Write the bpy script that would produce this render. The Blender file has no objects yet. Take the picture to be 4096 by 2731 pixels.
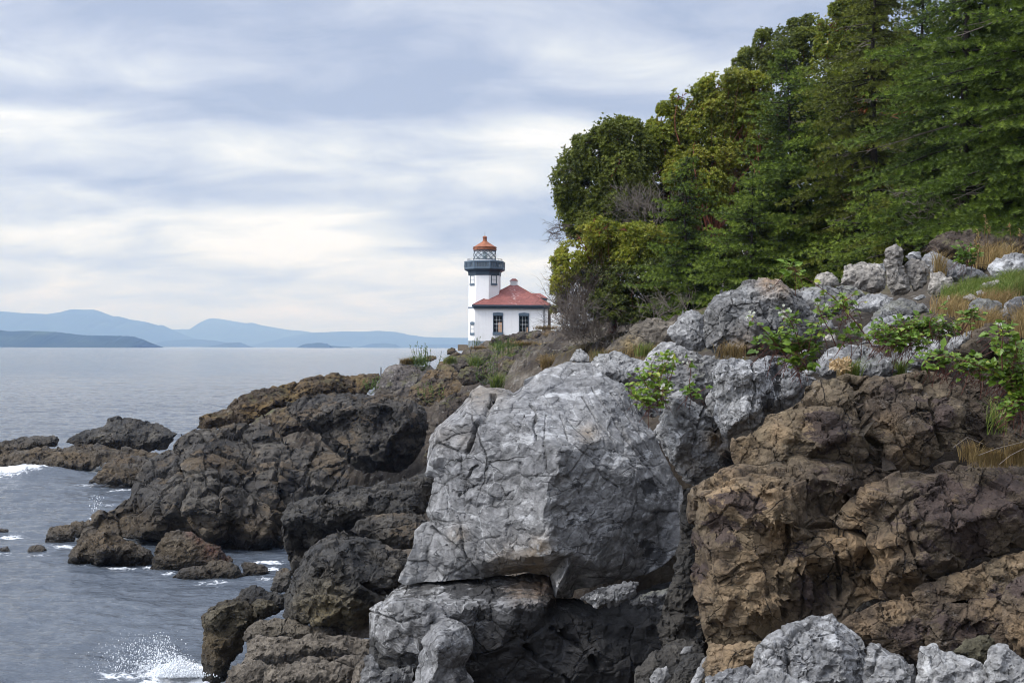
import bpy, bmesh, math, random, time
import numpy as np
from mathutils import Vector, Matrix
from mathutils.geometry import delaunay_2d_cdt
T0 = time.time()
R = math.radians
sc = bpy.context.scene
COL = sc.collection

# ------------------------------------------------------------------ camera
FPX = 4551.0                      # focal length in photograph pixels (40 mm on 36 mm)
CAM_LOC = np.array((0.0, 0.0, 7.5))
PITCH, ROLL = 24.5 / FPX, R(0.26)
FWD = np.array((0, math.cos(PITCH), math.sin(PITCH)))
_r0, _u0 = np.array((1.0, 0, 0)), np.array((0, -math.sin(PITCH), math.cos(PITCH)))
RGT = math.cos(ROLL) * _r0 + math.sin(ROLL) * _u0
UPV = -math.sin(ROLL) * _r0 + math.cos(ROLL) * _u0
cam_d = bpy.data.cameras.new('camera'); cam = bpy.data.objects.new('camera', cam_d); COL.objects.link(cam)
cam_d.sensor_width = 36; cam_d.lens = 36 * FPX / 4096; cam_d.clip_start = 0.1; cam_d.clip_end = 60000
cam.matrix_world = Matrix([[RGT[i], UPV[i], -FWD[i], CAM_LOC[i]] for i in range(3)] + [[0, 0, 0, 1]])
sc.camera = cam

# ------------------------------------------------------------------ light, exposure
SUN_EL, SUN_AZ = R(48), R(-112)   # azimuth from +Y towards +X: behind the camera, to the left
sdir = Vector((math.sin(SUN_AZ) * math.cos(SUN_EL), math.cos(SUN_AZ) * math.cos(SUN_EL), math.sin(SUN_EL)))
sun_d = bpy.data.lights.new('sun', 'SUN'); sun_d.energy = 1.5; sun_d.angle = R(14); sun_d.color = (1, .965, .91)
sun = bpy.data.objects.new('sun', sun_d); COL.objects.link(sun)
sun.rotation_euler = sdir.to_track_quat('Z', 'Y').to_euler()
sc.view_settings.view_transform = 'Standard'; sc.view_settings.look = 'None'
sc.view_settings.exposure = 0.68; sc.view_settings.gamma = 1.0
try:
    sc.cycles.use_denoising = True
    sc.cycles.max_bounces = 6; sc.cycles.diffuse_bounces = 3; sc.cycles.glossy_bounces = 3
    sc.cycles.transmission_bounces = 4; sc.cycles.transparent_max_bounces = 12; sc.cycles.volume_bounces = 0
    sc.cycles.caustics_reflective = False; sc.cycles.caustics_refractive = False
    sc.cycles.sample_clamp_indirect = 6; sc.cycles.filter_width = 1.05; sc.cycles.denoising_prefilter = 'ACCURATE'
except Exception as e:
    print(e)

class NT:
    """small helper round a node tree"""
    def __init__(s, tree): s.t = tree; s.n = tree.nodes; s.l = tree.links
    def node(s, typ, **kw):
        n = s.n.new(typ)
        for k, v in kw.items(): setattr(n, k, v)
        return n
    def put(s, sock, v):
        if isinstance(v, bpy.types.NodeSocket): s.l.new(v, sock)
        elif v is not None: sock.default_value = v
    def m(s, op, a, b=None, c=None, clamp=False):
        n = s.node('ShaderNodeMath', operation=op, use_clamp=clamp)
        s.put(n.inputs[0], a); s.put(n.inputs[1], b) if b is not None else None
        if c is not None: s.put(n.inputs[2], c)
        return n.outputs[0]
    def vm(s, op, a, b=None, scale=None):
        n = s.node('ShaderNodeVectorMath', operation=op)
        s.put(n.inputs[0], a)
        if b is not None: s.put(n.inputs[1], b)
        if scale is not None: s.put(n.inputs['Scale'], scale)
        return n.outputs['Value'] if op in ('LENGTH', 'DOT_PRODUCT') else n.outputs[0]
    def noise(s, vec, scale, detail=6, rough=.55, dist=0, out='Fac'):
        n = s.node('ShaderNodeTexNoise'); s.put(n.inputs['Vector'], vec)
        n.inputs['Scale'].default_value = scale; n.inputs['Detail'].default_value = detail
        n.inputs['Roughness'].default_value = rough; n.inputs['Distortion'].default_value = dist
        return n.outputs[out]
    def vor(s, vec, scale, feature='DISTANCE_TO_EDGE', out='Distance', rnd=1.0):
        n = s.node('ShaderNodeTexVoronoi', feature=feature); s.put(n.inputs['Vector'], vec)
        n.inputs['Scale'].default_value = scale; n.inputs['Randomness'].default_value = rnd
        return n.outputs[out]
    def ss(s, v, lo, hi, a=0.0, b=1.0):
        n = s.node('ShaderNodeMapRange', interpolation_type='SMOOTHSTEP')
        s.put(n.inputs[0], v); n.inputs[1].default_value = lo; n.inputs[2].default_value = hi
        n.inputs[3].default_value = a; n.inputs[4].default_value = b
        return n.outputs[0]
    def ramp(s, v, stops, interp='LINEAR'):
        n = s.node('ShaderNodeValToRGB'); n.color_ramp.interpolation = interp
        e = n.color_ramp.elements
        while len(e) < len(stops): e.new(0.5)
        for k, (p, c) in enumerate(stops):
            e[k].position = p; e[k].color = (c[0], c[1], c[2], 1)
        s.put(n.inputs[0], v); return n.outputs[0]
    def mix(s, f, a, b, mode='MIX'):
        n = s.node('ShaderNodeMix', data_type='RGBA', blend_type=mode)
        s.put(n.inputs[0], f)
        for i, v in ((6, a), (7, b)):
            if isinstance(v, (tuple, list)): v = (v[0], v[1], v[2], 1)
            s.put(n.inputs[i], v)
        return n.outputs[2]
    def attr(s, name, out='Fac'): return s.node('ShaderNodeAttribute', attribute_name=name).outputs[out]
    def bump(s, h, dist=.02, strength=1.0, normal=None):
        n = s.node('ShaderNodeBump'); s.put(n.inputs['Height'], h)
        n.inputs['Distance'].default_value = dist; n.inputs['Strength'].default_value = strength
        if normal is not None: s.put(n.inputs['Normal'], normal)
        return n.outputs[0]

# ------------------------------------------------------------------ world: Nishita sky behind layered stratus
world = bpy.data.worlds.new('World'); sc.world = world; world.use_nodes = True
w = NT(world.node_tree); w.n.clear()
sky = w.node('ShaderNodeTexSky', sky_type='NISHITA', sun_disc=False)
sky.sun_elevation = SUN_EL; sky.sun_rotation = SUN_AZ; sky.altitude = 10; sky.air_density = 1.0; sky.dust_density = 1.0
geo = w.node('ShaderNodeTexCoord').outputs['Generated']
sep = w.node('ShaderNodeSeparateXYZ'); w.l.new(geo, sep.inputs[0])
dx, dy, dz = sep.outputs
zc = w.m('MAXIMUM', dz, 0.0)
inv = w.m('DIVIDE', 1.0, w.m('ADD', zc, 0.22))
cmb = w.node('ShaderNodeCombineXYZ')
w.put(cmb.inputs[0], w.m('MULTIPLY', dx, inv)); w.put(cmb.inputs[1], w.m('MULTIPLY', dy, inv))
plane = cmb.outputs[0]                                            # the cloud layer's own plane
n_big = w.noise(plane, 1.3, 5, .5, .3)
n_med = w.noise(w.vm('MULTIPLY', plane, (1.0, 1.5, 1)), 2.6, 9, .60, .5)
az = w.m('ARCTAN2', dx, dy); el = w.m('ARCSINE', dz)
warp = w.noise(plane, 1.1, 5, .6, 0, 'Color')
ws = w.node('ShaderNodeSeparateXYZ'); w.l.new(warp, ws.inputs[0])
azw = w.m('ADD', az, w.m('MULTIPLY', w.m('SUBTRACT', ws.outputs[0], .5), .16))
elw = w.m('ADD', el, w.m('MULTIPLY', w.m('SUBTRACT', ws.outputs[1], .5), .055))
def vpx(X, Y): return (X - 1176) / 2613.0, (799 - Y) / 2613.0
cover = None                                                      # banks of thicker and thinner cloud: (view x, y, half sizes, weight)
BANKS = [(250, 120, 420, 70, -.20), (1000, 190, 520, 40, -.10), (780, 265, 480, 48, -.34), (1500, 260, 330, 30, -.22), (1700, 165, 300, 45, .16),
         (1300, 60, 500, 60, -.12), (120, 330, 260, 50, .28), (60, 215, 260, 35, .12), (1330, 310, 260, 42, .42), (640, 350, 420, 28, .10),
         (1150, 380, 300, 40, .22), (300, 440, 330, 26, -.20), (1150, 450, 330, 22, -.10), (700, 490, 230, 34, .36), (640, 570, 330, 45, .50),
         (1130, 545, 200, 42, -.42), (1290, 500, 160, 40, -.22), (150, 560, 180, 30, .12), (100, 520, 300, 18, -.10), (980, 470, 240, 16, -.10),
         (500, 690, 700, 40, .16), (1000, 650, 200, 30, .16), (1230, 620, 150, 32, .38), (1100, 740, 400, 30, .06), (2300, 300, 700, 200, -.1)]
for X, Y, sx, sy, wt in BANKS:
    a0, e0 = vpx(X, Y)
    q = w.m('ADD', w.m('POWER', w.m('DIVIDE', w.m('SUBTRACT', azw, a0), sx / 2613.0), 2.0), w.m('POWER', w.m('DIVIDE', w.m('SUBTRACT', elw, e0), sy / 2613.0), 2.0))
    g = w.m('MULTIPLY', w.m('EXPONENT', w.m('MULTIPLY', q, -1.0)), wt * 1.25)
    cover = g if cover is None else w.m('ADD', cover, g)
tex = w.m('ADD', w.m('MULTIPLY', w.m('SUBTRACT', n_big, .5), .75), w.m('MULTIPLY', w.m('SUBTRACT', n_med, .5), 1.75))
base = w.ss(el, 0.0, 0.30, .50, .30)
cl = w.m('ADD', w.m('ADD', base, tex), cover)
ccol = w.ramp(cl, [(0.0, (.265, .305, .405)), (.22, (.335, .37, .46)), (.42, (.41, .442, .51)), (.62, (.505, .53, .56)), (.82, (.60, .61, .612)), (1.0, (.69, .685, .675))])
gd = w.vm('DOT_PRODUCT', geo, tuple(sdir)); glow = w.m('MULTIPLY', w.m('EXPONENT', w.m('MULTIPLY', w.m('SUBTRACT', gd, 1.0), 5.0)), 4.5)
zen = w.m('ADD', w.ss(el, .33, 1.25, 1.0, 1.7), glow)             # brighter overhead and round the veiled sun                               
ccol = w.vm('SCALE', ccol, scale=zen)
skyv = w.vm('SCALE', sky.outputs[0], scale=1.0)
bg_s = w.node('ShaderNodeBackground'); w.l.new(skyv, bg_s.inputs[0]); bg_s.inputs[1].default_value = .10
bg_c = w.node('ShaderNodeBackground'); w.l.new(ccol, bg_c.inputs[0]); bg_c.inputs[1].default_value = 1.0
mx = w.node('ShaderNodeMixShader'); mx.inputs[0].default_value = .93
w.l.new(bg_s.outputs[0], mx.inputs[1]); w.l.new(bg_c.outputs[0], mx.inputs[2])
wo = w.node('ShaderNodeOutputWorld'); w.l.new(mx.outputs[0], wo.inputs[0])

# ------------------------------------------------------------------ photograph coordinates -> world points
FR = {'V': (0, 0, .5742), '1': (1700, 850, 2.613), '2': (0, 1150, 1.238), '3': (0, 1550, 1.328), '4': (1350, 1400, 1.178),
      '5': (2600, 1300, 1.0956), '6': (2200, 850, 1.2405), '7': (2200, 0, 1.2405), '8': (1300, 1250, 1.96), '9': (700, 1900, 1.8873), 'S': (0, 0, 1.0)}
def src(fr, pts):
    ox, oy, s = FR[fr]; a = np.asarray(pts, float)
    a = a.copy(); a[..., 0] = ox + a[..., 0] / s; a[..., 1] = oy + a[..., 1] / s
    return a
def P(x, y, d):
    """the point at depth d (metres along the view axis) seen at photograph pixel x, y"""
    x, y, d = np.asarray(x, float), np.asarray(y, float), np.asarray(d, float)
    v = FWD + ((x - 2048) / FPX)[..., None] * RGT - ((y - 1365.5) / FPX)[..., None] * UPV
    return CAM_LOC + d[..., None] * v
def PF(fr, x, y, d):
    q = src(fr, np.stack([np.asarray(x, float), np.asarray(y, float)], -1)); return P(q[..., 0], q[..., 1], d)

# ------------------------------------------------------------------ numpy noise
def _h(ix, iy, iz, seed):
    with np.errstate(over='ignore'):
        h = (ix.astype(np.uint32) * np.uint32(374761393) + iy.astype(np.uint32) * np.uint32(668265263) + iz.astype(np.uint32) * np.uint32(2147483647 & 1274126177) + np.uint32(seed * 974711 & 0xffffffff))
        h = (h ^ (h >> np.uint32(13))) * np.uint32(1274126177); h = (h ^ (h >> np.uint32(15))) * np.uint32(2246822519); h ^= h >> np.uint32(16)
    return h.astype(np.float64) / 4294967296.0
def vnoise(p, seed=0):
    i = np.floor(p).astype(np.int64); f = p - i; u = f * f * f * (f * (f * 6 - 15) + 10)
    r = 0
    for cx in (0, 1):
        for cy in (0, 1):
            for cz in (0, 1):
                wgt = (u[:, 0] if cx else 1 - u[:, 0]) * (u[:, 1] if cy else 1 - u[:, 1]) * (u[:, 2] if cz else 1 - u[:, 2])
                r = r + wgt * _h(i[:, 0] + cx, i[:, 1] + cy, i[:, 2] + cz, seed)
    return r * 2 - 1
def fbm(p, octs=5, rough=.5, seed=0, ridged=False):
    a, s, r = 1.0, 0.0, np.zeros(len(p))
    for o in range(octs):
        n = vnoise(p * 2 ** o + o * 17.3, seed + o)
        if ridged: n = 1 - 2 * np.abs(n)
        r += a * n; s += a; a *= rough
    return r / s
def cells(p, seed=0):
    """Voronoi: F1, F2, vector to the nearest centre, three random numbers of that cell"""
    i = np.floor(p).astype(np.int64); n = len(p)
    F1 = np.full(n, 9e9); F2 = np.full(n, 9e9); vec = np.zeros((n, 3)); idc = np.zeros((n, 3), np.int64)
    for a in (-1, 0, 1):
        for b in (-1, 0, 1):
            for c in (-1, 0, 1):
                q = i + np.array((a, b, c))
                ctr = q + np.stack([_h(q[:, 0], q[:, 1], q[:, 2], seed + k) for k in (1, 2, 3)], -1)
                dv = p - ctr; d = np.sqrt((dv * dv).sum(1)); near = d < F1
                F2 = np.where(near, F1, np.minimum(F2, d)); F1 = np.where(near, d, F1)
                vec[near] = dv[near]; idc[near] = q[near]
    rnd = np.stack([_h(idc[:, 0], idc[:, 1], idc[:, 2], seed + k) for k in (11, 12, 13, 14)], -1)
    return F1, F2, vec, rnd

# ------------------------------------------------------------------ meshes
def mesh_np(name, V, faces, mat=None, attrs=None, smooth=True):
    """faces: list of (n,k) integer arrays"""
    me = bpy.data.meshes.new(name); V = np.asarray(V, np.float32)
    faces = [np.asarray(f, np.int32) for f in faces if len(f)]
    me.vertices.add(len(V)); me.vertices.foreach_set('co', V.ravel())
    nl = sum(f.size for f in faces); nf = sum(len(f) for f in faces)
    me.loops.add(nl); me.polygons.add(nf)
    me.loops.foreach_set('vertex_index', np.concatenate([f.ravel() for f in faces]))
    tot = np.concatenate([np.full(len(f), f.shape[1], np.int32) for f in faces])
    me.polygons.foreach_set('loop_start', np.concatenate([[0], np.cumsum(tot)[:-1]]).astype(np.int32))
    me.polygons.foreach_set('use_smooth', np.full(nf, smooth))
    me.update(calc_edges=True)
    for k, a in (attrs or {}).items():
        at = me.attributes.new(k, 'FLOAT', 'POINT'); at.data.foreach_set('value', np.asarray(a, np.float32))
    if mat: me.materials.append(mat)
    return me
def link(name, me, parent=None, loc=None):
    o = bpy.data.objects.new(name, me); COL.objects.link(o)
    if loc is not None: o.location = tuple(loc)
    if parent is not None: o.parent = parent
    return o
def tag(o, label=None, cat=None, group=None, kind=None):
    if label: o['label'] = label
    if cat: o['category'] = cat
    if group: o['group'] = group
    if kind: o['kind'] = kind
    return o
def thing(name, label, cat, loc=(0, 0, 0), group=None, rotz=0):
    o = bpy.data.objects.new(name, None); COL.objects.link(o); o.location = tuple(loc); o.rotation_euler = (0, 0, rotz)
    o.empty_display_size = .2
    return tag(o, label, cat, group)

class Geo:
    """collects vertices and faces for ONE mesh"""
    def __init__(s): s.V = []; s.F = {3: [], 4: []}; s.A = []; s.n = 0
    def add(s, V, F, a=0.0):
        V = np.asarray(V, float).reshape(-1, 3); F = np.asarray(F, int)
        s.V.append(V); s.F[F.shape[1]].append(F + s.n); s.n += len(V)
        s.A.append(np.broadcast_to(np.asarray(a, float), (len(V),)))
    def tube(s, pts, rad, sides=5, a=0.0, cap=True):
        pts = np.asarray(pts, float); n = len(pts); rad = np.broadcast_to(np.asarray(rad, float), (n,))
        t = np.gradient(pts, axis=0); t /= np.linalg.norm(t, axis=1)[:, None] + 1e-9
        ref = np.array((0, 0, 1.0)) if abs(t[:, 2].mean()) < .8 else np.array((1.0, 0, 0))
        u = np.cross(t, ref); u /= np.linalg.norm(u, axis=1)[:, None] + 1e-9; v = np.cross(t, u)
        ang = np.arange(sides) * 2 * math.pi / sides
        ring = pts[:, None] + rad[:, None, None] * (np.cos(ang)[None, :, None] * u[:, None] + np.sin(ang)[None, :, None] * v[:, None])
        idx = np.arange(n * sides).reshape(n, sides); nx = np.roll(idx, -1, 1)
        q = np.stack([idx[:-1], nx[:-1], nx[1:], idx[1:]], -1).reshape(-1, 4)
        s.add(ring.reshape(-1, 3), q, a)
        if cap and sides == 4: s.F[4].append(idx[[0, -1]] + s.n - n * sides)
        elif cap:
            for r in (0, -1):
                s.F[3].append(np.array([[idx[r, 0], idx[r, k], idx[r, k + 1]] for k in range(1, sides - 1)]) + s.n - n * sides)
    def box(s, lo, hi, a=0.0, M=None):
        x0, y0, z0 = lo; x1, y1, z1 = hi
        V = np.array([(x0, y0, z0), (x1, y0, z0), (x1, y1, z0), (x0, y1, z0), (x0, y0, z1), (x1, y0, z1), (x1, y1, z1), (x0, y1, z1)], float)
        if M is not None: V = V @ M[0].T + M[1]
        s.add(V, [(0, 3, 2, 1), (4, 5, 6, 7), (0, 1, 5, 4), (1, 2, 6, 5), (2, 3, 7, 6), (3, 0, 4, 7)], a)
    def lathe(s, prof, sides, rot=0.0, ctr=(0, 0), a=0.0):
        """prof: (r, z) rings, closed with fans at both ends"""
        ang = np.arange(sides) * 2 * math.pi / sides + rot
        V = [(ctr[0] + r * math.cos(t), ctr[1] + r * math.sin(t), z) for r, z in prof for t in ang]
        n = len(prof); idx = np.arange(n * sides).reshape(n, sides); nx = np.roll(idx, -1, 1)
        s.add(V, np.stack([idx[:-1], nx[:-1], nx[1:], idx[1:]], -1).reshape(-1, 4), a)
        for r, z, row, rev in ((prof[0][0], prof[0][1], 0, 1), (prof[-1][0], prof[-1][1], n - 1, 0)):
            k = idx[row]; f = [(k[0], k[i + 1], k[i]) if rev else (k[0], k[i], k[i + 1]) for i in range(1, sides - 1)]
            s.F[3].append(np.array(f) + s.n - n * sides)
    def leaves(s, c, ax, nr, ln, wd, a, fold=.25):
        """folded pointed leaves (two quads each... one rhombus pair): c base points, ax direction, nr up, ln length, wd width"""
        c, ax, nr = (np.asarray(q, float) for q in (c, ax, nr)); n = len(c)
        ax = ax / (np.linalg.norm(ax, axis=1)[:, None] + 1e-9)
        sd = np.cross(ax, nr); sd /= np.linalg.norm(sd, axis=1)[:, None] + 1e-9; up = np.cross(sd, ax)
        ln = np.broadcast_to(ln, (n,))[:, None]; wd = np.broadcast_to(wd, (n,))[:, None]
        m1 = c + ax * ln * .45 + sd * wd * .5 + up * wd * fold; m2 = c + ax * ln * .45 - sd * wd * .5 + up * wd * fold
        tip = c + ax * ln - up * wd * fold * .6
        V = np.stack([c, m1, tip, m2], 1).reshape(-1, 3); b = np.arange(n)[:, None] * 4
        s.add(V, np.concatenate([b + np.array([[0, 1, 2]]), b + np.array([[0, 2, 3]])]), np.repeat(np.broadcast_to(a, (n,)), 4))
    def build(s, name, mat, parent=None, loc=None, smooth=False, attr='tint'):
        V = np.concatenate(s.V); off = np.zeros(3)
        if loc is not None: V = V - np.asarray(loc)
        me = mesh_np(name, V, [np.concatenate(s.F[k]) for k in (3, 4) if s.F[k]], mat, {attr: np.concatenate(s.A)}, smooth)
        return link(name, me, parent, loc if parent is None else None)

def mat_new(name):
    m = bpy.data.materials.new(name); m.use_nodes = True; t = NT(m.node_tree); t.n.clear()
    b = t.node('ShaderNodeBsdfPrincipled'); o = t.node('ShaderNodeOutputMaterial'); t.l.new(b.outputs[0], o.inputs[0])
    return m, t, b, o
def plain(name, col, rough=.6, var=.12, scale=3.0, metal=0.0, bumps=.0, spec=.3):
    m, t, b, o = mat_new(name)
    pos = t.node('ShaderNodeNewGeometry').outputs['Position']
    n = t.noise(pos, scale, 8, .65)
    t.put(b.inputs['Base Color'], t.mix(1.0, (col[0], col[1], col[2]), t.ramp(n, [(.3, (1 - var,) * 3), (.7, (1 + var * .3,) * 3)]), 'MULTIPLY'))
    b.inputs['Roughness'].default_value = rough; b.inputs['Metallic'].default_value = metal; b.inputs['Specular IOR Level'].default_value = spec
    if bumps: t.put(b.inputs['Normal'], t.bump(t.noise(pos, scale * 8, 5, .6), bumps))
    return m
def leafmat(name, stops, rough=.45, trans=.25, spec=.35):
    m, t, b, o = mat_new(name)
    c = t.ramp(t.attr('tint'), stops)
    pos = t.node('ShaderNodeNewGeometry').outputs['Position']
    c = t.mix(1.0, c, t.ramp(t.noise(pos, .9, 4, .6), [(.3, (.72,) * 3), (.7, (1.2, 1.2, 1.1))]), 'MULTIPLY')
    t.put(b.inputs['Base Color'], c); b.inputs['Roughness'].default_value = rough; b.inputs['Specular IOR Level'].default_value = spec
    tr = t.node('ShaderNodeBsdfTranslucent'); t.put(tr.inputs[0], c)
    mx = t.node('ShaderNodeMixShader'); mx.inputs[0].default_value = trans
    t.l.new(b.outputs[0], mx.inputs[1]); t.l.new(tr.outputs[0], mx.inputs[2]); t.l.new(mx.outputs[0], o.inputs[0])
    return m
# ------------------------------------------------------------------ rock materials
def rockmat(name, cols, sc=1.0, streak=.35, sdir=(.5, .3, 3.0), crack=(1.6, .55), vein=0.0, pale=0.0, palec=(.5, .5, .48), orange=0.0,
            orangec=(.33, .16, .035), stain=(.20, .12, .055), dark=(.02, .02, .021), tide=False, moss=0.0, rough=.88, bump=.03, spec=.25, diag=0, blot=0.0):
    m, t, b, o = mat_new(name)
    g = t.node('ShaderNodeNewGeometry'); pos = g.outputs['Position']
    nz = t.node('ShaderNodeSeparateXYZ'); t.l.new(g.outputs['Normal'], nz.inputs[0])
    wv = t.vm('ADD', pos, t.vm('SCALE', t.noise(pos, 1.3 * sc, 4, .6, 0, 'Color'), scale=.45 / sc))
    n1 = t.noise(wv, .9 * sc, 9, .62); n2 = t.noise(pos, 9 * sc, 7, .68); 
    if diag:
        mp = t.node('ShaderNodeMapping'); t.put(mp.inputs['Vector'], wv); mp.inputs['Rotation'].default_value = (0, R(diag), 0); mp.inputs['Scale'].default_value = (.42, 1.0, 1.9); sv = mp.outputs[0]
    else: sv = t.vm('MULTIPLY', wv, sdir)
    n3 = t.noise(sv, 2.6 * sc, 7, .68)
    f = t.m('ADD', t.m('MULTIPLY', n1, 1 - streak), t.m('MULTIPLY', n3, streak))
    k = len(cols); c = t.ramp(f, [(.30 + .42 * i / (k - 1), cols[i]) for i in range(k)])
    c = t.mix(1.0, c, t.ramp(n2, [(.30, (.45,) * 3), (.5, (.95,) * 3), (.70, (1.65,) * 3)]), 'MULTIPLY')
    c = t.mix(1.0, c, t.ramp(t.noise(pos, .42 * sc, 5, .6, .4), [(.34, (.66, .67, .70)), (.5, (1, 1, 1)), (.66, (1.3, 1.3, 1.28))]), 'MULTIPLY')
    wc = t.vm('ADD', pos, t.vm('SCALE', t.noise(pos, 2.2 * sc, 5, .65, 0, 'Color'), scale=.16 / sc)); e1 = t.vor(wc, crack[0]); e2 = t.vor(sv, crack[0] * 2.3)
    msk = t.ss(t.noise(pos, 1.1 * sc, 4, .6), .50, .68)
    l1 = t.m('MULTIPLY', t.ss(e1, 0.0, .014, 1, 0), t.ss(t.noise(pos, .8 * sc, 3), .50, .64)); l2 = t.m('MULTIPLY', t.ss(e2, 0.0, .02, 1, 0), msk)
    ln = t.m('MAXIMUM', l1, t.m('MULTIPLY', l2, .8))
    if vein:
        ev = t.vor(t.vm('ADD', wv, (7.1, 3.3, 1.7)), 1.3 * sc); vm_ = t.m('MULTIPLY', t.ss(ev, .0, .014, 1, 0), t.ss(t.noise(pos, 1.0 * sc, 3, .5), .5, .62))
        c = t.mix(t.m('MULTIPLY', vm_, vein * .45), c, (.56, .56, .55))
        pat = t.ss(t.noise(sv, 2.1 * sc, 11, .76), .54, .63)
        c = t.mix(t.m('MULTIPLY', pat, vein * .7), c, (.56, .56, .555))
    if pale:
        sp = t.ss(t.noise(pos, 5.5 * sc, 6, .72), .60, .66); up = t.ss(nz.outputs[2], -.1, .6, .25, 1)
        c = t.mix(t.m('MULTIPLY', t.m('MULTIPLY', sp, up), pale), c, palec)
    if orange:
        og = t.m('MULTIPLY', t.ss(t.noise(pos, 1.1 * sc, 7, .68), .47, .58), t.ss(nz.outputs[2], .05, .55))
        c = t.mix(t.m('MULTIPLY', og, orange), c, t.mix(n2, tuple(q * .55 for q in orangec), tuple(q * 1.35 for q in orangec)))
    if moss:
        mo = t.m('MULTIPLY', t.ss(t.noise(pos, 2.3 * sc, 6, .65), .50, .60), t.ss(nz.outputs[2], .35, .75))
        c = t.mix(t.m('MULTIPLY', mo, moss), c, (.10, .10, .03))
    if tide:                                                      # barnacles and weed of the tidal zone
        ps = t.node('ShaderNodeSeparateXYZ'); t.l.new(pos, ps.inputs[0])
        zz = t.m('ADD', ps.outputs[2], t.m('MULTIPLY', t.m('SUBTRACT', n1, .5), 1.6)); band = t.ss(zz, .35, 1.7, 1, 0)
        bn = t.ss(t.vor(pos, 14, 'F1'), .12, .30, 1, 0); bn = t.m('MULTIPLY', bn, t.ss(t.noise(pos, 1.6, 4), .46, .58))
        c = t.mix(t.m('MULTIPLY', band, .6), c, t.mix(n2, (.045, .030, .014), (.17, .115, .055)))
        c = t.mix(t.m('MULTIPLY', t.m('MULTIPLY', bn, band), .8), c, (.30, .25, .18))
        wet = t.ss(zz, .1, 1.0, 1, 0); c = t.mix(t.m('MULTIPLY', wet, .8), c, (.014, .013, .011))
        t.put(b.inputs['Roughness'], t.ss(wet, 0, 1, rough, .35))
    else: b.inputs['Roughness'].default_value = rough
    if blot:                                                      # black algae and white stone in ragged patches
        bl = t.ss(t.noise(sv, 1.15 * sc, 11, .72, .3), .47, .54); c = t.mix(t.m('MULTIPLY', bl, blot), c, t.mix(n2, (.014, .0135, .013), (.06, .056, .05)))
    st = t.m('MULTIPLY', t.attr('stain'), t.ss(n2, .3, .55)); c = t.mix(t.m('MULTIPLY', st, .85), c, t.mix(n1, tuple(q * .6 for q in stain), tuple(q * 1.5 for q in stain)))
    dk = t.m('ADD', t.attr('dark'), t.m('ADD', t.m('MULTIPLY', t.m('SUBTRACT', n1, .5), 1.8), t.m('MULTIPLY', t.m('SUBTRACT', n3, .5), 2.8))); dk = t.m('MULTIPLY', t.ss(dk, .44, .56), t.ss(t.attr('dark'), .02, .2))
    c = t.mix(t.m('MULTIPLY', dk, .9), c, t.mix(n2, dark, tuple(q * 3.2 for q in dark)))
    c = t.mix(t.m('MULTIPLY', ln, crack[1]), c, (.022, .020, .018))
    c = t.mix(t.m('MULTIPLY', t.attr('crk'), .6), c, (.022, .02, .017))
    t.put(b.inputs['Base Color'], c); b.inputs['Specular IOR Level'].default_value = spec
    h = t.m('ADD', t.m('MULTIPLY', n2, .8), t.m('MULTIPLY', n3, .7)); h = t.m('ADD', h, t.m('MULTIPLY', t.noise(pos, 32 * sc, 5, .7), .35))
    h = t.m('SUBTRACT', h, t.m('MULTIPLY', ln, .9))
    t.put(b.inputs['Normal'], t.bump(h, bump * 1.6))
    return m
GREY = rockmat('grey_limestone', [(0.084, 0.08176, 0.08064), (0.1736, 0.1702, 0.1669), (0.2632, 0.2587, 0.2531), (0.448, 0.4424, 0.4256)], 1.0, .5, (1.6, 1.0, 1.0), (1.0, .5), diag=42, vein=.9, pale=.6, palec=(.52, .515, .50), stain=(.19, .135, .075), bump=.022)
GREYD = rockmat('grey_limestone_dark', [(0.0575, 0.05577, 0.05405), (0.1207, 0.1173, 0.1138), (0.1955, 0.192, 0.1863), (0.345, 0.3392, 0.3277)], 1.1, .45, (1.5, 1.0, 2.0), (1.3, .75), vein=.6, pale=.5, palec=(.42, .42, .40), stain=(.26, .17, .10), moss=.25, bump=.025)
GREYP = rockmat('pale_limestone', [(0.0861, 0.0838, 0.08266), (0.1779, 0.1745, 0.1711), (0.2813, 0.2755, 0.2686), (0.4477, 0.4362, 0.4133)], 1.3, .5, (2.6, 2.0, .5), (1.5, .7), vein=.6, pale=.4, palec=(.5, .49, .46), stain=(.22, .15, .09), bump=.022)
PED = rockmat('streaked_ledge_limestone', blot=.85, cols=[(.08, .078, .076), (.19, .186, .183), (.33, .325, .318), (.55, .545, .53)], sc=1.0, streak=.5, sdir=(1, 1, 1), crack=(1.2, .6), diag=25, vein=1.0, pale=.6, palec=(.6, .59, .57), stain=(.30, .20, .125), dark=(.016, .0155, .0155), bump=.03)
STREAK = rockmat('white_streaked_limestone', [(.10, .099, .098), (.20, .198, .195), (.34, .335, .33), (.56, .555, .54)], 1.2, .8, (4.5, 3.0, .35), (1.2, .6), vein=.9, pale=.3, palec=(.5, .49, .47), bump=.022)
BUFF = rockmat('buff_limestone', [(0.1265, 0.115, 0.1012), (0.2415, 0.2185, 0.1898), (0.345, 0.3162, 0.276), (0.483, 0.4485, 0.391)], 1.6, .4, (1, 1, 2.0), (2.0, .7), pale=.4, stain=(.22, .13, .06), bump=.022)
BROWN = rockmat('brown_greenstone', [(0.0345, 0.02689, 0.02131), (0.08423, 0.06292, 0.04567), (0.1471, 0.1146, 0.07408), (0.2638, 0.2131, 0.14)], 1.15, .3, (1, 1, 1.8), (1.9, .8), pale=.35, palec=(.30, .27, .24), orange=.0, stain=(.30, .205, .115), dark=(.034, .0245, .0215), bump=.035)
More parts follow.
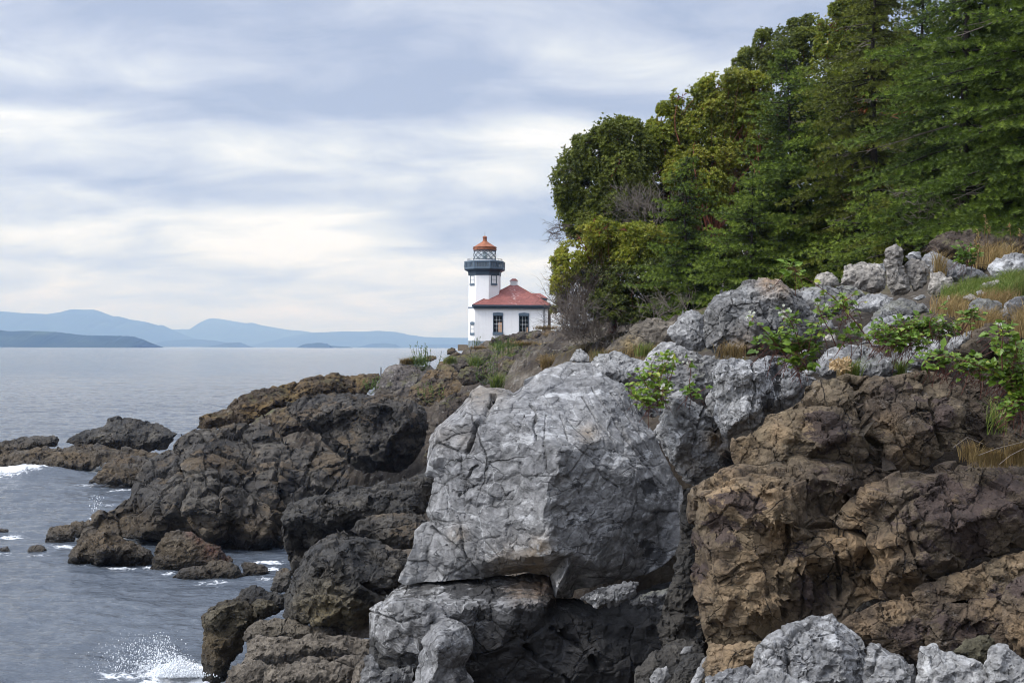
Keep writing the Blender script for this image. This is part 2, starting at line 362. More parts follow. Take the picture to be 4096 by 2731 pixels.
SHORE = rockmat('dark_shore_rock', [(0.01791, 0.01669, 0.01587), (0.04477, 0.0407, 0.03663), (0.08547, 0.0757, 0.06268), (0.1628, 0.1424, 0.114)], .55, .3, (1, 1, 2.0), (.62, .8), pale=.25, palec=(.26, .24, .21), orange=.30, orangec=(.17, .105, .04), stain=(.19, .15, .095), tide=True, bump=.07, spec=.3)
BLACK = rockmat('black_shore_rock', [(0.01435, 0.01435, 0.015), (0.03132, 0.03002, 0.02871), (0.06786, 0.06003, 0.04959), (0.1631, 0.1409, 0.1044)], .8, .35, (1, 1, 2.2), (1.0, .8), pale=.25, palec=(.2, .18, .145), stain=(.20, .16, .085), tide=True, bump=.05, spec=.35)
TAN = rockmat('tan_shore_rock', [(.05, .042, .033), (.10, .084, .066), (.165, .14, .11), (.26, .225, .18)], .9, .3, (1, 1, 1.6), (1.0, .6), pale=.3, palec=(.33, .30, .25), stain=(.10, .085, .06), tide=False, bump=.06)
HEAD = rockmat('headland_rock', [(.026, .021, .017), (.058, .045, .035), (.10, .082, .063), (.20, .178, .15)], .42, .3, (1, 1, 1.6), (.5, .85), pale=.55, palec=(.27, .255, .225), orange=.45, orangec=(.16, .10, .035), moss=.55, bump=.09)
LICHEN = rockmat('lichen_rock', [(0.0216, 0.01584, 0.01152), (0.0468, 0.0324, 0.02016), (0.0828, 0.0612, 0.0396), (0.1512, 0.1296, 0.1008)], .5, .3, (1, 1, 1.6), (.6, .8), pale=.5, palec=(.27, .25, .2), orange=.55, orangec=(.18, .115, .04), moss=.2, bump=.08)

# ------------------------------------------------------------------ a rock: an outline at its own distance, given facets, a body and a back
def inside(pts, poly):
    x, y = pts[:, 0], pts[:, 1]; r = np.zeros(len(pts), bool); j = len(poly) - 1
    for i in range(len(poly)):
        xi, yi = poly[i]; xj, yj = poly[j]
        c = ((yi > y) != (yj > y)) & (x < (xj - xi) * (y - yi) / (yj - yi + 1e-12) + xi); r ^= c; j = i
    return r
def edgedist(pts, poly):
    d = np.full(len(pts), 9e9)
    for i in range(len(poly)):
        a, b = poly[i - 1], poly[i]; ab = b - a; t = np.clip(((pts - a) @ ab) / (ab @ ab + 1e-12), 0, 1)
        d = np.minimum(d, np.linalg.norm(pts - (a + t[:, None] * ab), axis=1))
    return d
ROCKS = []
def rock(fr, outline, d, mat, label, name='boulder', cat='rock', group=None, tilt=.35, bulge=.26, thick=.75, ctrl=(), seed=None, soft=1, px=2.3,
         blk=((.24, .036), (.09, .013)), fine=.005, stains=(), darks=(), cracks=(), jag=.035, sink=True, spacing=.19, aniso=(1, 1, 1), facet=.032, rough_f=.13, step_s=.20, step_a=.032, chip=.42, rim=0.0, flat=True):
    seed = len(ROCKS) * 7 + 3 if seed is None else seed; rg = np.random.default_rng(seed)
    poly = src(fr, outline)[:, :2]
    area = abs(sum(poly[i - 1][0] * poly[i][1] - poly[i][0] * poly[i - 1][1] for i in range(len(poly)))) / 2
    S = math.sqrt(area); Sm = S * d / FPX
    dens = []                                                     # a livelier outline between the given corners
    for i in range(len(poly)):
        a, b = poly[i - 1], poly[i]; L = np.linalg.norm(b - a); n = max(1, int(round(L / (S * .085))))
        nrm = np.array((-(b - a)[1], (b - a)[0])) / (L + 1e-9)
        for k in range(n):
            q = a + (b - a) * k / n
            if k: q = q + nrm * rg.uniform(-1, 1) * min(L * .12, S * jag)
            dens.append(q)
    O = np.array(dens); ymin, ymax = O[:, 1].min(), O[:, 1].max(); Hm = (ymax - ymin) * d / FPX
    tl = lambda y: rim + tilt * Hm * np.clip((ymax - y) / (ymax - ymin), 0, 1) ** 1.4
    sp = S * spacing; gx, gy = np.meshgrid(np.arange(O[:, 0].min(), O[:, 0].max(), sp), np.arange(ymin, ymax, sp))
    G = np.stack([gx.ravel(), gy.ravel()], -1) + rg.uniform(-.42, .42, (gx.size, 2)) * sp
    G = G[inside(G, O)]; ed = edgedist(G, O) if len(G) else np.zeros(0); G, ed = G[ed > sp * .32], ed[ed > sp * .32]
    if len(ctrl) >= 10: G, ed = G[:0], ed[:0]                    # a rock whose facets are all given by hand
    C = np.array([(q[0], q[1]) for q in ctrl], float) if len(ctrl) else np.zeros((0, 2))
    if len(C):
        C = src(fr, C)
        far = np.array([np.linalg.norm(C - g, axis=1).min() > sp * (1.0 if len(C) < 6 else .75) for g in G], bool); G, ed = G[far], ed[far]
    mx_ = max(ed.max() if len(ed) else 1, S * .18)
    prof = 1 - (1 - np.clip(ed / mx_, 0, 1)) ** 3.2
    Dg = d + tl(G[:, 1]) - bulge * Sm * (prof + rg.uniform(-.16, .16, len(G)))
    if len(C):                                                    # given ridge points pull their neighbours along
        cd = np.array([q[2] for q in ctrl]); cD = d + cd
        if len(G):
            ww = np.exp(-(np.linalg.norm(G[:, None] - C[None], axis=2) / (sp * 1.6)) ** 2); s_ = ww.sum(1)
            Dg = np.where(s_ > .02, Dg * (1 - np.minimum(s_, 1) * .85) + ((ww * cD).sum(1) / (s_ + 1e-9)) * np.minimum(s_, 1) * .85, Dg)
    else: cD = np.zeros(0)
    A2 = np.concatenate([O, G, C]); AD = np.concatenate([d + tl(O[:, 1]) + rg.uniform(-.03, .03, len(O)) * Sm, Dg, cD])
    n = len(O); ns_ = len(A2); fs = max(S * facet, 4 * px * 1.7)
    if facet and S > fs * 4:                                      # second level: small broken facets and steps on the large ones
        r = delaunay_2d_cdt([Vector(q) for q in A2], [(i, (i + 1) % n) for i in range(n)], [], 1, 1e-5)
        cv2 = np.array([tuple(q) for q in r[0]]); cD2 = np.array([AD[o[0]] if len(o) else AD[np.argmin(((A2 - cv2[i]) ** 2).sum(1))] for i, o in enumerate(r[3])])
        gx, gy = np.meshgrid(np.arange(O[:, 0].min(), O[:, 0].max(), fs), np.arange(ymin, ymax, fs * .8))
        K = np.stack([gx.ravel(), gy.ravel()], -1) + rg.uniform(-.48, .48, (gx.size, 2)) * fs
        K = K[inside(K, O)]; K = K[edgedist(K, O) > fs * .35]; KD = np.full(len(K), np.nan)
        for f in r[2]:
            a, b_, c_ = cv2[f[0]], cv2[f[1]], cv2[f[2]]; M = np.array([b_ - a, c_ - a]).T
            if abs(np.linalg.det(M)) < 1e-9: continue
            uv = (K - a) @ np.linalg.inv(M).T; k = (uv[:, 0] >= 0) & (uv[:, 1] >= 0) & (uv.sum(1) <= 1)
            KD[k] = cD2[f[0]] + uv[k, 0] * (cD2[f[1]] - cD2[f[0]]) + uv[k, 1] * (cD2[f[2]] - cD2[f[0]])
        ok = ~np.isnan(KD); K, KD = K[ok], KD[ok]
        th_ = rg.uniform(-.6, .6); rot = np.array([[math.cos(th_), -math.sin(th_)], [math.sin(th_), math.cos(th_)]])
        q3 = np.concatenate([(K @ rot.T) / (S * step_s) * (1, 1.5), np.full((len(K), 1), seed * 3.7)], 1)
        q3 += .25 * np.stack([fbm(q3 * 1.3, 3, .5, seed + 80 + k) for k in range(3)], -1) * (1, 1, 0)
        F1, F2, vec, rn = cells(q3, seed + 21)
        ew = np.clip(edgedist(K, O) / (S * .10), .2, 1)
        KD = KD + rough_f * fs * d / FPX * rg.normal(0, 1, len(K)) + step_a * Sm * ((rn[:, 3] - .5) * 1.8 + (vec * (rn[:, :3] - .5)).sum(1) * 2.4) * ew
        F1, F2, vec, rn = cells(q3 * 2.7 + 5.3, seed + 41)        # smaller chips on about half of the blocks
        KD = KD + step_a * chip * Sm * ((rn[:, 3] - .5) * 1.8 + (vec * (rn[:, :3] - .5)).sum(1) * 2.4) * ew * (vnoise(q3 * .8, seed + 2) > -.15)
        A2 = np.concatenate([A2, K]); AD = np.concatenate([AD, KD])
    r = delaunay_2d_cdt([Vector(q) for q in A2], [(i, (i + 1) % n) for i in range(n)], [], 1, 1e-5)
    v2 = np.array([tuple(q) for q in r[0]]); tri = [f for f in r[2]]
    vD = np.array([AD[o[0]] if len(o) else AD[np.argmin(((A2 - v2[i]) ** 2).sum(1))] for i, o in enumerate(r[3])])
    front = P(v2[:, 0], v2[:, 1], vD)
    bm = bmesh.new(); lay = bm.verts.layers.float.new('back')
    fv = [bm.verts.new(q) for q in front]
    om = {}
    for i, o in enumerate(r[3]):
        for q in o:
            if q < n: om[q] = fv[i]
    for f in tri:
        try: bm.faces.new([fv[i] for i in f])
        except ValueError: pass
    cen = O.mean(0); od = d + tl(O[:, 1]); prev = [om[i] for i in range(n)]
    for sc_, k in ((.86, .45), (.5, .85)):
        q = cen + (O - cen) * sc_; pw = P(q[:, 0], q[:, 1], od + thick * Sm * k)
        ring = [bm.verts.new(v) for v in pw]
        for v in ring: v[lay] = 1.0
        for i in range(n):
            j = (i + 1) % n
            if prev[i] is prev[j]: continue
            try: bm.faces.new([prev[i], prev[j], ring[j], ring[i]])
            except ValueError: pass
        prev = ring
    cv = bm.verts.new(P(cen[0], cen[1], d + tl(cen[1]) + thick * Sm)); cv[lay] = 1.0
    for i in range(n): bm.faces.new([prev[i], prev[(i + 1) % n], cv])
    bmesh.ops.recalc_face_normals(bm, faces=bm.faces)
    L = max(px * 4 * d / FPX, .012)
    for it in range(9):
        bmesh.ops.triangulate(bm, faces=[f for f in bm.faces if len(f.verts) > 3])
        long = [e for e in bm.edges if e.calc_length() > L * 1.4 * (1 + 5 * (e.verts[0][lay] + e.verts[1][lay]) * .5)]
        if not long: break
        bmesh.ops.subdivide_edges(bm, edges=long, cuts=1, use_grid_fill=False)
        if it in (0, 1, 2) : bmesh.ops.triangulate(bm, faces=[f for f in bm.faces if len(f.verts) > 3])
    bmesh.ops.triangulate(bm, faces=[f for f in bm.faces if len(f.verts) > 3])
    for _ in range(soft): bmesh.ops.smooth_vert(bm, verts=bm.verts, factor=.4, use_axis_x=True, use_axis_y=True, use_axis_z=True)
    bm.verts.ensure_lookup_table(); bm.normal_update(); bm.verts.index_update()
    V = np.array([v.co for v in bm.verts]); N = np.array([v.normal for v in bm.verts])
    F = np.array([[v.index for v in f.verts] for f in bm.faces], np.int32)
    bm.free()
    # relief: tilted blocks with grooves between them, then roughness
    dis = np.zeros(len(V)); crk = np.zeros(len(V)); an = np.array(aniso)
    for s_, amp in blk:
        ss = max(s_ * Sm, .06); q = V * an / ss + .13 * np.stack([fbm(V / ss * 1.1, 3, .5, seed + 50 + k) for k in range(3)], -1)
        F1, F2, vec, rn = cells(q, seed)
        dis += amp * Sm * ((rn[:, 3] - .5) * 1.0 + (vec * (rn[:, :3] - .5)).sum(1) * 2.2)
        gw = .03; g = np.exp(-((F2 - F1) / gw) ** 2); dis -= amp * Sm * .7 * g
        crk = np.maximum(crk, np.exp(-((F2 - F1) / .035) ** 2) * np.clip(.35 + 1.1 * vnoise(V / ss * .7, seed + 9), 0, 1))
    dis += fine * Sm * (fbm(V / (Sm * .12), 5, .55, seed + 5, True) - .1) + fine * 1.2 * Sm * fbm(V / (Sm * .35), 3, .5, seed + 6)
    # explicit fissures: polylines given in photograph coordinates (points + width in metres + depth in metres)
    for pl, wid, dep in cracks:
        q = src(fr, pl); W = P(q[:, 0], q[:, 1], np.full(len(q), float(d)))
        fx = V - CAM_LOC; dd = fx @ FWD; proj = CAM_LOC + fx * (d / dd)[:, None]; best = np.full(len(V), 9e9)
        wob = .35 * wid * 3 * np.stack([vnoise(V / (wid * 14), 70 + k) for k in range(3)], -1)
        for a, b in zip(W[:-1], W[1:]):
            ab = b - a; t_ = np.clip(((proj + wob - a) @ ab) / (ab @ ab), 0, 1); best = np.minimum(best, np.linalg.norm(proj + wob - a - t_[:, None] * ab, axis=1))
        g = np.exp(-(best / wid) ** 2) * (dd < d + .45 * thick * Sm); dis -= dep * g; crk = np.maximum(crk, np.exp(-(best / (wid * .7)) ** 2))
    V2 = V + N * dis[:, None]
    if sink:
        lowz = V2[:, 2] < -.02; V2[lowz, 2] -= .9 * np.clip((-.02 - V2[lowz, 2]) / .2, 0, 1)
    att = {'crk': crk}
    for nm, spots in (('stain', stains), ('dark', darks)):
        a = np.zeros(len(V))
        for x, y, rr, v in spots:                                 # coloured patches on the stone: centre and radius on its face
            q = src(fr, np.array([(x, y)]))[0]; c0 = P(q[0], q[1], float(d)); fx = V - CAM_LOC; proj = CAM_LOC + fx * (d / (fx @ FWD))[:, None]
            a = np.maximum(a, v * np.exp(-(np.linalg.norm(proj - c0, axis=1) / (rr / FR[fr][2] * d / FPX)) ** 2 * .9))
        att[nm] = a
    base = np.array((V2[:, 0].mean(), V2[:, 1].mean(), V2[:, 2].min()))
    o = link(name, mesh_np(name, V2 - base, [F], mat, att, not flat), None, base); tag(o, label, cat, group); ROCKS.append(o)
    return o
# ------------------------------------------------------------------ terrain: one sheet under everything on shore
tc = []
for fr, x, y, d, dz in [('V', 1900, 1600, 7.6, -.5), ('V', 2352, 1600, 7.2, -.5), ('V', 1500, 1600, 12.0, -1.2), ('V', 1590, 1450, 12.8, -1.6), ('V', 1200, 1560, 13.6, -1.2), ('V', 1300, 1330, 15, -1.6), ('V', 1640, 1320, 14, -1.8),
                        ('V', 1590, 1100, 15, -1.6), ('V', 1800, 1300, 11.2, -1.5), ('V', 2100, 1100, 11.2, -1.2), ('V', 2300, 1250, 10.4, -1.2), ('V', 2300, 900, 12.0, -.8), ('V', 1700, 940, 13.2, -.8), ('V', 2000, 870, 12.6, -.5), ('V', 1450, 900, 15.5, -1.0), ('V', 1650, 830, 14.5, -.45), ('V', 1900, 830, 12.5, -.25), ('V', 2150, 780, 12.6, -.2),
                        ('V', 1400, 830, 19, -.6), ('V', 1500, 780, 22, -.5), ('V', 1300, 812, 30, -.8), ('V', 1200, 850, 36, -2), ('V', 1700, 765, 16.5, -.5), ('V', 1950, 720, 15.8, -.4), ('V', 2150, 680, 14.8, -.12), ('V', 2300, 640, 15.5, -.1), ('V', 2352, 690, 13.5, -.1),
                        ('V', 2100, 665, 17.5, -.4), ('V', 2352, 590, 19, -.4), ('V', 2000, 645, 21, -.3), ('V', 1700, 735, 22, -.3), ('V', 1500, 772, 28, -.3), ('V', 1400, 782, 34, -.2), ('V', 1300, 790, 42, -.1),
                        ('V', 1280, 772, 60, -.1), ('V', 1180, 800, 72, -.8), ('V', 1050, 835, 72, -1.2), ('V', 960, 860, 72, -1.2), ('V', 880, 875, 68, -.8), ('V', 750, 880, 64, -1.0), ('V', 600, 930, 60, -1.0), ('V', 1100, 900, 54, -1.5), ('V', 1000, 960, 52, -1.8), ('V', 950, 1000, 54, -2.4),
                        ('V', 1180, 860, 56, -1.2), ('V', 800, 960, 60, -2), ('V', 1250, 800, 76, -.4), ('V', 1120, 804, 100, -.4), ('V', 1085, 797, 117, -.2), ('V', 1065, 800, 112, -.3), ('V', 1180, 782, 106, -.2), ('V', 1280, 768, 100, -.1), ('V', 1130, 803, 118, -.5), ('V', 1260, 785, 124, 0), ('V', 1130, 802, 135, -.4), ('V', 1350, 780, 132, 0),
                        ('V', 1000, 1250, 30, -2.0), ('V', 930, 1080, 44, -2.2), ('V', 850, 1080, 50, -2.2), ('V', 600, 1100, 44, -1.8), ('V', 760, 1200, 42, -1.8), ('V', 950, 1400, 25, -2.0), ('V', 700, 1520, 25, -2.2), ('V', 800, 1300, 28, -2.5), ('V', 850, 1560, 20, -1.5)]:
    q = PF(fr, x, y, d); tc.append((q[0], q[1], q[2] + dz))
tc += [(0, 0, 5.7), (-2.5, 3, 5.0), (3, 2, 5.8), (6, 6, 6.0), (9, 9, 6.9), (-6, 6, 1.5), (-9, 14, -1.6), (-5, 16, 0), (-14, 26, -2.5), (-11, 33, -2.5), (-16, 40, -2.5), (-9.5, 36, -2.2), (-22, 52, -2.5), (-30, 68, -2.6), (-22, 66, -2.3), (-26, 90, -3), (-16, 85, -2), (-12, 110, -2), (-10, 128, -1), (-6, 150, -2.5), (-40, 40, -3.5), (-40, 90, -3.5), (-30, 20, -3), (-15, 5, -2.5),
       (5, 42, 8.0), (9, 36, 8.9), (12, 30, 9.7), (14, 24, 10.4), (12, 17, 9.2), (16, 14, 9.8), (20, 25, 11.6), (30, 30, 14), (20, 40, 12), (12, 48, 9.6), (14, 60, 10.5), (30, 60, 20), (45, 45, 23), (20, 85, 14), (40, 90, 22), (12, 110, 9.5), (25, 130, 12), (20, 155, 8), (55, 120, 22), (60, 20, 22), (30, 10, 14), (45, 0, 18), (18, 2, 9.5), (60, 160, 18), (0, 165, -2), (10, 170, -1), (40, 175, 4)]
tc = np.array(tc)
def _phi(r): return r
_A = _phi(np.linalg.norm(tc[:, None, :2] - tc[None, :, :2], axis=2)) + np.eye(len(tc)) * .05
_W = np.linalg.solve(_A, tc[:, 2] - 3.0)
def ground(x, y):
    x, y = np.atleast_1d(np.asarray(x, float)), np.atleast_1d(np.asarray(y, float))
    return 3.0 + _phi(np.sqrt((x[:, None] - tc[None, :, 0]) ** 2 + (y[:, None] - tc[None, :, 1]) ** 2)) @ _W
def gz(x, y): return float(ground(x, y)[0])
ys = [-6.0]
while ys[-1] < 180: ys.append(ys[-1] + max(.16, .011 * max(ys[-1], 1)))
ys = np.array(ys); xs = np.concatenate([np.arange(-42, -14, .8), np.arange(-14, 12, .17), np.arange(12, 26, .4), np.arange(26, 66, 1.2)])
X, Y = np.meshgrid(xs, ys); Z = ground(X.ravel(), Y.ravel()) if X.size < 40000 else np.concatenate([ground(a, b) for a, b in zip(np.array_split(X.ravel(), 40), np.array_split(Y.ravel(), 40))])
p3 = np.stack([X.ravel(), Y.ravel(), Z], -1)
amp = np.clip(.12 + .007 * p3[:, 1], 0, .6)
F1, F2, vec, rn = cells(p3 * (1, 1, 1.5) / 1.7 + .3 * np.stack([fbm(p3 * .7, 3, .5, 31 + k) for k in range(3)], -1), 5)
Z = Z + amp * (.55 * fbm(p3 * .45, 5, .55, 3) + .35 * (rn[:, 3] - .5) + 1.1 * (vec * (rn[:, :3] - .5)).sum(1) + .35 * fbm(p3 * 1.6, 4, .6, 8, True) + .22 * fbm(p3 * 4.1, 2, .6, 18) - .35 * np.exp(-((F2 - F1) / .08) ** 2))
p3[:, 2] = Z
ny, nx = X.shape; idx = np.arange(ny * nx).reshape(ny, nx)
Q = np.stack([idx[:-1, :-1], idx[:-1, 1:], idx[1:, 1:], idx[1:, :-1]], -1).reshape(-1, 4)

m, t, b, o = mat_new('shore_ground'); g = t.node('ShaderNodeNewGeometry'); pos = g.outputs['Position']
nz = t.node('ShaderNodeSeparateXYZ'); t.l.new(g.outputs['Normal'], nz.inputs[0])
wv = t.vm('ADD', pos, t.vm('SCALE', t.noise(pos, .6, 4, .6, 0, 'Color'), scale=1.0))
n1 = t.noise(wv, .5, 9, .62); n2 = t.noise(pos, 5, 8, .7); n3 = t.noise(pos, .22, 6, .6)
c = t.ramp(n1, [(.3, (.022, .018, .015)), (.45, (.052, .041, .032)), (.58, (.092, .076, .058)), (.72, (.17, .15, .125))])
c = t.mix(1.0, c, t.ramp(n2, [(.28, (.55,) * 3), (.5, (.95,) * 3), (.74, (1.4,) * 3)]), 'MULTIPLY')
sp = t.m('MULTIPLY', t.ss(t.noise(pos, 3.2, 6, .75), .58, .64), t.ss(nz.outputs[2], .1, .8)); c = t.mix(t.m('MULTIPLY', sp, .6), c, (.27, .26, .23))
sp2 = t.node('ShaderNodeSeparateXYZ'); t.l.new(pos, sp2.inputs[0])
soil = t.m('MULTIPLY', t.m('MULTIPLY', t.ss(nz.outputs[2], .72, .93), t.ss(n3, .50, .62)), t.ss(sp2.outputs[2], 6.0, 7.2)); c = t.mix(t.m('MULTIPLY', soil, .85), c, t.mix(n2, (.055, .045, .022), (.16, .125, .06)))
gr = t.m('MULTIPLY', soil, t.ss(t.noise(pos, 1.1, 5, .65), .5, .62)); c = t.mix(t.m('MULTIPLY', gr, .8), c, (.06, .075, .02))
sep_ = t.node('ShaderNodeSeparateXYZ'); t.l.new(pos, sep_.inputs[0]); c = t.mix(t.ss(sep_.outputs[2], 1.3, .2, 0, .75), c, (.016, .014, .011))
t.put(b.inputs['Base Color'], c); b.inputs['Roughness'].default_value = .9; b.inputs['Specular IOR Level'].default_value = .2
t.put(b.inputs['Normal'], t.bump(t.m('ADD', n2, t.m('MULTIPLY', t.noise(pos, 18, 5, .7), .4)), .09))
GROUND = m
tag(link('terrain', mesh_np('terrain', p3, [Q], GROUND, None, False)), kind='structure')

# ------------------------------------------------------------------ sea
FOAM = []                                                         # (x, y, radius, weight) on the water
def foam(fr, x, y, rx, wt, ry=None):
    q = src(fr, np.array([(x, y)]))[0]; v = P(q[0], q[1], 1.0) - CAM_LOC; d = -CAM_LOC[2] / v[2]; h = CAM_LOC + v * d
    r = rx / FR[fr][2] * d / FPX; FOAM.append((h[0], h[1], r, (ry if ry else rx) / FR[fr][2] * d / FPX * (d / 7.5), wt))
for a in [('3', 60, 470, 130, 1.0, 16), ('3', 190, 462, 90, 1.1, 12), ('3', 400, 440, 110, .8, 9), ('3', 480, 520, 190, .5, 10), ('3', 640, 540, 90, .7, 12), ('3', 560, 630, 90, .45, 22), ('3', 510, 690, 55, .6, 16), ('3', 60, 790, 110, .8, 16), ('3', 160, 760, 80, .55, 12),
          ('3', 330, 850, 90, .8, 11), ('3', 200, 890, 150, .45, 10), ('3', 420, 950, 70, .5, 8), ('3', 640, 955, 120, .65, 8), ('3', 790, 950, 50, .9, 12), ('3', 1130, 1035, 170, .6, 8), ('3', 1400, 925, 120, .95, 18), ('3', 1440, 965, 70, .8, 20), ('3', 1400, 1020, 90, .5, 14), ('3', 900, 985, 80, .6, 7),
          ('3', 940, 1500, 190, 1.3, 70), ('3', 1000, 1560, 260, 1.3, 40), ('3', 620, 1540, 180, .75, 30), ('3', 760, 1470, 220, .42, 70), ('3', 400, 1480, 240, .22, 60), ('3', 30, 880, 60, .6, 10), ('3', 100, 620, 260, .16, 40), ('3', 60, 1010, 60, .35, 8)]: foam(*a)
rows = [9.0]
while rows[-1] < 21500: rows.append(rows[-1] * (1.0036 if rows[-1] < 500 else 1.02))
rows = np.array(rows); th = np.concatenate([np.linspace(-62, -30, 40), np.linspace(-29.8, 4, 430), np.linspace(4.3, 40, 90)])
RR, TT = np.meshgrid(rows, np.radians(th), indexing='ij')
X = RR * np.tan(TT); Y = RR.copy(); X = np.clip(X, -11500, 11500)
wp = np.stack([X.ravel(), Y.ravel(), np.zeros(X.size)], -1); fade = np.clip(1 - (Y.ravel() - 90) / 260, 0, 1)
fold = lambda q, k, s: fbm(q * np.array(k), 3, .55, s)
Z = .13 * fold(wp, (.16, .42, 1), 1) + .11 * fold(wp, (.55, 1.2, 1), 2) - .055 * np.abs(fold(wp, (1.1, 2.6, 1), 4)) + .03 * fold(wp, (2.2, 4.4, 1), 9)
Z = Z * fade
fm = np.zeros(X.size)
for fx, fy, r1, r2, wt in FOAM: fm = np.maximum(fm, wt * np.exp(-((wp[:, 0] - fx) / r1) ** 2 - ((wp[:, 1] - fy) / max(r2, .35)) ** 2))
swell = [(X.ravel() - a) ** 2 / (2.6 ** 2) + (Y.ravel() - c_) ** 2 / 1.2 ** 2 for a, c_ in ((FOAM[0][0], FOAM[0][1]), (FOAM[1][0], FOAM[1][1]))]
for s_ in swell: Z += .38 * np.exp(-s_)
Z += .10 * fm * fbm(wp * 3.1, 3, .6, 14)
wp[:, 2] = Z
ny, nx = X.shape; idx = np.arange(ny * nx).reshape(ny, nx)
Q = np.stack([idx[:-1, :-1], idx[:-1, 1:], idx[1:, 1:], idx[1:, :-1]], -1).reshape(-1, 4)
m, t, b, o = mat_new('sea_water'); pos = t.node('ShaderNodeNewGeometry').outputs['Position']
s1 = t.noise(t.vm('MULTIPLY', pos, (.9, 2.1, 1)), 1.3, 6, .62, .4); s2 = t.noise(t.vm('MULTIPLY', pos, (.9, 2.4, 1)), .33, 5, .6, .3); s3 = t.noise(t.vm('MULTIPLY', pos, (.5, 1.6, 1)), .035, 5, .6)
h = t.m('ADD', t.m('MULTIPLY', s1, .35), t.m('ADD', t.m('MULTIPLY', s2, .9), t.m('MULTIPLY', s3, 1.2)))
nrm = t.bump(h, .42, 1.0)
fa = t.attr('foam'); fn = t.noise(t.vm('MULTIPLY', pos, (1, 1.3, 1)), 2.2, 8, .68, .8); fl = t.vor(t.vm('ADD', pos, t.vm('SCALE', t.noise(pos, 1.5, 4, .6, 0, 'Color'), scale=.9)), 1.7)
fn2 = t.noise(t.vm('MULTIPLY', pos, (1, 1.6, 1)), 5.5, 7, .75, .6)
lace = t.m('MAXIMUM', t.ss(t.m('ADD', t.m('ADD', t.m('MULTIPLY', fn, .55), t.m('MULTIPLY', fn2, .6)), t.m('MULTIPLY', fa, .42)), .80, .93), t.m('MULTIPLY', t.m('MULTIPLY', t.ss(fl, .0, .09, 1, 0), t.ss(t.m('ADD', fa, t.m('MULTIPLY', fn, .7)), .62, .95)), .75))
lace = t.m('MULTIPLY', lace, t.ss(fa, .04, .22))
t.put(b.inputs['Base Color'], t.mix(lace, t.mix(t.ss(s3, .35, .65), (.066, .080, .101), (.096, .112, .134)), (.80, .82, .84)))
t.put(b.inputs['Roughness'], t.ss(lace, 0, 1, .10, .8)); b.inputs['IOR'].default_value = 1.34
t.put(b.inputs['Normal'], nrm)
tag(link('sea', mesh_np('sea', wp, [Q], m, {'foam': fm})), kind='structure')

# ------------------------------------------------------------------ hills across the strait
def hillmat(name, a, b_):
    m, t, b, o = mat_new(name); pos = t.node('ShaderNodeNewGeometry').outputs['Position']
    n = t.noise(pos, .004, 9, .65); c = t.ramp(n, [(.35, a), (.6, b_), (.72, tuple(min(1, q * 2.2) for q in b_))]); t.put(b.inputs['Base Color'], c); b.inputs['Roughness'].default_value = 1; b.inputs['Specular IOR Level'].default_value = 0
    return m
HILL = hillmat('far_forest', (.006, .014, .012), (.030, .042, .026))
def hill(name, prof, d, depth_w, mat, jag=0.0, seed=1, kind='structure'):
    q = src('2', prof); n = 420; xx = np.linspace(q[0, 0], q[-1, 0], n); yy = np.interp(xx, q[:, 0], q[:, 1])
    k = np.hanning(7); k /= k.sum(); yy[3:-3] = np.convolve(yy, k, 'valid')
    C = P(xx, yy, np.full(n, float(d))); px_m = d / FPX
    h = C[:, 2] + 1.0 + px_m * .9 * fbm(np.stack([xx * .09, xx * 0, xx * 0], -1), 4, .6, seed) + (jag * px_m * np.abs(vnoise(np.stack([xx * .55, xx * 0, xx * 0 + 5], -1), seed)) if jag else 0)
    ts = np.concatenate([np.linspace(-1, 0, 16), np.linspace(.12, 1, 6)]); rowsV = []
    for t_ in ts:
        sh = (1 - abs(t_)) ** (.9 if t_ < 0 else .8)
        nz_ = 1 + .20 * (1 - abs(t_)) * abs(t_) * 4 * fbm(np.stack([C[:, 0] / (depth_w * .5), np.full(n, t_ * 2.2), np.zeros(n)], -1), 4, .55, seed + 3)
        rowsV.append(np.stack([C[:, 0], np.full(n, d + t_ * depth_w), -1.0 + np.maximum(h, .5) * sh * (nz_ if t_ else 1)], -1))
    V = np.concatenate(rowsV); idx = np.arange(len(ts) * n).reshape(len(ts), n)
    Q = np.stack([idx[:-1, :-1], idx[:-1, 1:], idx[1:, 1:], idx[1:, :-1]], -1).reshape(-1, 4)
    return tag(link(name, mesh_np(name, V, [Q], mat)), kind=kind)
hill('mountain', [(-900, 200), (-500, 120), (-250, 140), (-80, 110), (0, 118), (100, 126), (230, 132), (300, 122), (350, 108), (400, 110), (470, 110), (500, 120), (560, 143), (590, 143), (640, 158), (690, 165), (740, 175), (780, 187), (805, 185), (840, 205), (880, 230), (930, 245), (1000, 260), (1100, 275), (1200, 291)], 13500, 1600, HILL, jag=.8, seed=3)
hill('mountain', [(840, 222), (860, 208), (900, 206), (950, 206), (975, 190), (1000, 170), (1030, 155), (1050, 152), (1100, 157), (1160, 168), (1220, 177), (1250, 174), (1300, 188), (1370, 200), (1430, 210), (1500, 215), (1560, 225), (1650, 240), (1900, 290)], 16500, 1800, HILL, jag=.6, seed=5)
hill('hill_ridge', [(1230, 292), (1300, 280), (1400, 250), (1500, 228), (1560, 223), (1650, 220), (1700, 217), (1800, 219), (1870, 214), (1960, 220), (2030, 235), (2100, 245), (2200, 248), (2300, 250), (2352, 246), (2450, 250), (2600, 262), (2900, 275), (3400, 296)], 14500, 1500, HILL, jag=1.2, seed=7)
hill('wooded_headland', [(-600, 200), (-200, 205), (-60, 210), (0, 214), (60, 220), (130, 216), (250, 220), (330, 228), (400, 238), (480, 240), (600, 242), (660, 245), (700, 258), (725, 272), (733, 289)], 5200, 260, HILL, jag=4, seed=9)
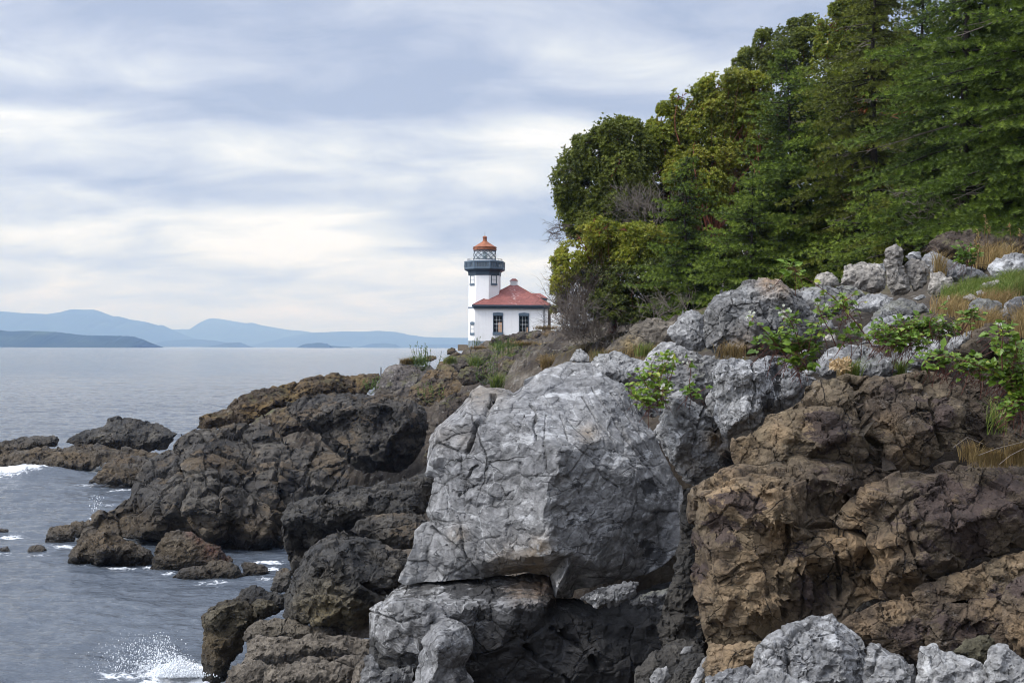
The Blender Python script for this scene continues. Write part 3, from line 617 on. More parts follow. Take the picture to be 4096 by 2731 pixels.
hill('low_island', [(740, 291), (800, 268), (880, 260), (970, 258), (1060, 262), (1150, 280), (1225, 292)], 11500, 500, HILL, jag=1.5, seed=11)
hill('low_island', [(1040, 292), (1130, 275), (1190, 272), (1212, 282), (1222, 291)], 9600, 300, HILL, jag=1.5, seed=13)
hill('wooded_islet', [(1488, 293), (1505, 284), (1530, 280), (1580, 276), (1620, 281), (1637, 293)], 7200, 150, HILL, jag=4, seed=15)
hill('low_spit', [(1600, 293), (1640, 288), (1690, 291), (1740, 295)], 8000, 120, HILL, seed=16)
hill('low_island', [(1775, 296), (1840, 278), (1900, 275), (1960, 282), (1985, 296)], 10500, 300, HILL, jag=1.5, seed=17)
hill('low_island', [(2030, 298), (2100, 284), (2200, 281), (2300, 285), (2500, 296)], 11800, 300, HILL, jag=1.5, seed=19)

# ------------------------------------------------------------------ the air between here and the far hills
hz = Geo(); hz.box((-12500, -60, -6), (12500, 22000, 640))
m = bpy.data.materials.new('haze_air'); m.use_nodes = True; t = NT(m.node_tree); t.n.clear()
pv = t.node('ShaderNodeVolumePrincipled'); pv.inputs['Color'].default_value = (.34, .545, 1, 1); pv.inputs['Density'].default_value = 1.3e-4
pv.inputs['Absorption Color'].default_value = (1, 1, 1, 1); pv.inputs['Anisotropy'].default_value = .0
oo = t.node('ShaderNodeOutputMaterial'); t.l.new(pv.outputs[0], oo.inputs['Volume'])
tag(hz.build('haze', m), kind='stuff')
# ------------------------------------------------------------------ lighthouse (drawn in its own metres: x right, y away, z up from its plinth)
U = 122.0 / FPX / FR['1'][2]
LO = PF('1', 616, 1405, 122.0)
WHITE = plain('white_render', (.86, .85, .84), .75, .05, .8, bumps=.004)
m, t, b, o = mat_new('weathered_white_render'); pos = t.node('ShaderNodeTexCoord').outputs['Object']
st_ = t.noise(t.vm('MULTIPLY', pos, (3, 3, .35)), 1.6, 8, .65); n_ = t.noise(pos, 1.1, 8, .7)
c = t.mix(1.0, (.86, .85, .84), t.ramp(st_, [(.36, (.945, .942, .935)), (.5, (.985,) * 3), (.7, (1, 1, 1))]), 'MULTIPLY'); c = t.mix(1.0, c, t.ramp(n_, [(.32, (.955, .952, .945)), (.5, (1, 1, 1))]), 'MULTIPLY')
t.put(b.inputs['Base Color'], c); b.inputs['Roughness'].default_value = .75; t.put(b.inputs['Normal'], t.bump(t.noise(pos, 9, 5, .6), .006)); WHITE = m
BLUE = plain('blue_grey_paint', (.11, .15, .19), .5, .12, 1.5)
BLUED = plain('dark_blue_grey_paint', (.045, .065, .085), .5, .12, 1.5)
COPPER = plain('weathered_copper_red', (.34, .125, .06), .6, .5, 2.2)
PLINTH = plain('grey_plinth', (.24, .28, .31), .7, .2, 1.5)
DARKG = plain('dark_window_glass', (.035, .045, .055), .08, .2, .6, spec=.6)
FRAMEW = plain('pale_window_bar', (.45, .47, .48), .5, .1, 2)
BOARD = plain('tan_board', (.55, .34, .20), .7, .15, 2)
m, t, b, o = mat_new('red_shingle'); pos = t.node('ShaderNodeTexCoord').outputs['Object']
br = t.node('ShaderNodeTexBrick'); br.inputs['Scale'].default_value = 1.0; br.inputs['Brick Width'].default_value = .34; br.inputs['Row Height'].default_value = .085; br.inputs['Mortar Size'].default_value = .006
br.inputs['Color1'].default_value = (.23, .075, .06, 1); br.inputs['Color2'].default_value = (.31, .105, .085, 1); br.inputs['Mortar'].default_value = (.13, .04, .035, 1)
sp_ = t.node('ShaderNodeSeparateXYZ'); t.l.new(pos, sp_.inputs[0]); cb_ = t.node('ShaderNodeCombineXYZ'); t.put(cb_.inputs[0], t.m('ADD', sp_.outputs[0], sp_.outputs[1])); t.put(cb_.inputs[1], sp_.outputs[2]); t.l.new(cb_.outputs[0], br.inputs['Vector'])
n = t.noise(pos, .9, 8, .65); c = t.mix(1.0, br.outputs[0], t.ramp(n, [(.3, (.75, .72, .7)), (.7, (1.2, 1.25, 1.3))]), 'MULTIPLY')
run = t.m('MULTIPLY', t.ss(t.noise(t.vm('MULTIPLY', pos, (2.2, 2.2, .3)), 1.5, 5, .6), .50, .68), t.ss(t.m('ABSOLUTE', t.m('SUBTRACT', sp_.outputs[0], 3.2)), .1, .9, 1, 0))
c = t.mix(t.m('MULTIPLY', run, .55), c, (.55, .42, .40)); c = t.mix(t.m('MULTIPLY', t.ss(t.noise(pos, 2.6, 5, .7), .64, .70), .4), c, (.38, .27, .08))
t.put(b.inputs['Base Color'], c); b.inputs['Roughness'].default_value = .8; t.put(b.inputs['Normal'], t.bump(br.outputs['Fac'], -.01)); SHING = m
m, t, b, o = mat_new('lantern_glass'); b.inputs['Base Color'].default_value = (.80, .90, .92, 1); b.inputs['Roughness'].default_value = .02; b.inputs['Alpha'].default_value = .22; b.inputs['Specular IOR Level'].default_value = .6; GLASS = m
m, t, b, o = mat_new('lens_glass'); b.inputs['Base Color'].default_value = (.45, .56, .56, 1); b.inputs['Roughness'].default_value = .08; b.inputs['Metallic'].default_value = .3; LENS = m
Zp = lambda py: (1405 - py) * U
Xp = lambda px: (px - 616) * U
L = thing('lighthouse', 'white octagonal lighthouse tower with blue-grey gallery and copper-red lantern roof', 'lighthouse', LO)
L.rotation_euler = (0, 0, 0)
OCT = R(22.5) + R(7) * -1 - math.pi / 2          # a flat side turned slightly to the left of the viewer
W2 = 161.5 * U; RV = W2 / math.cos(R(22.5)); TY = 1.95      # half width across flats, vertex radius, tower axis behind the facade
def octa(g, prof, a=0.0): g.lathe([(r / math.cos(R(22.5)), z) for r, z in prof], 8, OCT, (0, TY), a)
g = Geo(); octa(g, [(W2, -.9), (W2, Zp(640))]); g.build('tower', WHITE, L)
g = Geo(); octa(g, [(W2 + .05, -1.0), (W2 + .05, Zp(1342)), (W2 + .002, Zp(1336))]); g.build('tower_plinth', PLINTH, L)
g = Geo(); octa(g, [(W2 + .025, Zp(997)), (W2 + .04, Zp(995)), (W2 + .04, Zp(984)), (W2 + .025, Zp(982))]); g.build('string_course', BLUE, L)
g = Geo(); octa(g, [(W2 + .02, Zp(652)), (W2 + .04, Zp(645)), (W2 + .06, Zp(618)), (W2 + .13, Zp(606)), (W2 + .30, Zp(600)), (W2 + .42, Zp(592)), (W2 + .45, Zp(587)), (W2 + .45, Zp(582))]); g.build('cornice', BLUED, L)
# gallery parapet: eight panels with slots, rails above and below
rail = Geo(); RW = W2 + .42
octa(rail, [(RW - .05, Zp(516)), (RW + .03, Zp(516)), (RW + .05, Zp(512)), (RW + .05, Zp(503)), (RW + .02, Zp(500)), (RW - .05, Zp(500))])
octa(rail, [(RW - .06, Zp(582) + .005), (RW + .03, Zp(582) + .005), (RW + .03, Zp(566)), (RW - .06, Zp(566))])
side = 2 * RW * math.tan(R(22.5))
for k in range(8):
    an = OCT + R(22.5) + k * R(45); nrm = np.array((math.cos(an), math.sin(an), 0)); tg = np.array((-math.sin(an), math.cos(an), 0))
    ns = 7
    for j in range(ns + 1):
        wj = .11 if j not in (0, ns) else .20; u = (j / ns - .5) * (side - .12)
        cc = np.array((0, TY, 0)) + nrm * (RW - .015); M = np.stack([tg, nrm, (0, 0, 1)], 1)
        rail.box((u - wj / 2, -.035, Zp(566)), (u + wj / 2, .035, Zp(516)), 0, (M, cc))
rail.build('gallery_parapet', BLUE, L)
g = Geo(); octa(g, [(RW - .03, Zp(580)), (RW - .03, Zp(570))]); g.build('gallery_deck', BLUED, L)
g = Geo(); g.lathe([(119 * U + .12, Zp(571)), (119 * U + .12, Zp(486)), (119 * U, Zp(484))], 24, 0, (0, TY)); g.build('lantern_base', WHITE, L)
g = Geo(); rr = 186 * U
for zz in (497, 476): 
    an = np.linspace(0, 2 * math.pi, 41); g.tube(np.stack([rr * np.cos(an), TY + rr * np.sin(an), np.full(41, Zp(zz))], -1), .018, 5, cap=False)
for k in range(16):
    an = k * math.pi / 8 + .1; g.tube([(rr * math.cos(an), TY + rr * math.sin(an), Zp(503)), (rr * math.cos(an), TY + rr * math.sin(an), Zp(474))], .016, 5)
g.build('gallery_handrail', BLUED, L)
RL = 118 * U
g = Geo(); g.lathe([(RL - .03, Zp(484)), (RL - .03, Zp(378))], 24, 0, (0, TY)); g.F[3] = []; g.build('lantern_glass', GLASS, L)
g = Geo(); NL = 10
for k in range(NL):
    a0, a1 = k * 2 * math.pi / NL, (k + 1) * 2 * math.pi / NL
    for q0, q1 in ((a0, a1), (a1, a0)):
        for z0, z1 in ((484, 431), (431, 378)):
            tt = np.linspace(0, 1, 7); aa = q0 + (q1 - q0) * (tt if (z0 == 484) else 1 - tt); g.tube(np.stack([RL * np.cos(aa), TY + RL * np.sin(aa), Zp(z0) + (Zp(z1) - Zp(z0)) * tt], -1), .032, 4)
for zz in (480, 381):
    an = np.linspace(0, 2 * math.pi, 33); g.tube(np.stack([RL * np.cos(an), TY + RL * np.sin(an), np.full(33, Zp(zz))], -1), .045, 5, cap=False)
g.build('lantern_lattice', BLUED, L)
g = Geo(); g.lathe([(.10, Zp(484)), (.12, Zp(462)), (.22, Zp(456)), (.25, Zp(440)), (.25, Zp(425)), (.20, Zp(405)), (.08, Zp(398))], 16, 0, (0, TY)); g.build('lens', LENS, L)
g = Geo(); g.lathe([(RL - .05, Zp(382)), (RL + .04, Zp(382)), (RL + .04, Zp(356)), (RL + .10, Zp(352)), (RL + .10, Zp(346)), (102 * U, Zp(334)), (78 * U, Zp(318)), (54 * U, Zp(303)), (33 * U, Zp(290)), (24 * U, Zp(281)), (22 * U, Zp(262)), (21 * U, Zp(247)), (26 * U, Zp(244)), (26 * U, Zp(239)), (17 * U, Zp(231)), (6 * U, Zp(226)), (.02, Zp(224))], 20, .1, (0, TY)); rf = g.build('lantern_roof', COPPER, L)
g = Geo(); g.tube([(0, TY, Zp(228)), (0, TY, Zp(176))], [.022, .008], 6); g.build('lightning_rod', BLUED, rf)
for k in range(10):
    g = Geo(); an = k * 2 * math.pi / 10 + .25; cc = np.array((math.cos(an) * (RL + .06), TY + math.sin(an) * (RL + .06), Zp(368))); g.tube([cc, cc + np.array((math.cos(an), math.sin(an), 0)) * .07], .05, 8); g.build('vent_port', COPPER, rf)
g = Geo(); g.lathe([(.03, -.02), (.10, 0), (.12, .10), (.10, .26), (.04, .30)], 10); V = np.concatenate(g.V); V += (-RW - .06, TY - .3, Zp(562)); g.V = [V]; g.build('floodlight', BLUED, L)
def window(px0, px1, py0, py1, cols, rws, y, parent, lint=None, sill=None, board=(), back=.10, M=None, hood=True):
    """a sash window in the plane y (facing -y): frame > glass, bars, lintel, sill"""
    x0, x1, z1, z0 = Xp(px0), Xp(px1), Zp(py0), Zp(py1); fw = .085
    g = Geo()
    for lo, hi in (((x0, y - .03, z0), (x0 + fw, y + .12, z1)), ((x1 - fw, y - .03, z0), (x1, y + .12, z1)), ((x0 + fw, y - .03, z1 - fw), (x1 - fw, y + .12, z1)), ((x0 + fw, y - .03, z0), (x1 - fw, y + .12, z0 + fw * .7))): g.box(lo, hi, 0, M)
    f = g.build('window', BLUED, parent)
    g = Geo(); g.box((x0 + fw, y + .02, z0 + fw * .7), (x1 - fw, y + .05, z1 - fw), 0, M); g.build('pane', DARKG, f)
    g = Geo(); bw = .016
    for k in range(1, cols): xx = x0 + fw + (x1 - x0 - 2 * fw) * k / cols; g.box((xx - bw, y + .0, z0 + fw * .7), (xx + bw, y + .018, z1 - fw), 0, M)
    for k in range(1, rws): zz = z0 + fw * .7 + (z1 - z0 - 1.7 * fw) * k / rws; b2 = bw * (2 if k * 2 == rws else 1); g.box((x0 + fw, y - .004, zz - b2), (x1 - fw, y + .014, zz + b2), 0, M)
    if cols > 1: g.build('glazing_bar', FRAMEW, f)
    for c0, c1, r0, r1 in board:
        g = Geo(); wx, hz_ = (x1 - x0 - 2 * fw) / cols, (z1 - z0 - 1.7 * fw) / rws
        g.box((x0 + fw + wx * c0 + .02, y + .008, z0 + fw * .7 + hz_ * r0), (x0 + fw + wx * c1 - .02, y + .019, z0 + fw * .7 + hz_ * r1), 0, M); g.build('board', BOARD, f)
    if lint:
        g = Geo(); za, zb = Zp(lint[1]), Zp(lint[0]); e = .03; V = np.array([(x0 - e, 0, za), (x1 + e, 0, za), (x1 + e, 0, zb - .055), ((x0 + x1) / 2, 0, zb), (x0 - e, 0, zb - .055)])
        VV = np.concatenate([V + (0, y - .06, 0), V + (0, y + .05, 0)]); VV = VV if M is None else VV @ M[0].T + M[1]
        g.add(VV, [(0, 1, 2), (0, 2, 3), (0, 3, 4), (5, 7, 6), (5, 8, 7), (5, 9, 8)]); g.F[4].append(np.array([(i, i + 5, (i + 1) % 5 + 5, (i + 1) % 5) for i in range(5)])); g.build('lintel', BLUE, f)
    if sill: g = Geo(); g.box((x0 - .04, y - .09, Zp(sill[1])), (x1 + .04, y + .05, Zp(sill[0])), 0, M); g.build('sill', BLUE, f)
    return f
# tower windows sit on its faces
def face_M(k, du):
    an = OCT + R(22.5) + k * R(45); nrm = np.array((math.cos(an), math.sin(an), 0)); tg = np.array((-math.sin(an), math.cos(an), 0))
    # local x -> tangent (rightwards for the viewer), local -y -> outward
    tgr = tg if tg[0] > 0 else -tg
    return (np.stack([tgr, -nrm, (0, 0, 1.0)], 1), np.array((0, TY, 0)) + nrm * (W2) + tgr * du)
faces = sorted([(OCT + R(22.5) + k * R(45)) % (2 * math.pi) for k in range(8)])
def kface(target):
    return min(range(8), key=lambda k: abs(((OCT + R(22.5) + k * R(45) - target + math.pi) % (2 * math.pi)) - math.pi))
kr, klft = kface(-math.pi / 4 - R(7)), kface(-3 * math.pi / 4 - R(7))
for kf in (kr, klft):
    window(616 - 36, 616 + 36, 648, 742, 2, 2, 0, L, None, (738, 756), M=face_M(kf, 0))
window(616 - 33, 616 + 33, 1166, 1262, 2, 2, 0, L, (1138, 1168), (1256, 1280), M=face_M(klft, .06))
# signal house: front block with hipped roof, rear wing behind it
FY = -.35; bx0, bx1, by1 = Xp(519), Xp(1280), 6.9
H = thing('signal_house', 'white one-storey house with red hip roof and two tall windows beside the tower', 'house', LO)
g = Geo(); g.box((bx0, FY, -1.0), (bx1, by1, Zp(985))); g.build('wall', WHITE, H)
g = Geo(); g.box((bx0 - .05, FY - .05, -1.1), (bx1 + .05, by1 + .05, Zp(1342))); g.build('plinth', PLINTH, H)
ex0, ex1, ey0, ey1 = Xp(491), Xp(1318), FY - .42, by1 + .4
g = Geo(); g.box((ex0 + .16, ey0 + .16, Zp(1006)), (ex1 - .16, ey1 - .16, Zp(984))); g.box((ex0, ey0, Zp(984)), (ex1, ey1, Zp(966))); g.build('eaves', BLUED, H)
def hip(g, x0, x1, y0, y1, z0, z1, rx0, rx1, ry0, ry1, th=.05):
    V = [(x0, y0, z0), (x1, y0, z0), (x1, y1, z0), (x0, y1, z0), (rx0, ry0, z1), (rx1, ry0, z1), (rx1, ry1, z1), (rx0, ry1, z1)]
    g.add(V, [(0, 1, 5, 4), (1, 2, 6, 5), (2, 3, 7, 6), (3, 0, 4, 7), (4, 5, 6, 7), (3, 2, 1, 0)])
g = Geo(); cy_ = (ey0 + ey1) / 2; hip(g, ex0 + .06, ex1 - .04, ey0 + .06, ey1 - .06, Zp(966) + .004, Zp(738), Xp(903), Xp(948), cy_ - .5, cy_ + .5); rf = g.build('roof', SHING, H)
for a_, b_ in (((ex0 + .06, ey0 + .06, Zp(966)), (Xp(903), cy_ - .5, Zp(738))), ((ex1 - .04, ey0 + .06, Zp(966)), (Xp(948), cy_ - .5, Zp(738)))):
    g = Geo(); g.tube([a_, b_], .055, 5); g.build('hip_ridge', COPPER if False else SHING, rf)
g = Geo(); vx0, vx1 = Xp(886), Xp(967); vw = (vx1 - vx0) / 2; vy = cy_ - .2; g.box((vx0, vy - vw, Zp(762)), (vx1, vy + vw, Zp(697)))
vt = g.build('roof_vent', WHITE, rf)
g = Geo(); LOUV = plain('louvre_shadow_grey', (.42, .43, .44), .6, .1, 3)
for k in range(6): zz = Zp(742) + k * (Zp(706) - Zp(742)) / 5; g.box((vx0 + .12, vy - vw - .02, zz - .012), (vx1 - .12, vy - vw + .01, zz + .012))
g.build('louvre', LOUV, H)
g = Geo(); vc = (vx0 + vx1) / 2; hip(g, Xp(880), Xp(972), vy - vw - .07, vy + vw + .07, Zp(697) + .003, Zp(672), vc - .18, vc + .18, vy - .15, vy + .15); g.build('vent_cap', SHING, H)
# rear wing
g = Geo(); g.box((Xp(800), by1 + .01, -1), (Xp(1283), by1 + 5.5, Zp(868))); g.build('rear_wall', WHITE, H)
g = Geo(); g.box((Xp(770), by1 - .3, Zp(885)), (Xp(1296), by1 + 5.9, Zp(862))); g.build('rear_eaves', BLUED, H)
g = Geo(); hip(g, Xp(750), Xp(1300), by1 - .34, by1 + 5.94, Zp(862) + .003, Zp(797), Xp(790), Xp(1222), by1 + 2.4, by1 + 3.2); g.build('rear_roof', SHING, H)
window(711, 813, 1074, 1256, 3, 4, FY - .02, H, (1043, 1076), (1248, 1279), board=((1.55, 3, 0, 2.45),))
window(980, 1084, 1076, 1258, 3, 4, FY - .02, H, (1045, 1078), (1250, 1280), board=((2.4, 3, 0, 1.3),))
g = Geo(); g.tube([(Xp(1241), FY - .09, Zp(1004)), (Xp(1241), FY - .09, -.5)], .05, 6)
for zz in (1085, 1180): g.box((Xp(1241) - .09, FY - .13, Zp(zz)), (Xp(1241) + .09, FY, Zp(zz) + .05))
g.build('downpipe', BLUED, H)
g = Geo(); PORCH = plain('weathered_porch_wood', (.16, .13, .10), .8, .3, 3)
for xx in (1290, 1302, 1314): g.box((Xp(xx) - .05, FY + 1.0 + (xx - 1290) * .05, -1), (Xp(xx) + .05, FY + 1.12 + (xx - 1290) * .05, Zp(1006)))
g.build('porch_post', PORCH, H)
q = PF('1', 395, 1396, 119.0)
g = Geo(); CONC = plain('lichened_concrete', (.24, .19, .13), .9, .35, 3, bumps=.02); s_ = 119 / FPX / FR['1'][2]
g.lathe([(1, 0)] * 2, 4) if False else g.box((-50 * s_, -.6, -.5), (50 * s_, .7, 12 * s_)); g.box((-46 * s_, -.55, 12 * s_), (46 * s_, .65, 16 * s_))
tag(g.build('concrete_block', CONC, None, (0, 0, 0)), 'low brown concrete block on the rocks at the foot of the lighthouse', 'block').location = tuple(q)
# ------------------------------------------------------------------ rocks, far to near
GH, GS, GU, GF = 'outcrops on the headland', 'rocks along the waterline', 'grey rocks on the upper slope', 'grey rocks at the foot of the brown cliff'
WL = dict(px=1.9)
# headland below the lighthouse
rock('8', [(-60, 530), (0, 512), (60, 500), (120, 515), (150, 540), (130, 600), (60, 650), (-80, 660), (-140, 600)], 72, LICHEN, 'orange-stained hump of rock on the headland skyline above the water', 'outcrop', 'rock', GH, tilt=.9, **WL)
rock('8', [(130, 520), (200, 490), (270, 478), (350, 476), (425, 478), (440, 510), (400, 580), (330, 640), (200, 660), (110, 620)], 74, LICHEN, 'ochre lichen-covered ledge at the skyline beside the thin upright stick', 'outcrop', 'rock', GH, tilt=.9, **WL)
rock('8', [(410, 540), (430, 490), (470, 440), (540, 410), (600, 400), (680, 405), (760, 420), (840, 410), (870, 440), (850, 520), (700, 640), (560, 690), (420, 680), (370, 620)], 70, rockmat('pale_headland_rock', [(.05, .042, .036), (.10, .085, .075), (.19, .17, .155), (.34, .32, .30)], .6, .4, (1, 1, 1.6), (.8, .7), pale=.6, palec=(.36, .34, .31), moss=.4, bump=.07), 'pale lichened shoulder of rock below the leafy weeds on the headland', 'outcrop', 'rock', GH, tilt=1.0, **WL)
rock('8', [(780, 345), (830, 335), (870, 338), (880, 360), (830, 390), (770, 385)], 96, HEAD, 'small brown rock on the headland skyline left of the concrete block', 'boulder', 'rock', GH, tilt=.6, **WL)
rock('8', [(952, 320), (960, 285), (990, 273), (1020, 280), (1035, 300), (1010, 330), (960, 335)], 112, HEAD, 'rounded brown boulder just below the concrete block', 'boulder', 'rock', GH, tilt=.4, **WL)
rock('8', [(955, 350), (985, 325), (1030, 305), (1060, 320), (1040, 345), (990, 365)], 108, LICHEN, 'yellow-lichened boulder under the brown boulder by the concrete block', 'boulder', 'rock', GH, tilt=.5, **WL)
rock('8', [(870, 420), (900, 380), (980, 345), (1080, 330), (1180, 300), (1280, 285), (1330, 310), (1280, 390), (1200, 430), (1060, 470), (940, 490)], 82, HEAD, 'mossy brown rock bank sloping down from the lighthouse plinth', 'outcrop', 'rock', GH, tilt=1.1, **WL)
rock('8', [(1285, 240), (1310, 195), (1360, 178), (1420, 172), (1490, 165), (1540, 150), (1640, 136), (1760, 133), (1850, 140), (1900, 170), (1900, 245), (1780, 255), (1600, 250), (1430, 268), (1320, 280)], 104, HEAD, 'long flat-topped brown rock in front of the signal house windows', 'outcrop', 'rock', GH, tilt=.3, bulge=.2, **WL)
rock('8', [(1380, 300), (1500, 265), (1640, 250), (1800, 262), (1950, 280), (1990, 330), (1900, 390), (1700, 380), (1500, 370), (1390, 340)], 86, HEAD, 'low brown rock terrace edged with grass below the flat-topped rock', 'outcrop', 'rock', GH, tilt=.8, **WL)
rock('8', [(1290, 470), (1330, 400), (1430, 365), (1560, 358), (1640, 375), (1690, 430), (1680, 500), (1560, 560), (1480, 600), (1330, 600), (1280, 540)], 60, HEAD, 'rounded dark brown rock with thin grass behind the top of the big grey boulder', 'outcrop', 'rock', GH, tilt=.7, **WL)
rock('8', [(1640, 360), (1690, 330), (1780, 325), (1860, 340), (1930, 370), (1900, 430), (1780, 470), (1690, 450)], 58, HEAD, 'brown rock ledge under the dry grass right of the rounded dark rock', 'outcrop', 'rock', GH, tilt=.6, **WL)
rock('8', [(640, 650), (700, 560), (800, 470), (880, 420), (960, 410), (1020, 440), (1080, 480), (1180, 430), (1260, 430), (1290, 520), (1250, 620), (1180, 680), (1000, 780), (860, 800), (740, 760), (620, 720)], 62, HEAD, 'broad reddish-brown rock slope in the middle of the headland', 'outcrop', 'rock', GH, tilt=1.0, bulge=.22, **WL)
rock('8', [(820, 830), (860, 770), (920, 700), (1000, 640), (1120, 620), (1200, 640), (1150, 760), (1000, 870), (930, 1000), (840, 1150), (770, 1200), (790, 1000)], 50, HEAD, 'steep brown rock face close behind the left edge of the big grey boulder', 'outcrop', 'rock', GH, tilt=.6, **WL)
rock('8', [(-320, 690), (-160, 660), (0, 640), (150, 632), (300, 638), (420, 650), (560, 640), (680, 670), (760, 730), (800, 800), (810, 900), (770, 1080), (700, 1180), (560, 1260), (400, 1240), (300, 1250), (170, 1170), (40, 1080), (-60, 960), (-180, 900), (-280, 800)], 52, SHORE, 'large black-brown blocky crag below the headland slope', 'outcrop', 'rock', GH, tilt=.5, bulge=.25,
     ctrl=[('x',)] and [(420, 720, -1.6), (520, 1000, -1.9), (260, 760, -1.0), (250, 1100, -1.4), (640, 860, -1.7), (120, 900, .2), (60, 760, -.4)], px=1.8)
rock('8', [(1540, 380), (1600, 335), (1690, 318), (1760, 330), (1740, 390), (1660, 410), (1580, 410)], 72, HEAD, 'dark brown rock step behind the rounded dark rock on the headland', 'outcrop', 'rock', GH, tilt=.7, **WL)
rock('8', [(1760, 470), (1800, 400), (1880, 380), (1960, 400), (1960, 470), (1880, 500)], 44, HEAD, 'brown rock with dry grass just above the crown of the huge boulder', 'outcrop', 'rock', GH, tilt=.6, **WL)
rock('8', [(1230, 430), (1260, 380), (1330, 345), (1420, 335), (1480, 360), (1420, 410), (1300, 440)], 74, HEAD, 'lichen-spotted brown rock under the bushy green weeds', 'outcrop', 'rock', GH, tilt=.9, **WL)
rock('8', [(1850, 300), (1900, 250), (2000, 240), (2100, 262), (2150, 320), (2080, 350), (1960, 340)], 56, HEAD, 'low brown rock at the foot of the bare grey-brown thicket', 'outcrop', 'rock', GH, tilt=.7, **WL)
rock('8', [(1020, 520), (1060, 440), (1160, 410), (1260, 425), (1290, 500), (1200, 560), (1090, 580)], 58, HEAD, 'dark cracked rock knob left of the slender weed', 'outcrop', 'rock', GH, tilt=.6, **WL)
rock('3', [(1300, 215), (1360, 165), (1440, 125), (1540, 95), (1640, 90), (1680, 150), (1620, 230), (1500, 260), (1380, 250)], 56, HEAD, 'dark brown saddle of rock between the orange-lichened point and the blocky crag', 'outcrop', 'rock', GH, tilt=.7, **WL)
# lichen lobe and the seaward crag
rock('3', [(1045, 218), (1058, 170), (1085, 147), (1130, 130), (1200, 112), (1240, 72), (1330, 32), (1400, 5), (1500, -10), (1640, -50), (1760, -75), (1850, -70), (1900, -20), (1800, 40), (1640, 90), (1480, 140), (1330, 190), (1210, 220), (1110, 222)], 62, LICHEN, 'long orange-lichened point of the headland above the open water', 'outcrop', 'rock', GH, tilt=1.0, bulge=.25, px=1.8)
rock('3', [(700, 552), (705, 500), (735, 452), (790, 400), (840, 365), (890, 330), (905, 290), (950, 245), (1000, 225), (1110, 215), (1210, 210), (1320, 205), (1430, 212), (1490, 245), (1520, 290), (1590, 325), (1640, 298), (1710, 300), (1790, 345), (1835, 400), (1850, 480), (1840, 580), (1700, 620), (1560, 640), (1500, 760), (1515, 880), (1420, 898), (1300, 902), (1230, 908), (1150, 860), (1000, 800), (800, 790), (690, 790), (560, 790), (480, 760), (500, 700), (560, 660), (640, 615), (690, 590)], 42.5, SHORE,
     'big dark outcrop of cracked angular blocks standing in the sea', 'outcrop', 'rock', GS, tilt=.75, bulge=.30, seed=12, px=1.7, spacing=.14,
     ctrl=[(900, 470, 1.4), (1050, 430, .5), (1150, 520, -.5), (960, 560, -.4), (830, 600, -.4), (1180, 640, -1.2), (990, 610, -.9), (1330, 560, .4), (1500, 440, 1.2), (1300, 300, 3.0), (1000, 300, 3.1), (1600, 480, 1.2), (1250, 700, -.8), (1400, 780, -1.5), (860, 700, -1.0), (1100, 760, -1.2), (1450, 640, -.3)],
     cracks=[([(1140, 480), (1230, 500), (1330, 545), (1420, 600), (1500, 660)], .07, .30), ([(1165, 440), (1165, 560), (1160, 680)], .06, .22), ([(1480, 400), (1470, 470), (1500, 560), (1520, 620)], .07, .28), ([(950, 400), (960, 470), (1000, 540), (960, 620)], .06, .2), ([(1000, 620), (1100, 660), (1170, 650)], .05, .2)])
rock('3', [(955, 690), (965, 600), (1000, 575), (1060, 590), (1090, 640), (1150, 660), (1140, 680), (1040, 670)], 41.2, SHORE, 'squarish dark block jutting from the middle of the cracked sea outcrop', 'boulder', 'rock', GS, tilt=.3, bulge=.35, px=1.8)
rock('3', [(1330, 330), (1420, 300), (1500, 310), (1590, 330), (1570, 380), (1450, 420), (1350, 410)], 46.5, SHORE, 'dark ledge with orange lichen on top of the cracked sea outcrop', 'outcrop', 'rock', GS, tilt=.8, px=1.8)
# skerries at the left
rock('3', [(345, 290), (390, 255), (430, 235), (500, 212), (550, 206), (565, 170), (600, 157), (700, 168), (780, 182), (850, 187), (905, 214), (948, 242), (930, 290), (880, 325), (760, 345), (560, 330), (430, 315)], 71, BLACK, 'tall black hump of rock with a mossy crest out on the left', 'outcrop', 'rock', GS, tilt=.6, px=1.8)
rock('3', [(-90, 310), (0, 290), (120, 262), (200, 256), (300, 254), (316, 280), (310, 312), (200, 335), (0, 372), (-90, 372)], 73, BLACK, 'low black skerry cut by the left edge of the photo', 'outcrop', 'rock', GS, tilt=.6, px=1.8)
rock('3', [(-90, 370), (0, 356), (100, 332), (220, 322), (360, 312), (520, 300), (620, 320), (760, 330), (850, 350), (830, 380), (700, 402), (560, 402), (545, 420), (440, 432), (370, 434), (250, 458), (150, 452), (90, 440), (0, 446), (-90, 450)], 67.5, SHORE, 'long brown weedy ledge in front of the black hump, washed by white foam', 'outcrop', 'rock', GS, tilt=1.0, bulge=.12, px=1.8)
rock('3', [(462, 508), (500, 480), (545, 430), (570, 395), (640, 365), (720, 360), (800, 372), (860, 345), (900, 330), (950, 330), (930, 420), (840, 480), (760, 510), (700, 528), (600, 518)], 60.5, SHORE, 'rounded brown weedy rock between the long ledge and the cracked outcrop', 'outcrop', 'rock', GS, tilt=.7, px=1.8)
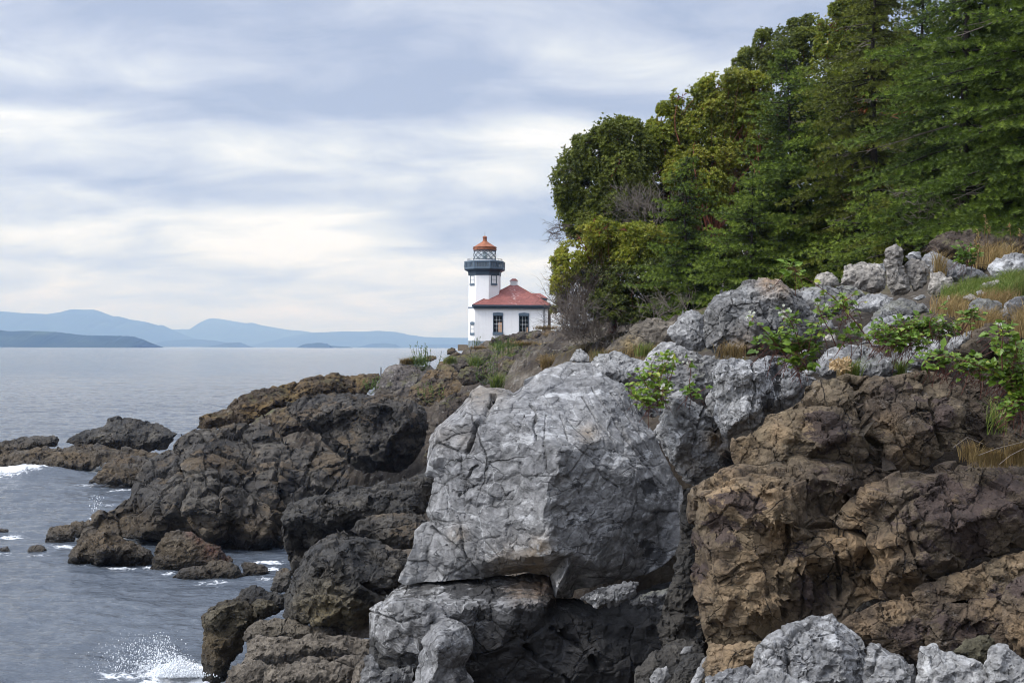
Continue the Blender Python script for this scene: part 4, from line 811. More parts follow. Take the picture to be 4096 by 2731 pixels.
# waterline rocks
rock('3', [(235, 828), (250, 760), (275, 735), (340, 728), (382, 725), (408, 780), (397, 822), (330, 834)], 43.6, SHORE, 'upright angular rock at the seaward tip with two flat faces', 'boulder', 'rock', GS, px=1.8)
rock('3', [(368, 720), (400, 706), (440, 705), (500, 700), (540, 740), (520, 810), (430, 815), (400, 790)], 44.3, SHORE, 'brown jagged rock tucked behind the upright angular rock', 'boulder', 'rock', GS, px=1.8)
rock('3', [(356, 945), (370, 870), (400, 810), (440, 755), (500, 738), (570, 755), (650, 790), (740, 830), (800, 870), (840, 930), (760, 953), (640, 951), (540, 953), (430, 948)], 39.3, SHORE, 'wide barnacled rock sloping into the water left of the red-seamed rock', 'boulder', 'rock', GS, px=1.8, ctrl=[(560, 860, -1.0), (500, 800, -.4)])
rock('3', [(790, 974), (820, 890), (850, 800), (880, 765), (960, 756), (1010, 765), (1080, 800), (1150, 830), (1232, 918), (1180, 962), (1060, 992), (930, 978), (850, 982)], 38.4, SHORE, 'brown rock with a rust-red seam running down its right side', 'boulder', 'rock', GS, px=1.8, stains=[(1060, 800, 34, .7), (1130, 860, 50, .8), (1010, 770, 25, .7), (1190, 900, 34, .6)])
ROCKS[-1].data.materials[0] = rockmat('red_seam_rock', [(.018, .017, .0155), (.042, .038, .033), (.078, .068, .055), (.14, .12, .095)], .6, .3, (1, 1, 2), (.8, .8), pale=.25, palec=(.2, .19, .165), stain=(.10, .040, .028), tide=True, bump=.07)
rock('3', [(912, 1008), (960, 960), (1040, 942), (1090, 950), (1120, 1000), (1132, 1034), (1010, 1026)], 36.8, SHORE, 'low wet rock awash at the left end of the three small barnacled rocks', 'boulder', 'rock', GS, px=1.8)
rock('3', [(1070, 948), (1130, 912), (1200, 915), (1270, 945), (1302, 1000), (1272, 1033), (1150, 1033), (1100, 995)], 36.9, SHORE, 'rounded barnacled rock in the middle of the three small rocks', 'boulder', 'rock', GS, px=1.8)
rock('3', [(1275, 930), (1350, 922), (1400, 940), (1437, 970), (1400, 1008), (1300, 1018), (1288, 970)], 37.4, SHORE, 'smooth brown rock at the right end of the three small barnacled rocks', 'boulder', 'rock', GS, px=1.8)
rock('3', [(138, 888), (150, 845), (190, 830), (235, 838), (258, 878), (220, 893)], 41.6, SHORE, 'small domed rock alone in the water left of the angular rock', 'boulder', 'rock', GS, px=1.8)
rock('3', [(225, 856), (260, 832), (305, 848), (290, 858)], 43, BLACK, 'flat black rock awash beside the small domed rock', 'boulder', 'rock', GS, px=1.8)
rock('3', [(-40, 884), (0, 850), (40, 838), (66, 872), (50, 890), (-40, 893)], 41.8, BLACK, 'small black rock in the foam at the left edge', 'boulder', 'rock', GS, px=1.8)
rock('3', [(-40, 768), (0, 745), (45, 750), (46, 770), (0, 775)], 45.6, SHORE, 'low brown rock awash furthest left in the inlet', 'boulder', 'rock', GS, px=1.8)
rock('3', [(30, 908), (60, 890), (88, 902), (60, 911)], 40.8, BLACK, 'tiny black rock awash just below the small black rock', 'boulder', 'rock', GS, px=1.8)
rock('3', [(-20, 1008), (10, 990), (28, 1004)], 37.6, BLACK, 'tiny dark rock alone in the nearer water at the left edge', 'boulder', 'rock', GS, px=1.8)
# black cliff rocks left of the big boulder
rock('9', [(800, 380), (805, 290), (850, 220), (950, 180), (1080, 150), (1250, 120), (1420, 90), (1560, 50), (1720, 20), (1900, -20), (1990, 0), (1960, 200), (1900, 290), (1850, 420), (1700, 480), (1500, 460), (1300, 420), (1100, 420), (1050, 560), (960, 640), (890, 760), (850, 640), (820, 500)], 27.5, BLACK, 'black overhanging cliff rock with a brown ragged top behind the big grey boulder', 'outcrop', 'rock', GS, tilt=.45, bulge=.3, px=1.8,
     ctrl=[(960, 300, -.6), (1250, 250, -.8), (1120, 390, -.5), (960, 480, .8), (1000, 560, .9), (1500, 250, -.4), (1700, 350, -.6)])
rock('9', [(1040, 530), (1090, 480), (1200, 440), (1270, 395), (1330, 450), (1480, 480), (1600, 550), (1760, 590), (1760, 800), (1640, 930), (1500, 1100), (1480, 1230), (1250, 1200), (1000, 1140), (900, 1100), (820, 1060), (840, 900), (880, 780), (960, 660)], 24.5, BLACK, 'great black wedge of wet rock leaning right beside the grey pedestal', 'outcrop', 'rock', GS, tilt=.5, bulge=.25, px=1.8, ctrl=[(1000, 760, -.4), (1150, 650, -.9), (1080, 900, -1.0), (1300, 1000, -1.1), (1400, 800, -1.0)],
     cracks=[([(1130, 670), (1300, 740), (1420, 820), (1560, 870), (1660, 860)], .06, .22), ([(980, 920), (1100, 880), (1250, 900), (1480, 940)], .05, .14)], stains=[(1150, 1050, 180, .9), (1350, 1080, 150, .8), (1000, 1000, 80, .6)])
rock('9', [(1300, 420), (1400, 340), (1520, 300), (1700, 290), (1900, 290), (1900, 420), (1800, 560), (1650, 560), (1480, 480), (1380, 460)], 25.8, SHORE, 'speckled brown rock wedged under the ragged cliff top beside the grey boulder', 'outcrop', 'rock', GS, tilt=.5, px=1.8)
rock('9', [(705, 870), (740, 800), (760, 720), (840, 690), (890, 740), (880, 830), (850, 890), (760, 890)], 27.2, SHORE, 'small dark rock in the gully between foam and the black wedge', 'boulder', 'rock', GS, px=1.8)
rock('9', [(460, 930), (500, 860), (570, 830), (640, 828), (700, 870), (830, 890), (830, 1000), (760, 1060), (620, 1010), (520, 990)], 26.6, BLACK, 'black knobbly rock on top of the tan rock at the water edge', 'boulder', 'rock', GS, px=1.8)
rock('9', [(195, 1060), (230, 1020), (330, 970), (430, 930), (560, 960), (640, 930), (740, 950), (790, 990), (760, 1040), (640, 1080), (560, 1120), (520, 1200), (500, 1330), (430, 1420), (380, 1560), (330, 1640), (200, 1580), (190, 1420), (210, 1260), (205, 1130)], 25.6, rockmat('brown_water_edge_rock', [(.022, .018, .013), (.052, .042, .028), (.095, .08, .052), (.18, .155, .11)], .8, .25, (1, 1, 2), (.9, .6), pale=.25, palec=(.2, .18, .13), tide=True, bump=.07), 'olive-brown rock with an undercut front where the white splash breaks', 'outcrop', 'rock', GS, tilt=.25, bulge=.22, px=1.8, ctrl=[(300, 1050, -.5), (640, 1000, -.7), (420, 1080, .1), (350, 1200, -.1), (300, 1400, -.4)])
rock('9', [(500, 1230), (540, 1140), (600, 1100), (720, 1080), (850, 1070), (1000, 1130), (1250, 1110), (1480, 1130), (1490, 1230), (1300, 1230), (1100, 1260), (900, 1250), (700, 1250), (560, 1270)], 24.2, TAN, 'ochre cracked ledge between the black wedge and the tan slabs', 'outcrop', 'rock', GS, tilt=.6, px=1.8, stains=[(800, 1180, 200, .7)])
rock('9', [(500, 1420), (550, 1240), (600, 1215), (760, 1230), (900, 1225), (1050, 1190), (1250, 1210), (1480, 1240), (1480, 1340), (1250, 1370), (1050, 1370), (900, 1410), (720, 1420), (560, 1480)], 22.4, TAN, 'grey-tan slab with a smooth sloping top above the pale pitted rocks', 'outcrop', 'rock', GS, tilt=.6, bulge=.2, px=1.8)
rock('9', [(480, 1660), (520, 1400), (640, 1340), (800, 1320), (1000, 1300), (1250, 1290), (1490, 1280), (1490, 1660)], 23.6, TAN, 'brown rock filling the cracks between the grey-tan slab and the pale pitted rocks', 'outcrop', 'rock', GS, tilt=.5, bulge=.1, px=1.8)
rock('9', [(370, 1640), (400, 1470), (470, 1410), (560, 1390), (640, 1390), (720, 1430), (720, 1500), (650, 1640)], 21.2, TAN, 'pale pitted rock cut off by the bottom edge, left of two', 'boulder', 'rock', GS, tilt=.5, px=1.8)
rock('9', [(640, 1640), (670, 1490), (720, 1430), (800, 1440), (900, 1400), (1040, 1365), (1200, 1400), (1360, 1430), (1360, 1520), (1330, 1640)], 20.2, TAN, 'pale pitted rock cut off by the bottom edge, right of two', 'boulder', 'rock', GS, tilt=.5, px=1.8)
rock('9', [(1180, 1390), (1300, 1350), (1470, 1350), (1470, 1450), (1380, 1640), (1330, 1600), (1350, 1450)], 19.6, TAN, 'tan slab wedged beside the grey pedestal at the bottom', 'outcrop', 'rock', GS, tilt=.5, px=1.8)

# the big grey boulder
BBO = [(290, 1088), (330, 980), (365, 850), (400, 815), (440, 815), (415, 760), (440, 690), (455, 600), (412, 588), (425, 510), (440, 400), (480, 360), (560, 290), (640, 190), (670, 165), (700, 180), (790, 180), (830, 205), (880, 170), (880, 140), (940, 110), (980, 90), (1080, 60), (1190, 60), (1240, 100), (1370, 180), (1400, 250), (1440, 330), (1500, 400), (1560, 540), (1620, 640), (1645, 740), (1640, 850), (1600, 950), (1540, 1010), (1450, 1060), (1330, 1085), (1200, 1120), (1115, 1130), (1110, 1165), (1030, 1165), (1005, 1060), (880, 1045), (760, 1060), (600, 1075), (490, 1092), (400, 1092), (320, 1105)]
rock('4', BBO, 13.0, GREY, 'huge pale grey boulder with a flat cracked face in the centre of the photo', 'boulder', 'rock', None, tilt=.45, bulge=.18, thick=.7, seed=101, soft=1, px=1.6, jag=.012, spacing=.16, blk=((.22, .006), (.07, .0035)), fine=.0045, facet=.028, rough_f=.09, step_s=.16, step_a=.010, aniso=(1.0, .8, 1.0),
     ctrl=[(495, 372, .10), (600, 345, .0), (700, 338, -.10), (800, 332, -.2), (885, 338, -.30), (960, 415, -.46), (1042, 475, -.72), (1036, 580, -.80), (985, 660, -.74), (975, 740, -.78), (990, 850, -.80), (1000, 960, -.76), (1040, 1110, -.66), (560, 520, .0), (700, 500, -.16), (850, 520, -.38), (560, 700, -.08), (700, 700, -.24), (850, 720, -.46), (470, 760, .14), (600, 880, -.14), (760, 880, -.36), (900, 900, -.60), (680, 1000, -.20), (850, 990, -.48), (430, 950, .12), (500, 1010, .04), (450, 520, .2),
           (1110, 540, -.60), (1080, 640, -.66), (1090, 800, -.62), (1110, 960, -.58), (1230, 420, -.18), (1180, 300, .22), (1050, 330, .06), (960, 250, .38), (800, 250, .30), (690, 250, .38), (600, 290, .22), (870, 215, .58), (1000, 170, .72), (1120, 130, .95), (1240, 190, .72), (1300, 300, .40), (1390, 440, .10), (1250, 560, -.36), (1370, 600, -.20), (1480, 600, .06), (1220, 720, -.44), (1360, 740, -.24), (1500, 740, .02), (1570, 740, .22), (1260, 880, -.42), (1400, 860, -.16), (1520, 870, .12), (1230, 1020, -.36), (1360, 1000, -.14), (1470, 960, .08)],
     cracks=[([(735, 210), (700, 300), (655, 350), (640, 420), (612, 480)], .022, .12), ([(915, 255), (945, 300), (930, 360), (935, 420)], .014, .06), ([(620, 600), (640, 560), (665, 545)], .010, .05), ([(570, 680), (640, 640), (700, 625), (730, 590)], .008, .035), ([(770, 640), (795, 690), (830, 660)], .007, .03), ([(985, 300), (970, 450), (985, 560)], .006, .03), ([(1050, 300), (1090, 430), (1210, 520), (1250, 600), (1330, 650)], .008, .03),
             ([(440, 830), (520, 890), (600, 960), (660, 1040)], .014, .06), ([(575, 820), (590, 930), (610, 980)], .009, .04), ([(480, 440), (560, 400), (650, 380)], .006, .03), ([(1200, 180), (1300, 330), (1420, 500), (1540, 640)], .008, .03), ([(1150, 220), (1220, 330), (1300, 430)], .007, .03), ([(1280, 190), (1380, 340), (1470, 470)], .007, .03), ([(450, 620), (520, 640), (515, 760)], .007, .03), ([(1340, 400), (1420, 470), (1500, 560)], .007, .03)],
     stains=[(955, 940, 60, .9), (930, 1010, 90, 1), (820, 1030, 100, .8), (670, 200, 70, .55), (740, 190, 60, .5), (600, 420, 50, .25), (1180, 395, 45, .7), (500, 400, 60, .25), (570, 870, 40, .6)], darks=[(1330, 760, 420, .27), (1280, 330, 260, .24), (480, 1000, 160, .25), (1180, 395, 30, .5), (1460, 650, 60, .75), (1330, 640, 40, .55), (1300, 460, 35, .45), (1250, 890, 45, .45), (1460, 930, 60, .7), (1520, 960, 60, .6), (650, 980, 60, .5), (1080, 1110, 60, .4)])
# its pedestal
rock('4', [(148, 1220), (170, 1195), (210, 1170), (300, 1100), (400, 1085), (600, 1070), (760, 1055), (880, 1045), (1000, 1065), (1030, 1170), (1120, 1170), (1200, 1190), (1400, 1150), (1640, 1070), (1700, 1240), (1725, 1380), (1650, 1430), (1560, 1510), (1480, 1560), (1450, 1640), (640, 1660), (350, 1660), (160, 1640), (155, 1450), (150, 1300)], 12.7, PED, 'black-and-white streaked rock ledge carrying the huge grey boulder', 'outcrop', 'rock', None, tilt=.45, bulge=.2, thick=.6, seed=111, px=1.7, spacing=.13, jag=.012, fine=.006, blk=((.2, .014), (.08, .006)), chip=.2, step_a=.022,
     ctrl=[(250, 1200, -.3), (420, 1200, -.35), (640, 1190, -.3), (850, 1200, -.4), (1000, 1180, -.2), (450, 1330, -.4), (650, 1330, -.15), (830, 1300, -.35), (1000, 1280, -.1), (1150, 1280, .0), (1350, 1300, .02), (1550, 1300, .06), (900, 1450, -.2), (1200, 1450, -.15), (700, 1500, -.2), (1050, 1360, -.08), (1300, 1400, .0), (1450, 1400, .08), (1100, 1560, -.2), (1350, 1540, -.02), (230, 1400, -.2), (260, 1580, -.2)],
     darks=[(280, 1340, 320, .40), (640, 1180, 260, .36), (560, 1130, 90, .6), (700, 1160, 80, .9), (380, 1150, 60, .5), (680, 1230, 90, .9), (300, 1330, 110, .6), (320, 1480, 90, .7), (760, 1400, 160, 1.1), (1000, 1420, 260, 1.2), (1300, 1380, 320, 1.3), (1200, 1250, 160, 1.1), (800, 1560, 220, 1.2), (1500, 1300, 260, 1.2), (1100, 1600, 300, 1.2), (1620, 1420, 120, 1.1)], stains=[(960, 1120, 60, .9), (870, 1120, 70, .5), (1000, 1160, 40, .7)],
     cracks=[([(150, 1225), (300, 1280), (420, 1250)], .01, .05), ([(1010, 1320), (1150, 1400), (1230, 1500)], .03, .12), ([(880, 1400), (1000, 1500), (1120, 1600)], .03, .12)])
rock('4', [(335, 1680), (350, 1600), (370, 1500), (400, 1350), (440, 1290), (510, 1255), (560, 1272), (630, 1320), (640, 1400), (600, 1480), (640, 1560), (650, 1680)], 12.0, GREY, 'tall grey rock leaning on the streaked ledge at the bottom', 'boulder', 'rock', None, tilt=.3, bulge=.3, px=1.7, blk=((.3, .012), (.1, .005)), chip=.15, step_a=.02, fine=.004, ctrl=[(470, 1400, -.45), (430, 1560, -.4)], stains=[(560, 1560, 40, .3)], darks=[(600, 1500, 60, .7), (480, 1600, 60, .3)])
rock('4', [(80, 1680), (110, 1530), (135, 1440), (160, 1430), (200, 1500), (360, 1490), (340, 1680)], 12.3, GREYD, 'grey foot of the streaked ledge at the bottom edge', 'boulder', 'rock', None, tilt=.3, px=1.8, darks=[(250, 1560, 60, .6)])
for pts, lab in (([(1140, 1170), (1200, 1128), (1330, 1095), (1420, 1090), (1410, 1150), (1330, 1203), (1220, 1217)], 'dark grey slab wedged directly under the huge boulder, largest of five'), ([(1365, 1182), (1420, 1150), (1560, 1118), (1585, 1150), (1500, 1203), (1400, 1218)], 'long grey slab next to the dark wedged slab'), ([(1495, 1212), (1560, 1183), (1592, 1190), (1572, 1222), (1520, 1228)], 'small pale stone below the long grey slab'), ([(1590, 1172), (1640, 1085), (1695, 1095), (1665, 1190), (1620, 1215)], 'narrow stone squeezed against the brown cliff foot'), ([(1620, 1202), (1660, 1188), (1705, 1290), (1645, 1275)], 'split grey stone under the narrow one by the brown cliff')):
    rock('4', pts, 12.1, GREYD, lab, 'stone', 'rock', 'stones wedged under the huge boulder', px=1.8, darks=[(pts[0][0] + 60, pts[0][1], 120, .5)])

# upper slope
rock('6', [(285, 690), (310, 640), (370, 600), (430, 550), (520, 520), (620, 535), (640, 560), (620, 640), (500, 700), (400, 712), (320, 705)], 24, rockmat('brown_hump_rock', [(.045, .037, .03), (.095, .08, .062), (.165, .14, .11), (.27, .245, .205)], .9, .35, (1, 1, 2), (1.1, .75), pale=.7, palec=(.34, .31, .28), stain=(.3, .22, .1), bump=.04), 'brown lichened hump beside the red trunk of the bushy tree', 'boulder', 'rock', GU, tilt=.6, stains=[(400, 660, 45, .9)])
rock('8', [(1915, 385), (1925, 355), (1945, 315), (1975, 285), (2003, 276), (2030, 300), (2068, 335), (2090, 360), (2085, 395), (2000, 400)], 20, GREYP, 'small grey rock alone left of the slope, below the bare twigs', 'boulder', 'rock', GU, bulge=.2, jag=.07, tilt=.7)
rock('6', [(195, 760), (205, 725), (240, 700), (330, 695), (400, 728), (440, 745), (480, 710), (540, 660), (600, 640), (720, 690), (835, 720), (820, 765), (700, 790), (560, 820), (440, 850), (380, 870), (300, 860), (230, 830)], 15.6, GREYP, 'low pale grey rock shelf behind the top of the huge boulder', 'outcrop', 'rock', GU, tilt=.9)
rock('6', [(575, 600), (600, 560), (630, 520), (655, 488), (700, 480), (768, 505), (765, 580), (795, 670), (760, 690), (700, 690), (640, 660), (600, 635)], 15.2, GREYP, 'lumpy light grey rock at the left foot of the broad grey slab', 'boulder', 'rock', GU, tilt=.4)
rock('6', [(755, 575), (770, 500), (790, 445), (820, 412), (860, 400), (930, 385), (960, 350), (1040, 325), (1080, 318), (1150, 348), (1215, 390), (1260, 430), (1320, 500), (1375, 565), (1370, 640), (1240, 690), (1100, 715), (950, 712), (840, 722), (785, 680)], 14.2, GREYD, 'broad dark grey slab with a buff ragged crest, largest on the upper slope', 'boulder', 'rock', GU, tilt=.4, bulge=.16, seed=121, px=1.7, ctrl=[(930, 420, -.1), (1080, 420, -.25), (860, 480, -.2), (1000, 560, -.4), (1150, 500, -.2), (1240, 560, -.15), (850, 620, -.25), (1080, 640, -.38)], stains=[(1090, 340, 60, .9), (1150, 370, 50, .7), (980, 700, 90, .8)])
rock('6', [(1205, 420), (1230, 385), (1290, 362), (1400, 368), (1500, 365), (1560, 400), (1540, 460), (1440, 510), (1330, 530), (1290, 480)], 15.0, GREYD, 'grey slab right behind the broad slab, under the tall bramble cane', 'boulder', 'rock', GU, tilt=.8)
rock('6', [(1510, 440), (1570, 405), (1640, 400), (1705, 420), (1690, 455), (1640, 495), (1560, 500), (1490, 490)], 14.4, GREY, 'pale flat rock below the pointed upright rock', 'boulder', 'rock', GU, tilt=.7)
rock('6', [(1600, 500), (1680, 440), (1740, 425), (1850, 450), (1890, 490), (1800, 530), (1680, 540), (1590, 560)], 13.5, GREYD, 'flat grey slab with a notch, beside the bramble patch', 'boulder', 'rock', GU, tilt=.9)
rock('6', [(1530, 620), (1560, 565), (1610, 530), (1700, 505), (1810, 510), (1720, 570), (1640, 620), (1560, 650)], 12.8, GREY, 'smooth grey slab sloping into the bramble patch', 'boulder', 'rock', GU, tilt=.9)
rock('6', [(1440, 330), (1460, 265), (1530, 248), (1590, 245), (1640, 260), (1665, 300), (1670, 380), (1600, 400), (1520, 385), (1435, 360)], 17.2, BUFF, 'buff squarish rock left of the pointed upright rock', 'boulder', 'rock', GU, tilt=.4)
rock('6', [(1308, 330), (1330, 300), (1380, 290), (1420, 315), (1445, 355), (1390, 380), (1315, 372)], 17.0, BUFF, 'small buff rock at the left end of the upper rock row', 'boulder', 'rock', GU, tilt=.4)
rock('6', [(1600, 300), (1625, 255), (1660, 248), (1670, 290), (1640, 330)], 17.6, GREY, 'small grey rock wedged between the buff and the upright rock', 'boulder', 'rock', GU)
rock('6', [(1655, 250), (1660, 195), (1690, 165), (1720, 155), (1748, 178), (1752, 230), (1765, 300), (1795, 385), (1760, 412), (1700, 415), (1672, 370), (1668, 300)], 16.2, BUFF, 'pointed upright buff rock standing like a pillar against the dark trees', 'boulder', 'rock', GU, tilt=.15, bulge=.3)
rock('6', [(1755, 260), (1785, 225), (1850, 235), (1888, 280), (1865, 360), (1805, 405), (1770, 330)], 16.3, BUFF, 'buff angular rock close to the right of the upright pillar', 'boulder', 'rock', GU, tilt=.25)
rock('6', [(1760, 218), (1800, 190), (1840, 195), (1850, 235), (1790, 245)], 16.9, GREY, 'small grey rock on top behind the angular buff rock', 'boulder', 'rock', GU)
rock('6', [(1845, 235), (1860, 205), (1900, 190), (1980, 230), (2060, 260), (2150, 290), (2185, 330), (2130, 350), (2050, 350), (1950, 340), (1880, 300)], 16.6, GREYP, 'long striped grey rock dipping right into the grass', 'boulder', 'rock', GU, tilt=.5)
rock('6', [(1870, 390), (1885, 300), (1930, 290), (2000, 330), (2015, 395), (1950, 425), (1900, 425)], 15.2, BUFF, 'pale buff rock below the striped grey rock', 'boulder', 'rock', GU)
rock('6', [(2165, 280), (2200, 240), (2250, 208), (2310, 204), (2360, 210), (2700, 215), (2700, 320), (2330, 340), (2250, 345), (2190, 320)], 15.4, GREY, 'grey split rock in the grass at the right edge', 'boulder', 'rock', GU, tilt=.5)
rock('6', [(2090, 395), (2150, 350), (2230, 330), (2270, 345), (2200, 375), (2120, 402)], 14.6, BUFF, 'low pale rock half buried in green grass', 'boulder', 'rock', GU, tilt=.8)
rock('6', [(1840, 200), (1860, 165), (1900, 130), (1980, 95), (2110, 85), (2220, 95), (2352, 110), (2700, 115), (2700, 250), (2200, 260), (2000, 240), (1900, 210)], 20.5, rockmat('brown_bank_rock', [(.03, .022, .018), (.06, .045, .036), (.10, .08, .062), (.17, .14, .11)], .9, .35, (1.6, 1, .6), (1.2, .7), pale=.4, palec=(.24, .22, .18), moss=.4, bump=.04), 'brown earthy rock bank below the firs at the right edge', 'outcrop', 'rock', GU, tilt=.5)
rock('6', [(2068, 490), (2080, 445), (2110, 428), (2180, 425), (2245, 450), (2255, 520), (2200, 548), (2110, 545)], 12.4, GREYD, 'rounded dark grey rock in dry grass, left of two at the right edge', 'boulder', 'rock', GU, tilt=.4)
rock('6', [(2235, 500), (2255, 450), (2290, 430), (2352, 410), (2700, 400), (2700, 560), (2300, 555), (2250, 540)], 12.0, GREYD, 'rounded dark grey rock in dry grass, right of two at the right edge', 'boulder', 'rock', GU, tilt=.4)
rock('6', [(430, 850), (560, 800), (700, 745), (830, 735), (815, 860), (790, 910), (700, 930), (560, 1010), (440, 1020), (410, 930)], 13.9, GREYD, 'shadowed grey rock behind the bramble between boulder and streaked rock', 'boulder', 'rock', GU, tilt=.3, bulge=.1)
rock('6', [(1690, 720), (1705, 680), (1740, 650), (1810, 628), (1870, 618), (1955, 650), (1945, 705), (1870, 755), (1770, 795), (1725, 760)], 12.3, GREY, 'pale grey rock with a cleft beside the bramble, right of the cracked slab', 'boulder', 'rock', GU, tilt=.6)
rock('6', [(1310, 790), (1330, 720), (1370, 680), (1410, 668), (1500, 655), (1600, 670), (1690, 715), (1755, 795), (1700, 820), (1560, 815), (1450, 830), (1350, 820)], 11.4, GREY, 'smooth pale grey slab with dry leaves on it above the brown cliff', 'boulder', 'rock', GU, tilt=.7, bulge=.18)
rock('6', [(1965, 665), (1985, 630), (2040, 600), (2130, 575), (2150, 600), (2060, 660), (1990, 720)], 11.6, GREY, 'narrow pale rock edge beside the dark brown rock at the right', 'boulder', 'rock', GU, tilt=.6)
rock('6', [(1990, 700), (2050, 640), (2120, 580), (2220, 555), (2352, 545), (2700, 545), (2700, 760), (2200, 760), (2050, 770)], 11.3, BROWN, 'dark brown rock behind the bramble at the right edge', 'boulder', 'rock', GU, tilt=.6)
rr_ = np.random.default_rng(5)
for i_, (x, y, r_, d_) in enumerate([(1380, 560, 34, 12.6), (1500, 560, 30, 12.8), (1400, 620, 34, 11.9), (1560, 640, 28, 11.9), (1620, 650, 30, 11.8), (1860, 560, 36, 12.6), (1940, 540, 30, 12.9), (1980, 470, 26, 13.6), (1960, 600, 32, 12.0), (2010, 560, 30, 12.4), (1480, 470, 26, 14.6), (1830, 420, 28, 14.6), (1780, 470, 30, 13.9), (880, 720, 26, 13.2), (940, 725, 30, 12.9), (1060, 730, 24, 12.3), (1270, 700, 34, 11.8), (1290, 790, 30, 11.2), (2080, 420, 30, 13.6), (1960, 430, 30, 14.2), (2140, 400, 22, 14.0), (1170, 470, 30, 15.2), (520, 700, 28, 16.4), (1440, 840, 26, 10.9), (1780, 800, 22, 11.5)]):
    an_ = np.sort(rr_.uniform(0, 2 * math.pi, 8)); rad_ = rr_.uniform(.7, 1.15, 8)
    rock('6', [(x + math.cos(a) * r_ * 1.35 * q, y + math.sin(a) * r_ * .8 * q) for a, q in zip(an_, rad_)], d_, (GREY, GREYD, BUFF, GREYD)[i_ % 4], 'small pale angular stone lying loose between the grey slabs of the upper slope', 'stone', 'rock', 'loose stones between the grey slabs', tilt=.6, bulge=.35, thick=.9, px=1.8)
# streaked rock and its neighbour
rock('5', [(270, 200), (285, 160), (340, 155), (430, 150), (520, 140), (600, 150), (640, 200), (700, 215), (745, 240), (720, 265), (690, 305), (680, 360), (590, 395), (510, 400), (500, 465), (430, 465), (340, 502), (310, 475), (290, 400), (285, 330), (272, 250)], 11.4, STREAK, 'white-streaked blocky grey rock standing above the brown cliff', 'boulder', 'rock', GU, tilt=.18, bulge=.25, px=1.7, ctrl=[(340, 200, -.25), (420, 210, -.32), (420, 400, -.35), (330, 400, -.28), (540, 250, -.1), (600, 330, -.12), (660, 260, -.1)], darks=[(560, 200, 60, .6), (520, 330, 40, .6), (640, 190, 50, .5)], cracks=[([(450, 160), (460, 300), (440, 440)], .012, .06), ([(560, 180), (570, 380)], .015, .07)])
rock('5', [(15, 470), (30, 440), (60, 380), (80, 310), (125, 290), (180, 330), (240, 350), (290, 400), (300, 470), (350, 530), (378, 615), (300, 650), (240, 690), (200, 715), (165, 690), (110, 620), (60, 540)], 11.9, GREY, 'cracked grey rock with a rusty stain leaning between boulder and cliff', 'boulder', 'rock', GU, tilt=.15, bulge=.26, px=1.7, ctrl=[(120, 340, -.3), (130, 500, -.45), (220, 620, -.2), (260, 540, -.2), (220, 400, -.2)], stains=[(290, 500, 45, 1.2), (330, 560, 35, 1.0), (180, 620, 40, .4)], darks=[(260, 400, 40, .6), (340, 600, 40, .6)], cracks=[([(245, 350), (215, 440), (190, 560)], .014, .07), ([(150, 390), (220, 450), (300, 470)], .012, .06)])
rock('5', [(240, 330), (265, 270), (290, 290), (300, 380), (280, 410), (245, 360)], 11.9, GREYP, 'thin pale stone jammed between the streaked and the cracked rock', 'stone', 'rock', GU)
# the brown cliff
GB = 'slabs of the brown cliff'
CL = dict(px=1.6, blk=((.19, .030), (.08, .0065)), facet=.03, rough_f=.07, step_s=.18, step_a=.03, chip=.2, fine=.0035, rim=-.2)
rock('5', [(1380, 260), (1450, 180), (1560, 140), (1639, 100), (2030, 100), (2030, 620), (1560, 600), (1450, 560), (1370, 480)], 10.9, BROWN, 'dark brown cliff end under the hanging bramble at the right edge', 'outcrop', 'rock', GB, tilt=.3, bulge=.07, darks=[(1480, 350, 150, .6)], **CL)
rock('5', [(350, 540), (360, 500), (420, 490), (510, 405), (600, 370), (670, 320), (685, 270), (760, 235), (860, 220), (1000, 225), (1100, 215), (1200, 200), (1300, 220), (1370, 255), (1395, 310), (1400, 400), (1380, 480), (1290, 570), (1230, 620), (1060, 645), (950, 610), (800, 590), (620, 590), (480, 610), (390, 630), (365, 590)], 10.4, BROWN, 'purple-brown top slab of the cliff spotted with pale lichen', 'outcrop', 'rock', GB, tilt=.45, bulge=.07, seed=131,
     ctrl=[(700, 380, -.1), (620, 480, -.25), (830, 350, -.15), (850, 470, -.4), (720, 540, -.35), (1000, 330, -.1), (1010, 480, -.3), (1050, 580, -.35), (1200, 450, -.3), (1300, 400, -.15), (900, 270, .25), (1200, 260, .2)], darks=[(800, 450, 110, .7), (1050, 300, 140, .6), (1260, 420, 100, .6)], stains=[(700, 430, 50, .7), (1040, 440, 60, .6), (560, 470, 60, .7), (1120, 540, 70, .6), (420, 540, 60, .6)], cracks=[([(920, 340), (930, 450), (1000, 540), (1010, 600)], .03, .14), ([(680, 330), (830, 340), (1000, 290)], .02, .09), ([(1230, 330), (1260, 450), (1290, 540)], .02, .08)], **CL)
